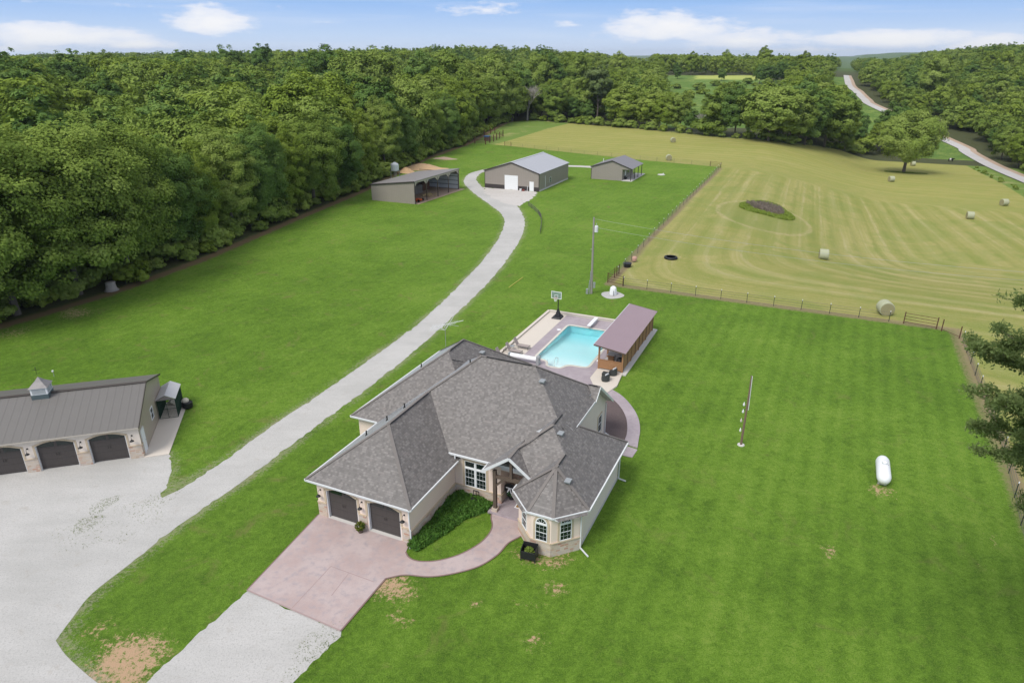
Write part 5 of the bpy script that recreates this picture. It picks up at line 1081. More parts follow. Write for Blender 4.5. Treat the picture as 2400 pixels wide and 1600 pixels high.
for z in (1.0, 2.0, 3.0, 4.0):
    m = MB(); m.box(.2, ln-.06, z, wdt-.2, ln-.005, z+.12); m.build('girt', M['dark'], t)
m = MB(); m.box(.15, ln-.02, .1, wdt-.1, ln-.004, 3.55); m.build('white_liner', M['trim'], t)
sheet('shed_floor', 'reddish dirt floor of the open shed', fp_([(-63.3, 96.8), (-51.4, 96.8), (-51.0, 117.6), (-63.3, 116.6)]), .014, M['redbank'])
org = plain('orange_red_paint', (.52, .10, .025), .5, var=.2)
t = farm('rotary_mower', 'orange rotary mower deck parked just inside the open shed', 'mower', -53.6, 99.8, .014)
MB().lathe([(1.05, .18), (1.15, .25), (1.15, .42), (.9, .5), (.3, .62), (.05, .64)], n=18).build('deck', org, t); MB().beam((0, 0, .6), (-2.2, .3, .7), .12, .12).build('drawbar', org, t)
for b in (-.9, .9): MB().lathe([(.28, -.08), (.3, -.05), (.3, .05), (.28, .08)], (.9, b, .3), 14, 'y').build('wheel', M['black'], t)
t = farm('tractor', 'dark blue tractor in the shade of the open shed', 'tractor', -57.6, 99.6, .014, .2)
blu = plain('dark_blue_paint', (.02, .04, .07), .5)
m = MB(); m.box(.2, -.35, .75, 1.9, .35, 1.35); m.box(-.9, -.45, .7, .2, .45, 1.1); m.build('body', blu, t, bevel=.05); m = MB()
for a in (-.9, .25):
    for b in (-.5, .5): m.cyl((a, b, 1.1), (a, b, 2.3), .04, n=6)
m.box(-1.0, -.6, 2.3, .4, .6, 2.38); m.build('canopy', M['black'], t)
for b in (-.7, .7):
    MB().lathe([(.65, -.2), (.75, -.15), (.75, .15), (.65, .2)], (-.7, b, .75), 18, 'y').build('wheel', M['black'], t); MB().lathe([(.38, -.12), (.45, -.08), (.45, .08), (.38, .12)], (1.5, b, .45), 16, 'y').build('wheel', M['black'], t)
rs = random.Random(9)
t = farm('log_pile', 'heap of cut pale firewood spilling across the shed floor', 'woodpile', -54.6, 106.2, .014)
ms = MB()
for i in range(60):
    a, b = rs.gauss(0, .7), rs.gauss(0, 1.0); z = max(.1, .75-.45*hypot(a, b*.7))*rs.random()+.08; d = Vector((rs.uniform(-1, 1), rs.uniform(-1, 1), rs.uniform(-.3, .3))).normalized()*.25; ms.cyl(Vector((a, b, z))-d, Vector((a, b, z))+d, .09, n=7)
ms.build('logs', plain('split_wood', (.50, .38, .20), .9, var=.4), t)
t = farm('pallet_stack', 'upright grey pallets leaning in the middle of the shed', 'pallets', -58.5, 107.0, .014)
for k_ in range(4):
    m = MB()
    for i in range(7): m.box(k_*.22, -2.0+i*.6, .05, k_*.22+.03, -2.0+i*.6+.35, 1.9)
    m.box(k_*.22+.03, -2.0, .3, k_*.22+.1, 2.1, .4); m.box(k_*.22+.03, -2.0, 1.5, k_*.22+.1, 2.1, 1.6); m.build('pallet', M['pole'], t)
t = farm('hay_rack', 'brown wooden rack against the back of the shed', 'rack', -59.5, 112.5, .014)
m = MB(); m.box(-.6, -1.6, 0, .6, 1.6, 1.9); m.build('rack_body', wood('old_brown_boards', (.12, .06, .035), (.2, .11, .07)), t)
t = farm('white_tank', 'white plastic water tank standing behind the open shed', 'tank', *atpq(927, 420))
MB().lathe([(.9, 0), (1.05, .1), (1.05, 1.5), (.9, 1.8), (.35, 2.05), (.3, 2.15)], (0, 0, 2.2), n=20).build('tank_body', M['trim'], t); m = MB()
for a in (-.8, .8):
    for b in (-.8, .8): m.box(a-.08, b-.08, 0, a+.08, b+.08, 2.2)
m.box(-1, -1, 2.1, 1, 1, 2.2); m.build('stand', M['pole'], t)
def mound(name, label, p, q, rx, ry, h, m, seed, ang=0):
    r = random.Random(seed); mb = MB(); n = 24; k_ = 8; V = []
    for j in range(k_+1):
        f = j/k_
        for i in range(n):
            a = 2*pi*i/n; w = 1+.12*sin(3*a+seed)+.08*sin(5*a); V.append((rx*f*w*cos(a), ry*f*w*sin(a), h*(cos(pi*f)*.5+.5)*(1+r.uniform(-.15, .15))-.02))
    mb.add(V, [(j*n+i, j*n+(i+1) % n, (j+1)*n+(i+1) % n, (j+1)*n+i) for j in range(k_) for i in range(n)]); o = mb.build(name, m, smooth=True)
    v = W(p, q); v.z = float(hpq(p, q))+.02; return top(o, label, 'mound', v, RZ+ang)
mound('dirt_pile', 'orange dirt pile behind the open shed', *atpq(990, 396), 7.5, 3.6, 1.4, M['sand'], 3, .5); mound('dirt_pile', 'smaller orange dirt pile nearer the white tank', *atpq(953, 404), 3, 2, 1.3, M['sand'], 5)
mound('ash_heap', 'low grey brown ash heap near the wood edge', *atpq(1042, 372), 4, 2.2, .5, M['redbank'], 8)
t = farm('porch_building', 'small taupe metal building with dark roof and open porch', 'outbuilding', -27.8, 144.7, 0)
lnp = 11.2
m = MB(); P = [(0, 0), (8.4, 0), (8.4, 3.95), (5.6, 4.9), (0, 3.2)]; 
for y in (0, lnp-.12): m.add([(x, y, z) for x, z in P]+[(x, y+.12, z) for x, z in P], [tuple(range(5))[::-1], tuple(range(5, 10))]+[(i, (i+1) % 5, 5+(i+1) % 5, 5+i) for i in range(5)])
m.build('end_wall', M['barnwall_x'], t); MB().box(0, .12, 0, .12, lnp-.12, 3.2).build('side_wall', M['barnwall_y'], t); MB().box(8.28, .12, 0, 8.4, lnp-.12, 3.9).build('porch_wall', M['barnwall_y'], t)
m = MB(); m.slab([(-.2, -.2, 3.15), (5.6, -.2, 4.95), (5.6, lnp+.2, 4.95), (-.2, lnp+.2, 3.15)], .06, (0, 0, 1)); m.slab([(5.6, -.2, 4.951), (11.0, -.2, 3.05), (11.0, lnp+.2, 3.05), (5.6, lnp+.2, 4.951)], .06, (0, 0, 1)); m.build('roof', plain('dark_grey_roof', (.19, .175, .18), .4), t)
m = MB(); m.beam((-.22, -.22, 3.16), (5.6, -.22, 4.96), .06, .18); m.beam((5.6, -.22, 4.96), (11.02, -.22, 3.05), .06, .18); m.box(-.03, -.03, 0, .1, .1, 3.2); m.build('roof_trim', Mdk, t)
m = MB(); m.add([(8.4, 0, 2.9), (10.7, 0, 2.9), (10.7, 0, 3.05), (8.4, 0, 3.9), (8.4, .1, 2.9), (10.7, .1, 2.9), (10.7, .1, 3.05), (8.4, .1, 3.9)], [(0, 1, 2, 3), (7, 6, 5, 4), (0, 4, 5, 1), (1, 5, 6, 2), (2, 6, 7, 3), (3, 7, 4, 0)]); m.build('porch_gable', M['barnwall_x'], t)
for i in range(4): MB().box(10.6, .05+i*(lnp-.25)/3, .1, 10.75, .2+i*(lnp-.25)/3, 3.02).build('porch_post', Mdk, t)
MB().box(8.4, -.3, 0, 11.1, lnp+2.5, .1).build('porch_floor', M['concrete'], t)
MB().box(8.4, 2.5, .1, 8.44, 3.5, 2.2).build('door', M['white'], t); m = MB(); m.box(8.4, 5.2, 1.0, 8.44, 6.2, 2.1); m.build('window', M['glass'], t); MB().cyl((1.5, 5.6, 3.5), (1.5, 5.6, 4.6), .08, n=8).build('flue', M['white'], t)
t = farm('porch_bench', 'dark bench and chair on the porch of the small building', 'bench', -19.0, 147.0, .1)
MB().box(-.2, -.6, .4, .25, .6, .45).build('seat', M['black'], t); MB().box(-.25, -.6, .45, -.2, .6, .9).build('backrest', M['black'], t)
for b in (-.55, .55): MB().box(-.2, b-.03, 0, .2, b+.03, .4).build('leg', M['black'], t)
t = farm('well_cover', 'small white concrete well lid on the lawn right of the porch building', 'well lid', *atpq(1550, 410)); MB().lathe([(1.0, 0), (1.0, .12), (.7, .18), (.02, .2)], n=16).build('lid', M['concrete'], t); MB().cyl((.5, 0, .1), (.5, 0, .5), .12, n=8).build('standpipe', M['white'], t)
# ------------------------------------------------------------------ fences
Mtp = plain('t_post_green', (.03, .045, .035), .6); Mwire = plain('fence_wire', (.14, .13, .12), .5, .3)
def wire_fence(pts, label, step=4.6, h=1.25, name='wire_fence', wires=4, r=.011, caps=True, net=False):
    t = thing(name, label, 'fence', (0, 0, 0)); L = []
    for a, b in zip(pts, pts[1:]):
        d = hypot(b[0]-a[0], b[1]-a[1]); n = max(1, round(d/step))
        for i in range(n): L.append((a[0]+(b[0]-a[0])*i/n, a[1]+(b[1]-a[1])*i/n))
    L.append(pts[-1]); G = [W(p, q, float(hpq(p, q))) for p, q in L]; rr = random.Random(len(L))
    for g_ in G:
        o = MB().beam((0, 0, -.05), (rr.uniform(-.03, .03), rr.uniform(-.03, .03), h), .05, .05).build('post', Mtp, t); o.location = g_
        if caps: c_ = MB().cyl((0, 0, h), (0, 0, h+.13), .045, n=6).build('post_cap', M['white'], o)
    m = MB()
    for z in np.linspace(.18, h-.08, wires):
        for a, b in zip(G, G[1:]): m.beam(a+Vector((0, 0, z)), b+Vector((0, 0, z)), r*2, r*2)
    if net:
        for a, b in zip(G, G[1:]):
            for i in range(12): q = a.lerp(b, i/12); m.beam(q, q+Vector((0, 0, h-.1)), r, r)
    m.build('wire', Mwire, t); return t
wire_fence([(5.2, 59.5), (38.6, 59.4)], 'wire fence with white-capped posts between the near lawn and the hay field', 3.35)
wire_fence([(45.9, 55.4), (45.7, 30), (44.7, 15.5), (44.3, 6)], 'wire fence along the bare soil strip at the right edge', 3.3)
wire_fence([(3.0, 64.2), (1.9, 95), (.4, 178)], 'long wire fence between the far lawn and the striped hay field', 4.2, caps=True)
wire_fence([(-3.0, 180.5), (-25, 184.6), (-76, 199.8)], 'wire fence behind the barn and the porch building', 5.5, caps=False)
wl_ = [(p, float(f_wb(p))-2.2) for p in np.linspace(-90, 40, 30)]
wire_fence(wl_, 'old wire fence along the tree line at the back of the hay field', 6, caps=False)
def pipe_gate(a, b, label, h=1.35, rails=4, ends=(1, 1), mat='rust', name='pipe_gate', cat='gate'):
    A_ = W(*a, float(hpq(*a))); B_ = W(*b, float(hpq(*b))); t = thing(name, label, cat, A_); B_ = B_-A_
    for k_, e in zip((Vector((0, 0, 0)), B_), ends):
        if e: o = MB().cyl((0, 0, 0), (0, 0, h+.15), .06, n=8).build('post', M[mat], t); o.location = k_
    for z in np.linspace(.25, h, rails): MB().cyl(Vector((0, 0, z)), B_+Vector((0, 0, z)), .032, n=6).build('rail', M[mat], t)
    return t
pipe_gate((2.7, 60.1), (5.1, 59.5), 'rusty pipe brace panel at the near corner of the hay field'); pipe_gate((2.75, 60.3), (2.85, 63.0), 'rusty pipe panel running back from the near field corner', ends=(0, 1)); pipe_gate((2.9, 63.8), (2.95, 65.0), 'short rusty brace beyond the near corner panel')
pipe_gate((40.2, 59.4), (43.6, 58.8), 'brown pipe gate at the right end of the near fence'); pipe_gate((44.1, 58.4), (45.7, 56.6), 'single leaning brown brace post beside the right gate', rails=1)
pipe_gate((-2.8, 180.4), (.4, 179.0), 'brown pipe gate at the far corner of the lawn'); pipe_gate((-79.0, 200.5), (-76.2, 199.9), 'small dark gate at the left end of the back fence', mat='rust')
# corral
t = farm('corral', 'rusty post and rail corral at the edge of the woods', 'corral', 0, 0, 0)
cor = [atpq(*k) for k in [(1088, 335), (1113, 337), (1138, 339), (1148, 335), (1157, 332), (1164, 328), (1171, 325), (1179, 320)]]; back = [atpq(*k) for k in [(1095, 326), (1120, 322), (1135, 318), (1150, 314), (1160, 313), (1179, 320)]]
for L in (cor, back):
    for p, q in L: o = MB().box(-.12, -.12, 0, .12, .12, 2.5).build('post', M['rust'], t); o.location = (p, q, float(hpq(p, q)))
    for (a, b), (c_, d_) in zip(L, L[1:]):
        m = MB()
        for z in (.5, 1.0, 1.5): m.beam((a, b, z+float(hpq(a, b))), (c_, d_, z+float(hpq(c_, d_))), .06, .09)
        m.build('rail', M['rust'], t)
p, q = atpq(1142, 330); t = farm('blue_stock_tub', 'blue topped stock tub inside the corral', 'tub', p, q); MB().box(-1.0, -.8, 0, 1.0, .8, 1.3).build('tub_body', plain('tub_rust', (.12, .08, .06), .7), t); MB().box(-1.1, -.9, 1.3, 1.1, .9, 1.9).build('lid', plain('blue_plastic', (.06, .12, .25), .4), t, bevel=.15)
p, q = atpq(1192, 284); t = farm('hunting_blind', 'green box hunting blind on tall stilts before the woods', 'hunting blind', p, q)
MB().lathe([(1.1, 3.4), (1.15, 3.6), (1.15, 5.4), (1.0, 5.7), (.2, 5.9)], n=14).build('cabin', plain('blind_green', (.02, .07, .045), .6), t); MB().box(-.4, -1.18, 4.4, .4, -1.12, 4.9).build('window', M['black'], t)
for a in (-.9, .9):
    for b in (-.9, .9): MB().cyl((a*1.2, b*1.2, 0), (a*.8, b*.8, 3.4), .06, n=6).build('leg', M['pole'], t)
# utility pole with wires
P0 = W(2.1, 54.5, 0); t = thing('utility_pole', 'tall grey utility pole with white transformer on the lawn', 'utility pole', P0)
MB().cyl((0, 0, 0), (-.12, 0, 10.5), .17, .11, n=10).build('pole', M['pole'], t)
tr = MB().lathe([(.20, 0), (.24, .04), (.24, .78), (.18, .86), (.02, .88)], (.25, -.12, 8.55), 14).build('transformer', M['trim'], t); MB().cyl((.25, -.12, 9.43), (.25, -.12, 9.75), .04, n=6).build('bushing', M['grey'], tr)
m = MB(); m.cyl((-.28, -.15, 0), (-.22, -.1, 3.2), .05, n=6); m.cyl((-.5, 0, 0), (-.3, 0, 1.9), .04, n=6); m.build('conduit', M['grey'], t); MB().box(.15, -.35, .9, .45, -.18, 1.7).build('meter_box', M['grey'], t, bevel=.02); MB().box(-.75, -.2, 0, -.45, .1, .7).build('junction_box', M['grey'], t)
MB().cyl((-.38, -.05, 6.2), (-.1, 0, 6.3), .03, n=6).build('bracket', M['grey'], t)
E1 = at(2600, 650, 8.6); E2 = at(2600, 670, 7.2)
for (za, e, lb) in ((10.3, E1, 'upper thin power line running right from the utility pole over the field'), (9.2, E2, 'lower thin power line running right from the utility pole over the field')):
    m = MB(); a = P0+Vector((-.1, 0, za)); n = 24; pts = [a.lerp(e, i/n)-Vector((0, 0, 1.0*4*(i/n)*(1-i/n))) for i in range(n+1)]
    for x, y in zip(pts, pts[1:]): m.beam(x, y, .02, .02)
    o = m.build('power_line', plain('aluminium_cable', (.42, .43, .44), .5, .3)); tag(o, lb, 'power line', 'power lines from the pole')
t = farm('well_house', 'white moulded well cover on a round gravel pad', 'well cover', 4.9, 55.4, .01)
m = MB(); m.lathe([(.52, 0), (.50, .5), (.42, .95), (.2, 1.15), (.02, 1.18)], n=8); m.build('shell', M['white'], t, bevel=.04); MB().cyl((.25, -.6, 0), (.25, -.6, .7), .04, n=6).build('hydrant', M['black'], t)
circ = [(4.9+1.55*(1+.06*sin(3*a))*cos(a), 55.1+1.55*(1+.08*cos(4*a))*sin(a)) for a in np.linspace(0, 2*pi, 28)[:-1]]
sheet('gravel_pad', 'round gravel pad under the white well cover', fp_(circ), .008, M['gravel'])
# martin house pole
t = farm('birdhouse_pole', 'tall brown and white pole hung with white gourd birdhouses on the right lawn', 'birdhouse pole', 25.9, 22.1, 0, .3)
MB().cyl((0, 0, 0), (.05, 0, 4.6), .10, .075, n=8).build('pole', wood('brown_pole', (.16, .10, .07), (.28, .2, .15)), t); MB().cyl((.17, 0, 3.3), (.10, 0, 6.35), .035, n=8).build('white_pole', M['trim'], t); MB().lathe([(.3, 0), (.28, .06), (.05, .08)], n=14).build('footing', M['concrete'], t)
MB().cyl((.05, 0, 4.5), (.02, 0, 6.4), .07, .045, n=8).build('pole', wood('brown_pole_upper', (.16, .10, .07), (.28, .2, .15)), t)
for i, (a, b, z) in enumerate([(-.22, 0, 1.25), (-.24, .1, 2.1), (-.22, 0, 3.0), (-.25, -.1, 3.7)]):
    o = MB().lathe([(.02, 0), (.07, .04), (.09, .14), (.04, .26), (.02, .36)], (a, b, z), 12).build('gourd', M['white'] if i != 1 else M['beige_c'], t, smooth=True); MB().cyl((a, b, z+.34), (.03, 0, z+.36), .012, n=5).build('hook', M['black'], o)
# propane tank
t = farm('propane_tank', 'long white propane tank with rounded ends on the right lawn', 'tank', 36.4, 21.6, 0)
MB().lathe([(.02, -1.72), (.25, -1.66), (.42, -1.48), (.50, -1.2), (.50, 1.2), (.42, 1.48), (.25, 1.66), (.02, 1.72)], (0, 0, .72), 24, 'y').build('shell', M['white'], t, smooth=True)
MB().lathe([(.17, 0), (.19, .12), (.17, .2), (.02, .24)], (0, .1, 1.2), 14).build('dome', M['white'], t, smooth=True)
for y in (-.95, .95): MB().box(-.3, y-.08, 0, .3, y+.08, .28).build('saddle', M['concrete'], t)
m = MB(); m.tube([(.25, .1, 1.18), (.42, .3, .95), (.5, .3, .05)], .012); m.build('gas_line', M['black'], t)
# stock tyre tank, tub by fence, stump, pipe
p, q = atpq(1572, 606); t = farm('tyre_water_tank', 'black tractor tyre water tank with pale water in the hay field', 'water tank', p, q)
MB().lathe([(.85, 0), (1.05, .04), (1.08, .2), (1.02, .34), (.84, .38), (.76, .3), (.76, .1)], n=26).build('tyre', M['black'], t, smooth=True); MB().lathe([(.80, .30), (.02, .30)], n=26).build('water', plain('grey_water', (.45, .52, .58), .1), t)
t = farm('black_tub', 'black feed tub against the near end of the long fence', 'tub', 3.1, 69.0, 0); MB().lathe([(.55, 0), (.62, .5), (.66, .62), (.56, .6)], n=16).build('tub_body', M['black'], t)
t = farm('salt_feeder', 'pinkish mineral feeder hanging by the fence beyond the black tub', 'feeder', 3.35, 72.2, 0); MB().lathe([(.35, .2), (.4, .6), (.3, .85), (.05, .9)], n=12).build('bowl', plain('pinkish', (.5, .3, .24), .8), t); MB().cyl((0, 0, 0), (0, 0, .3), .05, n=6).build('stem', M['black'], t)
p, q = atpq(1209, 664); a = at(1193, 674); b = at(1225, 651); o = MB().cyl(Vector((0, 0, .05)), b-a+Vector((0, 0, .05)), .06, n=8).build('yellow_pipe', plain('yellow_green_pipe', (.45, .42, .08), .6)); top(o, 'yellow pipe lying on the lawn right of the drive', 'pipe', a)
t = thing('tree_stump', 'broad grey tree stump at the shady wood edge', 'stump', at(262, 680)); MB().lathe([(1.0, 0), (.7, .3), (.62, .9), (.66, 1.15), (.3, 1.2), (.02, 1.15)], n=12).build('stump_body', M['deadwood'], t, smooth=True)
t = thing('marker_post', 'thin pale marker post with small lamp on the grass behind the long garage', 'post', at(127, 882)); MB().cyl((0, 0, 0), (0, 0, .5), .03, n=6).build('stem', M['grey'], t); MB().lathe([(.05, .5), (.1, .55), (.08, .68), (.02, .7)], n=8).build('lamp_head', M['white'], t)
# low curved garden fence right of the drive
cf = [atpq(*k) for k in [(1238, 482), (1246, 488), (1254, 494), (1262, 502), (1268, 512), (1269, 524), (1268, 536), (1266, 548)]]
wire_fence(cf, 'low curved wire garden fence right of the gravel drive', 2.6, .95, 'garden_fence', 3, .02, caps=False, net=True)
# ------------------------------------------------------------------ hay bales
def m_bale():
    k = NM('hay_bale_wrap'); co = k.co(); s = k.sepx(co); a = k.noise(k.mapv(co, (14, 1, 1)), 1.6, 4, .7); b = k.noise(co, 14, 3)
    c = k.mix(a, (.33, .35, .22), (.52, .53, .40)); c = k.mix(k.math('MULTIPLY', b, .4), c, (.25, .25, .12)); return k.bsdf(c, .9, normal=k.bump(b, .5, .03))
def m_baleend():
    k = NM('hay_bale_end'); co = k.co(); s = k.sepx(co); r = k.math('SQRT', k.math('ADD', k.math('MULTIPLY', s[1], s[1]), k.math('MULTIPLY', s[2], s[2]))); a = k.math('SINE', k.math('ADD', k.math('MULTIPLY', r, 60), k.math('MULTIPLY', k.noise(co, 3, 3), 6)))
    c = k.mix(k.math('MULTIPLY', k.math('ADD', a, 1), .5), (.22, .20, .10), (.36, .33, .20)); return k.bsdf(c, .95, normal=k.bump(k.noise(co, 20, 3), .6, .04))
MBL, MBE = m_bale(), m_baleend()
def bale_meshes():
    m = MB(); m.lathe([(.80, -.74), (.88, -.70), (.90, -.6), (.90, .6), (.88, .70), (.80, .74)], n=28, axis='x'); m.f = [f for f in m.f if len(f) == 4]; a = m.build('wrap', MBL, None, True)
    m = MB(); m.lathe([(.80, .735), (.5, .75), (.2, .74), (.02, .75)], n=28, axis='x'); b = m.build('end_face', MBE)
    return a, b
bw, be = bale_meshes(); first = True
BAL = [(2072, 736, -1.30, 'large round bale right behind the near fence, end towards the viewer'), (1929, 607, .12, 'round bale in the middle of the striped field below the pond ring, side on'), (2272, 513, .1, 'round bale side on at the right, below the rightmost bale'), (2352, 482, .5, 'rightmost round bale near the edge of the field'),
       (2088, 426, .45, 'round bale in front of the lone tree on the hay field'), (1577, 334, -1.1, 'round bale far back in the field near the tree line'), (1567, 376, -1.2, 'round bale just beyond the back fence right of the porch building'), (2139, 389, .3, 'round bale partly hidden behind the trunk of the lone tree')]
for u, v, rz, lb in BAL:
    g_ = at(u, v); t = thing('hay_bale', lb, 'hay bale', g_+Vector((0, 0, .86)), RZ+rz, 'round hay bales in the field')
    if first: a, b = bw, be; first = False
    else: a, b = link(bw.copy()), link(be.copy())
    a.parent = t; b.parent = t; c_ = link(be.copy()); c_.parent = t; c_.rotation_euler = (0, 0, pi)
# brush patch in the pond ring
pp = atpq(1798, 492)
def patch(name, label, c, rx, ry, n, h, m, seed, size, upright=True, aspect=.2, ring=None, kind='stuff'):
    r = np.random.default_rng(seed); a = r.random(n)*2*pi; d = np.sqrt(r.random(n)); d = d if ring is None else ring+(1-ring)*d; w = 1+.15*np.sin(3*a+seed)
    P_ = c[0]+rx*d*w*np.cos(a); Q_ = c[1]+ry*d*w*np.sin(a); X, Y = xy(P_, Q_); Z = hpq(P_, Q_)+h*r.random(n); N_ = r.normal(size=(n, 3)); N_[:, 2] *= .25 if upright else 1; N_ /= np.linalg.norm(N_, axis=1)[:, None]
    o = quads(name, m, np.stack([X, Y, Z], 1), N_, size, r, aspect=aspect); o['label'] = label; o['kind'] = kind; return o
patch('tall_grass', 'ring of rank green grass round the brush patch in the field', pp, 5.5, 6.8, 8000, .4, M['leaf_y'], 3, .28, ring=.52)
patch('dead_brush', 'grey brown dead brush filling the old pond', (pp[0]-.2, pp[1]+1.1), 4.0, 3.7, 2400, .8, m_leaf('dead_stalks', (.17, .14, .12), (.26, .21, .18), (.38, .33, .28), .15), 4, .45, aspect=.09)
# cow
g_ = at(2228, 379); t = thing('cow', 'black cow with white belly patch standing by the county road', 'cow', g_, RZ+.3)
cm = bpy.data.meshes.new('body'); V = [(0, 0, 1.05), (.55, 0, 1.08), (.95, 0, 1.2), (1.3, 0, 1.3), (1.55, 0, 1.18), (-.55, 0, 1.08), (-.85, 0, 1.05), (.6, .2, .7), (.6, .22, .35), (.6, .22, .03), (.6, -.2, .7), (.6, -.22, .35), (.6, -.22, .03), (-.7, .2, .72), (-.8, .22, .38), (-.74, .22, .03), (-.7, -.2, .72), (-.8, -.22, .38), (-.74, -.22, .03), (-1.0, 0, .95), (-1.02, 0, .5)]
Ed = [(0, 1), (1, 2), (2, 3), (3, 4), (0, 5), (5, 6), (1, 7), (7, 8), (8, 9), (1, 10), (10, 11), (11, 12), (5, 13), (13, 14), (14, 15), (5, 16), (16, 17), (17, 18), (6, 19), (19, 20)]
rad = [.40, .38, .24, .17, .10, .38, .22, .13, .07, .06, .13, .07, .06, .15, .07, .06, .15, .07, .06, .05, .03]
cm.from_pydata(V, Ed, []); ob = link(bpy.data.objects.new('body', cm)); ob.parent = t; ob.modifiers.new('s', 'SKIN'); ob.modifiers.new('u', 'SUBSURF').levels = 1
for i, r_ in enumerate(rad): cm.skin_vertices[0].data[i].radius = (r_, r_)
cm.skin_vertices[0].data[0].use_root = True
k = NM('cow_hide'); kz = k.sepx(k.co()); f = k.math('MULTIPLY', k.sm(kz[0], .0, -.2), k.sm(kz[0], -.75, -.6)); cm.materials.append(k.bsdf(k.mix(f, (.012, .012, .012), (.6, .58, .55)), .8))
for s in (-1, 1): MB().lathe([(.01, 0), (.06, .04), (.01, .2)], (1.33, s*.14, 1.36), 6, 'y').build('ear', M['black'], t)
# ------------------------------------------------------------------ trees
def crown_pts(seed, h, r, base, nclump, nleaf, leaf, droop=0.0, shape='round', fill=.12):
    R = np.random.default_rng(seed); c0 = np.array([0, 0, base+(h-base)*.52]); hz_ = (h-base)*.5
    D = R.normal(size=(nclump*3, 3)); D /= np.linalg.norm(D, axis=1)[:, None]; D = D[D[:, 2] > -.75][:nclump]; n = len(D)
    ph = R.random(6)*6.28; az_ = np.arctan2(D[:, 1], D[:, 0]); lob = 1+.13*np.sin(2*az_+ph[0])+.10*np.sin(3*az_+ph[1]+2*D[:, 2])+.08*np.sin(5*D[:, 2]+ph[2]+az_)
    f = (.58+.36*R.random(n)**.6)*lob
    C = D*np.array([r, r, hz_])*f[:, None]
    if shape == 'round': k = 1-.28*np.clip(-D[:, 2], 0, 1); C[:, :2] *= k[:, None]
    if shape == 'cone': t = np.clip((C[:, 2]+hz_)/(2*hz_), 0, 1); C[:, :2] *= (1.25*(1-t)+.12)[:, None]
    if shape == 'wide': C[:, 2] *= .8
    C += c0; rc = r*(.11+.13*R.random(n))*(1.25 if nclump < 80 else 1); ct = R.random(n)
    w = rc**2; idx = R.choice(n, nleaf, p=w/w.sum()); out_ = D[idx]*np.array([1, 1, .8])+np.array([0, 0, .35]); out_ /= np.linalg.norm(out_, axis=1)[:, None]
    d = R.normal(size=(nleaf, 3))+1.0*out_; d /= np.linalg.norm(d, axis=1)[:, None]
    rad = rc[idx]*(.50+.75*R.random(nleaf)); P = C[idx]+d*rad[:, None]*np.array([1, 1, .72]); N_ = d*.65+out_*.65+R.normal(size=(nleaf, 3))*.38+np.array([0, 0, .30]); tint = np.clip(.62*ct[idx]+.38*R.random(nleaf), 0, 1)
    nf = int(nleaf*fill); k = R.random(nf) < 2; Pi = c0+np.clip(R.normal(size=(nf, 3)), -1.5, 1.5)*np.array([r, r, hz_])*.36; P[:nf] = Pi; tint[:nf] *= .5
    N_ /= np.linalg.norm(N_, axis=1)[:, None]; sz = leaf*np.ones(nleaf); sz[:nf] *= 1.5
    return R, P, N_, sz, tint
def trunk_mb(seed, h, base, r, rt, limbs=6):
    rr = random.Random(seed); m = MB(); pts = [Vector((0, 0, -.3))]; x = Vector((0, 0, 0))
    for i in range(1, 6): x = x+Vector((rr.uniform(-.25, .25), rr.uniform(-.25, .25), h*.78/5)); pts.append(x.copy())
    for i in range(5): m.cyl(pts[i], pts[i+1], rt*(1-i*.16), rt*(1-(i+1)*.16), n=7, cap=False)
    for i in range(limbs):
        a = rr.uniform(0, 6.28); z = rr.uniform(.25, .75)*h*.78; p = Vector((pts[3].x, pts[3].y, z)); e = Vector((cos(a)*r*rr.uniform(.45, .75), sin(a)*r*rr.uniform(.45, .75), z+h*rr.uniform(.08, .22)))
        mid = p.lerp(e, .5)+Vector((0, 0, -.3)); m.cyl(p, mid, rt*.35, rt*.22, n=5, cap=False); m.cyl(mid, e, rt*.22, rt*.06, n=5, cap=False)
    return m
class Kind:
    def __init__(s, name, seed, h, r, base, nclump, nleaf, leaf, mat, rt=.35, shape='round', bark='bark', fill=.12):
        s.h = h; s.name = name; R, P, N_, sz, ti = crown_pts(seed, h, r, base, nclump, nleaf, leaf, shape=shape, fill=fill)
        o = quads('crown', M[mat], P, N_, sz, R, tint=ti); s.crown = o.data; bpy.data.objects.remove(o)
        t = trunk_mb(seed, h, base, r, rt).build('trunk', M[bark]); s.trunk = t.data; bpy.data.objects.remove(t)
    def place(s, P, hh, label, cat='tree', group=None, seed=0, sx=1.0):
        rr = random.Random(seed); k = hh/s.h; t = thing(s.name, label, cat, P, rr.uniform(0, 6.28), group); t.scale = (k*sx, k*sx, k)
        for nm, me in (('crown', s.crown), ('trunk', s.trunk)):
            o = link(bpy.data.objects.new(nm, me)); o.parent = t
        return t
# near, detailed kinds
KN = [Kind('oak_tree', 101, 22, 7.6, .2, 260, 56000, .17, 'leaf', .45), Kind('oak_tree', 102, 22, 6.8, .3, 230, 50000, .17, 'leaf_b', .4), Kind('hickory_tree', 103, 21, 5.9, .5, 200, 44000, .17, 'leaf_y', .35), Kind('oak_tree', 104, 20, 7.2, .6, 250, 52000, .17, 'leaf', .4), Kind('oak_tree', 105, 23, 6.4, .8, 210, 44000, .17, 'leaf', .4)]
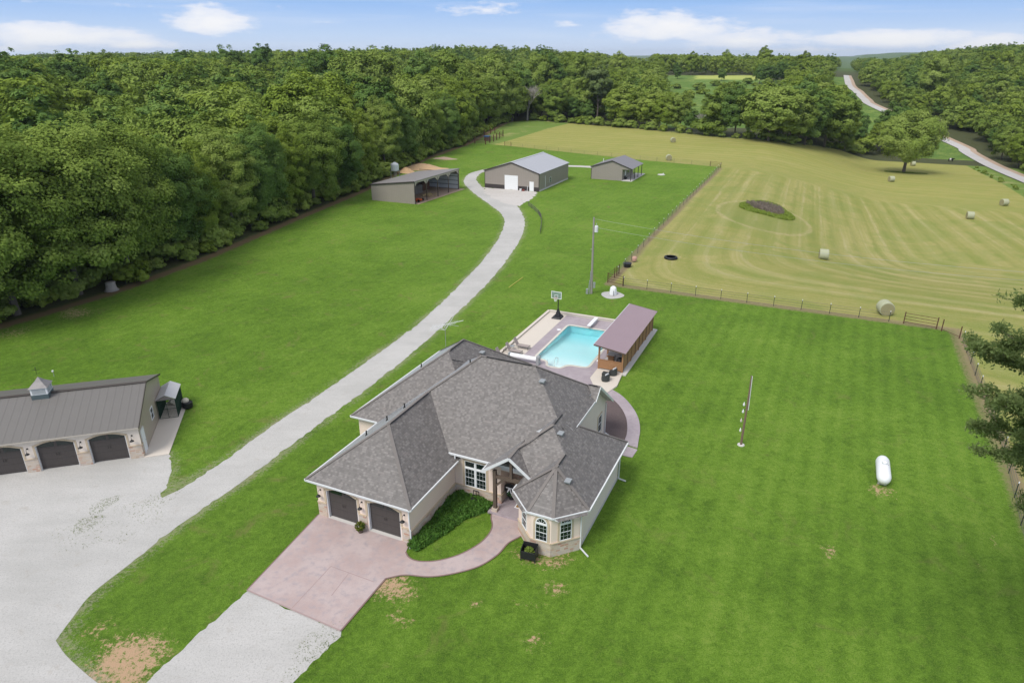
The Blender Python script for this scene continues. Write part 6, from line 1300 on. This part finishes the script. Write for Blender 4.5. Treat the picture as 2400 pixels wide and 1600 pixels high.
# mid distance kinds
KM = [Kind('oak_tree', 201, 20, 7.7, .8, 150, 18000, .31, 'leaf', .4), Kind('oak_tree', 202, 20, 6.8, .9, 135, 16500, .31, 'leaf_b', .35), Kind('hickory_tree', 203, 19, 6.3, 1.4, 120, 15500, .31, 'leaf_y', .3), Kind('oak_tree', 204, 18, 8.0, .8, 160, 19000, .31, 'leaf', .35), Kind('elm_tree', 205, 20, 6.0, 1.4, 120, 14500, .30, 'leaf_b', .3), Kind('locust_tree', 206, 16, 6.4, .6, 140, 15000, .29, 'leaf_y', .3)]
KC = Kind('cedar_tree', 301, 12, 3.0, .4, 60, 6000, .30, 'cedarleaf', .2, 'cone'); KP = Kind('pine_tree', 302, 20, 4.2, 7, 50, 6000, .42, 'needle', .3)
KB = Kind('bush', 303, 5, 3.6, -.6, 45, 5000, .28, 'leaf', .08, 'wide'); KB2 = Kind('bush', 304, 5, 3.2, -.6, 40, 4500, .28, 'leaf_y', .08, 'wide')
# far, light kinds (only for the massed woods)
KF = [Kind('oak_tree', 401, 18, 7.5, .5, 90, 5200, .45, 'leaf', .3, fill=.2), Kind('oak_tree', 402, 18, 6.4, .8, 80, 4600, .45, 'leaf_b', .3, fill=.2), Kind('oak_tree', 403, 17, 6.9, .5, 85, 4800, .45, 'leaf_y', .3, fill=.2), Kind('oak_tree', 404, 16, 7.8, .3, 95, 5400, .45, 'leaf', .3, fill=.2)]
rt_ = random.Random(77); seedn = [0]
def put(K_, p, q, h, label, group, cat='tree', sx=1.0):
    seedn[0] += 1; return K_.place(W(p, q, float(hpq(p, q))-.1), h, label, cat, group, seedn[0], sx)
placed = []
def ok(p, q, d): return all((a-p)**2+(b-q)**2 > d*d for a, b in placed)
# hand-placed front trees of the left wood: (u, v of the base, row of the top, kind, spread)
G1 = 'broad leafy trees along the front of the left wood'
FR = [(-60, 790, 330, 0, 1.1), (70, 748, 285, 0, 1.1), (215, 700, 292, 3, 1.15), (330, 655, 285, 0, 1.1), (440, 610, 330, 1, 1.0), (505, 585, 345, 2, .9), (575, 560, 310, 4, 1.), (640, 530, 280, 1, 1.), (700, 508, 300, 2, .95), (760, 486, 262, 0, 1.), (815, 463, 268, 1, 1.), (868, 436, 262, 2, .95), (920, 408, 235, 4, 1.), (965, 388, 250, 1, 1.), (1012, 366, 222, 0, 1.), (1058, 350, 215, 1, .95), (1095, 332, 210, 3, 1.), (1118, 316, 235, 1, .9)]
LB = ['broad dark oak at the left edge of the picture, nearest the lawn', 'huge spreading oak left of the tree stump', 'huge broad oak rising just behind the tree stump', 'spreading oak right of the tree stump with skirts to the grass', 'dark green oak above the leaf littered wood edge', 'yellow green hickory standing forward in the left wood', 'tall slim oak behind the yellow green hickory', 'deep green oak halfway along the left wood edge', 'small yellow green tree in the middle of the wood edge', 'large rounded oak left of the open shed', 'dark oak just left of the open shed', 'bright round tree close behind the left end of the open shed', 'tall oak behind the white water tank', 'deep green tree behind the dirt pile', 'large oak beyond the ash heap', 'dark tree left of the corral', 'broad oak overhanging the corral', 'dark oak at the back of the corral']
for i, (u, v, vt, k_, sx) in enumerate(FR):
    g_ = at(u, v-4); p, q = pq(g_.x, g_.y); p = float(p)-2.5; q = float(q); P_ = W(p, q); h = min(max(ztop(P_, vt)-hpq(p, q), 10), 25); put(KN[k_], p, q, float(h), LB[i], None, sx=sx); placed.append((p, q))
# second and third ranks
for row, (off, n0) in enumerate([(9, 30), (17, 30), (26, 30)]):
    q = 4.0+3*row
    while q < 300:
        p = float(f_we(q))-off-rt_.uniform(-2, 2); qq = q+rt_.uniform(-2, 2)
        if ok(p, qq, 7.3):
            placed.append((p, qq)); dist = hypot(*xy(p, qq)); Ks = KN if dist < 135 else KM; k_ = rt_.randrange(len(Ks))
            put(Ks[k_], p, qq, rt_.uniform(15, 25), {'leaf': 'leafy green oak standing in the ranks behind the front of the left wood', 'leaf_b': 'deep green tree standing in the ranks behind the front of the left wood', 'leaf_y': 'yellow green tree standing in the ranks behind the front of the left wood'}[{0: 'leaf', 1: 'leaf_b', 2: 'leaf_y', 3: 'leaf', 4: 'leaf' if Ks is KN else 'leaf_b', 5: 'leaf_y'}[k_]],
                'trees in the ranks of the left wood: '+{0: 'green', 1: 'deep green', 2: 'yellow green', 3: 'green', 4: 'green' if Ks is KN else 'deep green', 5: 'yellow green'}[k_])
        q += rt_.uniform(10, 14)
# undergrowth at the wood edge
stp = atpq(262, 680)
q = 5
while q < 280:
    p = float(f_we(q))-1.2-rt_.uniform(0, 2.2); hypot(p-stp[0], q-stp[1]) > 3.2 and put(KB if rt_.random() < .6 else KB2, p, q, rt_.uniform(1.8, 4.2), 'low leafy bush under the trees along the left wood edge', 'bushes along the left wood edge', 'bush', sx=rt_.uniform(.9, 1.3)); q += rt_.uniform(3.2, 7)
q = 4
while q < 250:
    p = float(f_we(q))-4.2-rt_.uniform(0, 3.2); put(KB if rt_.random() < .7 else KB2, p, q, rt_.uniform(3.5, 6.5), 'taller understorey bush in the shade of the left wood', 'understorey bushes in the left wood', 'bush', sx=rt_.uniform(.9, 1.2)); q += rt_.uniform(4.5, 8)
# tree line behind the field, read off the photograph: (u, v base, v top, kind, spread, label)
BL = [(1165, 285, 140, KM[0], 1.0, 'tall oak left of the hunting blind'), (1215, 272, 150, KM[1], 1., 'dark tree behind the hunting blind'), (1262, 262, 112, KM[3], .8, 'tall tree rising above the dead bare tree'), (1302, 284, 196, KM[0], 1.05, 'olive green tree with twin dark trunks right of the dead tree'), (1345, 284, 222, KM[4], 1.0, 'blue green tree in the left part of the tree line'), (1375, 287, 235, KM[1], .9, 'small dark tree beside the tall pine'), (1398, 284, 152, KP, 1.1, 'tall dark pine standing over the tree line'),
      (1432, 290, 238, KM[4], 1., 'low deep green tree right of the tall pine'), (1462, 296, 203, KM[5], 1.3, 'bright yellow green drooping tree in the tree line'), (1497, 298, 228, KM[2], 1., 'yellow green tree with pale trunk at the field edge'), (1530, 300, 212, KM[5], 1.25, 'bright broad crown right of the pale trunk'), (1562, 305, 225, KM[5], 1.0, 'bright green tree near the farthest round bale'), (1592, 306, 214, KM[0], .95, 'mid green tree above the farthest round bale'), (1618, 309, 255, KM[1], 1.0, 'low dark tree left of the grey dead brush'),
      (1690, 318, 200, KM[0], 1.2, 'dense rounded oak left of centre in the tree line'), (1722, 322, 196, KM[1], 1.1, 'dark dense oak beside the rounded oak'), (1765, 325, 222, KM[4], 1., 'shadowed dark tree in the gap of the tree line'), (1800, 331, 196, KM[3], 1.3, 'very broad dark olive oak in the tree line'), (1850, 336, 215, KM[0], 1.1, 'broad oak right of the pale leaning trunk'), (1885, 340, 200, KM[1], 1.1, 'tall dark oak in the right part of the tree line'), (1930, 345, 208, KM[3], 1.25, 'broad olive oak near the right end of the tree line'), (1965, 350, 250, KM[0], 1., 'rounded oak at the right end of the tree line'),
      (1998, 352, 262, KM[1], .9, 'dark tree at the end of the tree line before the meadow gap'), (2020, 358, 306, KB2, 1.1, 'pale green bush at the right end of the tree line'), (1660, 316, 270, KB, 1.2, 'leafy bush under the grey dead tree'), (2088, 350, 240, KM[1], 1.1, 'blue green tree behind the lone field tree'), (2112, 345, 262, KM[4], 1.1, 'dark crown right behind the lone field tree')]
for u, v, vt, K_, sx, lb in BL:
    g_ = at(u, v); p, q = map(float, pq(g_.x, g_.y)); placed.append((p, q)); h = float(min(max(ztop(g_, vt)-g_.z, 4), 30)); put(K_, p, q, h, lb, None, 'bush' if K_ in (KB, KB2) else 'tree', sx)
def strip(u, v): return (v > 188) & (v < 352) & (u > 1962+(v-195)*.27) & (u < np.interp(v, [188, 195, 216, 234, 252, 352], [1988, 1992, 2016, 2034, 2060, 2075]))
# ranks behind the tree line
for off, dq in ((9, 8.5), (18, 9.5), (28, 10)):
    p = -130.0
    while p < 50:
        q = float(f_wb(p))+off+rt_.uniform(-2, 2); pp_ = p+rt_.uniform(-2, 2)
        uu, vv = topix(*xy(pp_, q), float(hpq(pp_, q)))
        if ok(pp_, q, 6) and pp_ < f_road(q)-20 and not strip(uu, vv):
            placed.append((pp_, q)); k_ = rt_.randrange(6); h = rt_.uniform(12, 18) if p > -60 else rt_.uniform(15, 21)
            if -62 < p < 25: h *= .8
            if -48 < p < 4 and off > 9: p += dq; continue
            nm = ['green', 'deep green', 'yellow green', 'green', 'deep green', 'yellow green'][k_]; put(KM[k_], pp_, q, h, nm+' tree in the ranks behind the field tree line', 'trees behind the field tree line: '+nm)
        p += dq+rt_.uniform(-2, 2)
p = -112
while p < 42:
    q = float(f_wb(p))-.2+rt_.uniform(-.8, .8); put(KB if rt_.random() < .5 else KB2, p, q, rt_.uniform(2, 4.5), 'scrubby bush along the foot of the field tree line', 'bushes along the field tree line', 'bush', rt_.uniform(.8, 1.2)); p += rt_.uniform(3.5, 8)
# right-hand roadside wood
GR_ = 'trees on the slope across the county road: '
for off, dq in ((10, 8), (18, 8.5), (27, 9)):
    q = 118.0
    while q < 330:
        r_ = float(f_road(q)); p = r_+off+rt_.uniform(-2, 2); qq = q+rt_.uniform(-2, 2)
        if ok(p, qq, 6):
            placed.append((p, qq)); k_ = rt_.randrange(6); nm = ['green', 'deep green', 'yellow green', 'green', 'deep green', 'yellow green'][k_]; put(KM[k_], p, qq, rt_.uniform(11, 17), nm+' tree on the wooded slope across the county road', GR_+nm)
        q += dq+rt_.uniform(-1.5, 1.5)
q = 175.0
while q < 300:
    for side in (-1, 1):
        p = float(f_road(q))+(-6.5-rt_.uniform(0, 3) if side < 0 else 9.5+rt_.uniform(0, 2)); put(KB if rt_.random() < .5 else KB2, p, q+rt_.uniform(-2, 2), rt_.uniform(.5, 1.3) if side < 0 else rt_.uniform(2, 4.5), 'low roadside bush between the field and the gravel county road' if side < 0 else 'bush at the foot of the wooded slope beyond the clay bank', 'bushes along the near road side' if side < 0 else 'bushes beyond the clay bank', 'bush', 1.1)
    q += rt_.uniform(4, 8)
# tall crowns standing above the skyline
for (u, d, vt, K_, lb) in [(1290, 400, 108, KM[4], 'tallest dark open crowned tree on the skyline right of the dead tree'), (1345, 420, 122, KM[0], 'round pale green crown on the skyline'), (828, 300, 94, KM[0], 'highest crown on the left skyline'), (880, 310, 99, KM[3], 'broad high crown right of the highest one'), (770, 330, 104, KM[1], 'dark high crown left of the highest one'), (990, 300, 118, KM[1], 'dark pointed crown on the skyline above the white tank'), (620, 420, 102, KM[4], 'bluish green far crown on the left skyline'), (540, 430, 108, KM[1], 'farther dark crown on the left skyline'), (430, 380, 117, KM[4], 'far rounded crown on the left skyline'),
                          (1045, 320, 116, KM[3], 'green crown on the skyline above the corral'), (1160, 340, 118, KM[0], 'green crown on the skyline left of the dead tree'), (1790, 700, 109, KM[2], 'highest yellow green crown on the far centre skyline'), (1620, 700, 122, KM[2], 'pale yellow green crown on the far skyline'), (1450, 600, 126, KM[5], 'rounded far crown on the centre skyline'), (1700, 700, 121, KM[5], 'far pale crown left of the highest centre crown'), (1880, 640, 121, KM[2], 'far yellow green crown left of the road'), (250, 350, 119, KM[0], 'rounded crown on the far left skyline'), (2200, 430, 118, KM[0], 'green crown topping the right hand hill')]:
    x = (u-1200)/FOC*(d*cos(PITCH)+12*sin(PITCH)); P_ = Vector((x, d, float(hz(x, d)))); K_.place(P_, float(max(12, min(30, ztop(P_, vt)-P_.z))), lb, 'tree', None, int(u), .9)
# shrubs scattered over the meadow behind the tree line
for i in range(34):
    u = rt_.uniform(1560, 1850); v = rt_.uniform(196, 240); g_ = at(u, v); p, q = map(float, pq(g_.x, g_.y)); put(KB if i % 2 else KB2, p, q, rt_.uniform(2.5, 6), 'rounded shrub on the open meadow behind the field tree line', 'shrubs on the far meadow', 'bush', 1.1)
for (u, v, vt) in [(1795, 196, 148), (1812, 195, 150), (1830, 194, 140), (1850, 196, 146), (1690, 190, 162), (1588, 186, 160), (1780, 197, 152), (1868, 197, 150)]:
    g_ = at(u, v); p, q = map(float, pq(g_.x, g_.y)); put(KM[1], p, q, float(max(10, min(28, ztop(g_, vt)-g_.z))), 'dark tree in the clump at the far side of the meadow', 'dark clump beyond the meadow', 'tree', 1.0)
# lone tree in the field
g_ = at(2117, 405); KL = Kind('field_tree', 501, 16, 8.2, 2.0, 230, 38000, .20, 'leaf', .45); KL.place(g_, float(ztop(g_, 258)-g_.z), 'lone broad green tree with forked trunk in the hay field', seed=5)
patch('rank_grass', 'strip of rank grass around the foot of the lone tree', pq(g_.x, g_.y), 7, 1.2, 1500, .3, M['leaf'], 8, .2)
# bare dead trees
def dead_tree(u, v, vt, spread, label, seed, thin=1.0):
    g_ = at(u, v); h = float(ztop(g_, vt)-g_.z); t = thing('dead_tree', label, 'dead tree', g_); rr = random.Random(seed); tm = MB(); bm_ = MB()
    def grow(p, d, L, r, lv, mb):
        e = p+d*L; mid = p.lerp(e, .5)+Vector((rr.uniform(-1, 1), rr.uniform(-1, 1), 0))*L*.06; mb.cyl(p, mid, r, r*.8, n=5, cap=False); mb.cyl(mid, e, r*.8, r*.6, n=5, cap=False)
        if lv == 0: return
        for i in range(4 if lv > 1 else 3):
            a = rr.uniform(0, 6.28); s = rr.uniform(.35, .95)*spread; nd = (d+Vector((cos(a)*s, sin(a)*s, rr.uniform(-.05, .35)))).normalized(); grow(p.lerp(e, rr.uniform(.55, 1)), nd, L*rr.uniform(.55, .8), r*.60, lv-1, bm_)
    grow(Vector((0, 0, -.2)), Vector((.08, 0, 1)).normalized(), h*.36, h*.020*thin, 5, tm); tm.build('trunk', M['deadwood'], t); bm_.build('branches', M['deadwood'], t); return t
dead_tree(1236, 283, 168, 1.0, 'big bare grey dead tree standing before the woods', 3, 1.1); dead_tree(1650, 312, 248, 1.25, 'small bare grey dead tree in front of the tree line', 6, .9); dead_tree(2322, 332, 300, .25, 'broken pale dead trunk standing above the road bank', 9, 2.0)
# pine reaching in from the right
t = thing('pine_tree', 'pine reaching its needled boughs in from the right edge of the picture', 'tree', (26.0, 21.5, 0))
tm = MB(); tm.cyl((0, 0, -.3), (-.2, 0, 10), .34, .27, n=10); tm.cyl((-.2, 0, 10), (-2.2, .2, 24), .27, .05, n=8); tm.build('trunk', M['bark'], t)
rp = random.Random(21); br = MB(); Pn = []; Tn = []
RN = np.random.default_rng(5)
for i in range(54):
    z = 12.6+11.2*(i/54)+rp.uniform(-.3, .3); a = i*2.4 if i % 2 else pi+rp.gauss(0, .55); L = (5.0+2.1*sin(max(0, z-12)/11.8*pi)-.35*max(0, z-20))*rp.uniform(.72, 1.05); L = max(L, .8)
    p0 = Vector((-.2-2.0*(z-10)/14, .1, z)); d = Vector((cos(a), sin(a), rp.uniform(-.02, .18))); p1 = p0+d*L*.5+Vector((0, 0, .1)); p2 = p0+d*L+Vector((0, 0, .35))
    br.cyl(p0, p1, .06, .035, n=5, cap=False); br.cyl(p1, p2, .035, .012, n=5, cap=False)
    for k_ in range(12):
        f = rp.uniform(.3, 1.08); b0 = p0.lerp(p2, f); s = Vector((rp.uniform(-1, 1), rp.uniform(-1, 1), rp.uniform(-.1, .5))).normalized()*rp.uniform(.5, 1.3); b1 = b0+s*.8+d*.4; br.cyl(b0, b1, .016, .007, n=4, cap=False)
        for m_ in range(7): Pn.append(tuple(b0.lerp(b1, rp.uniform(.1, 1.1)))); Tn.append(rp.random())
br.build('boughs', M['bark'], t)
Pn = np.array(Pn); Tn = np.array(Tn); k_ = 60; idx = np.repeat(np.arange(len(Pn)), k_); dd = RN.normal(size=(len(idx), 3)); dd[:, 2] = dd[:, 2]*.6+.25; dd /= np.linalg.norm(dd, axis=1)[:, None]; PP = Pn[idx]+dd*(.05+.32*RN.random((len(idx), 1))); quads('needles', M['needle'], PP, np.cross(dd, RN.normal(size=dd.shape))+1e-6, .08, RN, t, tint=np.clip(Tn[idx]*.6+.4*RN.random(len(idx)), 0, 1), aspect=.22)
# ------------------------------------------------------------------ massed woods as one object: far tree kinds scattered over points
src = bpy.data.collections.new('woodland_kinds')
KFo = []
for i, K_ in enumerate(KF):
    o = bpy.data.objects.new('woodland_kind', K_.crown); src.objects.link(o); KFo.append(o)
def woods(name, label, pts, hs, seed, mix=(.3, .22, .24, .24)):
    me = bpy.data.meshes.new(name); me.vertices.add(len(pts)); me.vertices.foreach_set('co', np.asarray(pts, np.float32).ravel()); me.update()
    R = np.random.default_rng(seed); me.attributes.new('size', 'FLOAT', 'POINT').data.foreach_set('value', np.asarray(hs, np.float32)); me.attributes.new('spin', 'FLOAT', 'POINT').data.foreach_set('value', (R.random(len(pts))*6.28).astype(np.float32)); me.attributes.new('pick', 'INT', 'POINT').data.foreach_set('value', R.choice(4, len(pts), p=list(mix)).astype(np.int32))
    o = link(bpy.data.objects.new(name, me)); o['label'] = label; o['kind'] = 'stuff'
    ng = bpy.data.node_groups.new(name, 'GeometryNodeTree'); ng.interface.new_socket('Geometry', in_out='INPUT', socket_type='NodeSocketGeometry'); ng.interface.new_socket('Geometry', in_out='OUTPUT', socket_type='NodeSocketGeometry')
    N_ = ng.nodes; L = ng.links; gi = N_.new('NodeGroupInput'); go = N_.new('NodeGroupOutput'); ip = N_.new('GeometryNodeInstanceOnPoints'); ci = N_.new('GeometryNodeCollectionInfo'); ci.inputs[0].default_value = src; ci.inputs['Separate Children'].default_value = True
    def na(nm, ty): x = N_.new('GeometryNodeInputNamedAttribute'); x.data_type = ty; x.inputs[0].default_value = nm; return x.outputs[0]
    cz = N_.new('ShaderNodeCombineXYZ'); L.new(na('spin', 'FLOAT'), cz.inputs[2]); cs = N_.new('ShaderNodeCombineXYZ'); s_ = na('size', 'FLOAT')
    for i in range(3): L.new(s_, cs.inputs[i])
    L.new(gi.outputs[0], ip.inputs['Points']); L.new(ci.outputs[0], ip.inputs['Instance']); ip.inputs['Pick Instance'].default_value = True; L.new(na('pick', 'INT'), ip.inputs['Instance Index']); L.new(cz.outputs[0], ip.inputs['Rotation']); L.new(cs.outputs[0], ip.inputs['Scale']); L.new(ip.outputs[0], go.inputs[0])
    md = o.modifiers.new('scatter', 'NODES'); md.node_group = ng; return o
RW = np.random.default_rng(12)
def grid_pts(x0, x1, y0, y1, s):
    X, Y = np.meshgrid(np.arange(x0, x1, s), np.arange(y0, y1, s)); X = X.ravel()+RW.uniform(-.42, .42, X.size)*s; Y = Y.ravel()+RW.uniform(-.42, .42, Y.size)*s; return X, Y
X, Y = grid_pts(-1100, 1200, 40, 1600, 10.8); th_ = np.abs(np.arctan2(X, Y)); keep = (th_ < radians(43)); X, Y = X[keep], Y[keep]; P_, Q_ = pq(X, Y)
dist = np.hypot(X, Y); keep = (dist < 620) | (RW.random(len(X)) < .55); X, Y, P_, Q_, dist = X[keep], Y[keep], P_[keep], Q_[keep], dist[keep]
PL_ = np.array(placed); near = np.array([np.min((PL_[:, 0]-a)**2+(PL_[:, 1]-b)**2) < 36 for a, b in zip(P_, Q_)])
leftw = (Q_ < 310) & (P_ < f_we(Q_)-30); rd = f_road(Q_)
backw = (Q_ > f_wb(P_)+34) & (P_ < rd-16) & (P_ < 60) & (Q_ > 200) & (P_ > -2000); rightw = (P_ > rd+36) & (Q_ > 95) & (Q_ < 345); rightf = (P_ > rd+12) & (Q_ >= 335)
# open meadows behind the tree line
mead = [atpq(*k) for k in [(1560, 238), (1620, 222), (1690, 226), (1760, 232), (1830, 222), (1850, 205), (1780, 192), (1700, 178), (1640, 176), (1600, 185), (1560, 205)]]; mead2 = [atpq(*k) for k in [(1420, 166), (1520, 168), (1520, 154), (1425, 154)]]
QP = np.stack([P_, Q_], 1); inm = inpoly(QP, mead)
u_, v_ = topix(X, Y, hpq(P_, Q_)); openm = open_meadow(u_, v_); gapm = openm | (P_ > rd-30) & (P_ < rd) & (Q_ > 300) & (Q_ < 560) | strip(u_, v_)
sel_b = backw & ~inm & ~gapm & ~near; sel_l = leftw & ~near; sel_r = (rightw | rightf) & ~near
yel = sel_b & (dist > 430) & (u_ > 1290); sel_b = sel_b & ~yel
def zs(sel): return np.stack([X[sel], Y[sel], hpq(P_[sel], Q_[sel])-.6], 1)
woods('left_wood', 'unbroken green woodland filling the land beyond the left edge', zs(sel_l), RW.uniform(.72, 1.3, sel_l.sum()), 1)
hb = RW.uniform(.66, 1.12, sel_b.sum()); woods('far_wood', 'distant woodland behind the field tree line up to the horizon', zs(sel_b), hb, 2)
woods('sun_tinted_wood', 'far horizon trees beyond the meadow, sunlight put in as paler yellow green leaves', zs(yel), RW.uniform(.60, 1.1, yel.sum()), 4, (.12, .06, .7, .12))  # mostly yellow leaf kind: sunlight on the far band put into the colour
woods('right_wood', 'wooded hillside beyond the county road on the right', zs(sel_r), RW.uniform(.55, 1.0, sel_r.sum()), 3)
print('woods', sel_l.sum(), sel_b.sum(), sel_r.sum(), 'things', len([o for o in bpy.data.objects if o.parent is None]))
# weeds coming up through the gravel court
MW = m_leaf('weed_leaves', (.11, .17, .04), (.18, .24, .06), (.28, .32, .12), .3)
for (u, v, n_, rx, ry) in [(243, 1183, 420, .5, 1.0), (206, 1226, 420, .6, .9), (262, 1243, 140, 1.6, .8), (175, 1262, 160, 1.5, 1.0), (330, 1200, 200, 1.8, .8), (375, 1170, 260, .8, 1.3), (770, 1500, 500, 1.0, 1.6), (735, 1545, 500, 1.0, 1.8), (1040, 1310, 60, .6, .4)]:
    if v > 1300 and u > 1000: continue
    patch('weeds', {243: 'longer clump of weeds in the gravel court', 206: 'second clump of weeds in the gravel court nearer the viewer'}.get(u, 'scattered weeds in the pale gravel'), atpq(u, v), rx*1.3, ry*1.2, int(n_*.6), .06, MW, u, .065)
# ------------------------------------------------------------------ air
hm = MB(); hm.box(-9000, -900, -25, 9000, 13000, 95); hzm = bpy.data.materials.new('air'); hzm.use_nodes = True; ht = hzm.node_tree; ht.nodes.clear()
ho = ht.nodes.new('ShaderNodeOutputMaterial'); hv = ht.nodes.new('ShaderNodeVolumePrincipled'); hv.inputs['Color'].default_value = (.80, .90, 1, 1); hv.inputs['Density'].default_value = 7e-5; hv.inputs['Anisotropy'].default_value = .2
ht.links.new(hv.outputs[0], ho.inputs['Volume']); hz_o = hm.build('haze', hzm); hz_o['kind'] = 'stuff'; hz_o['label'] = 'thin summer haze over the land'
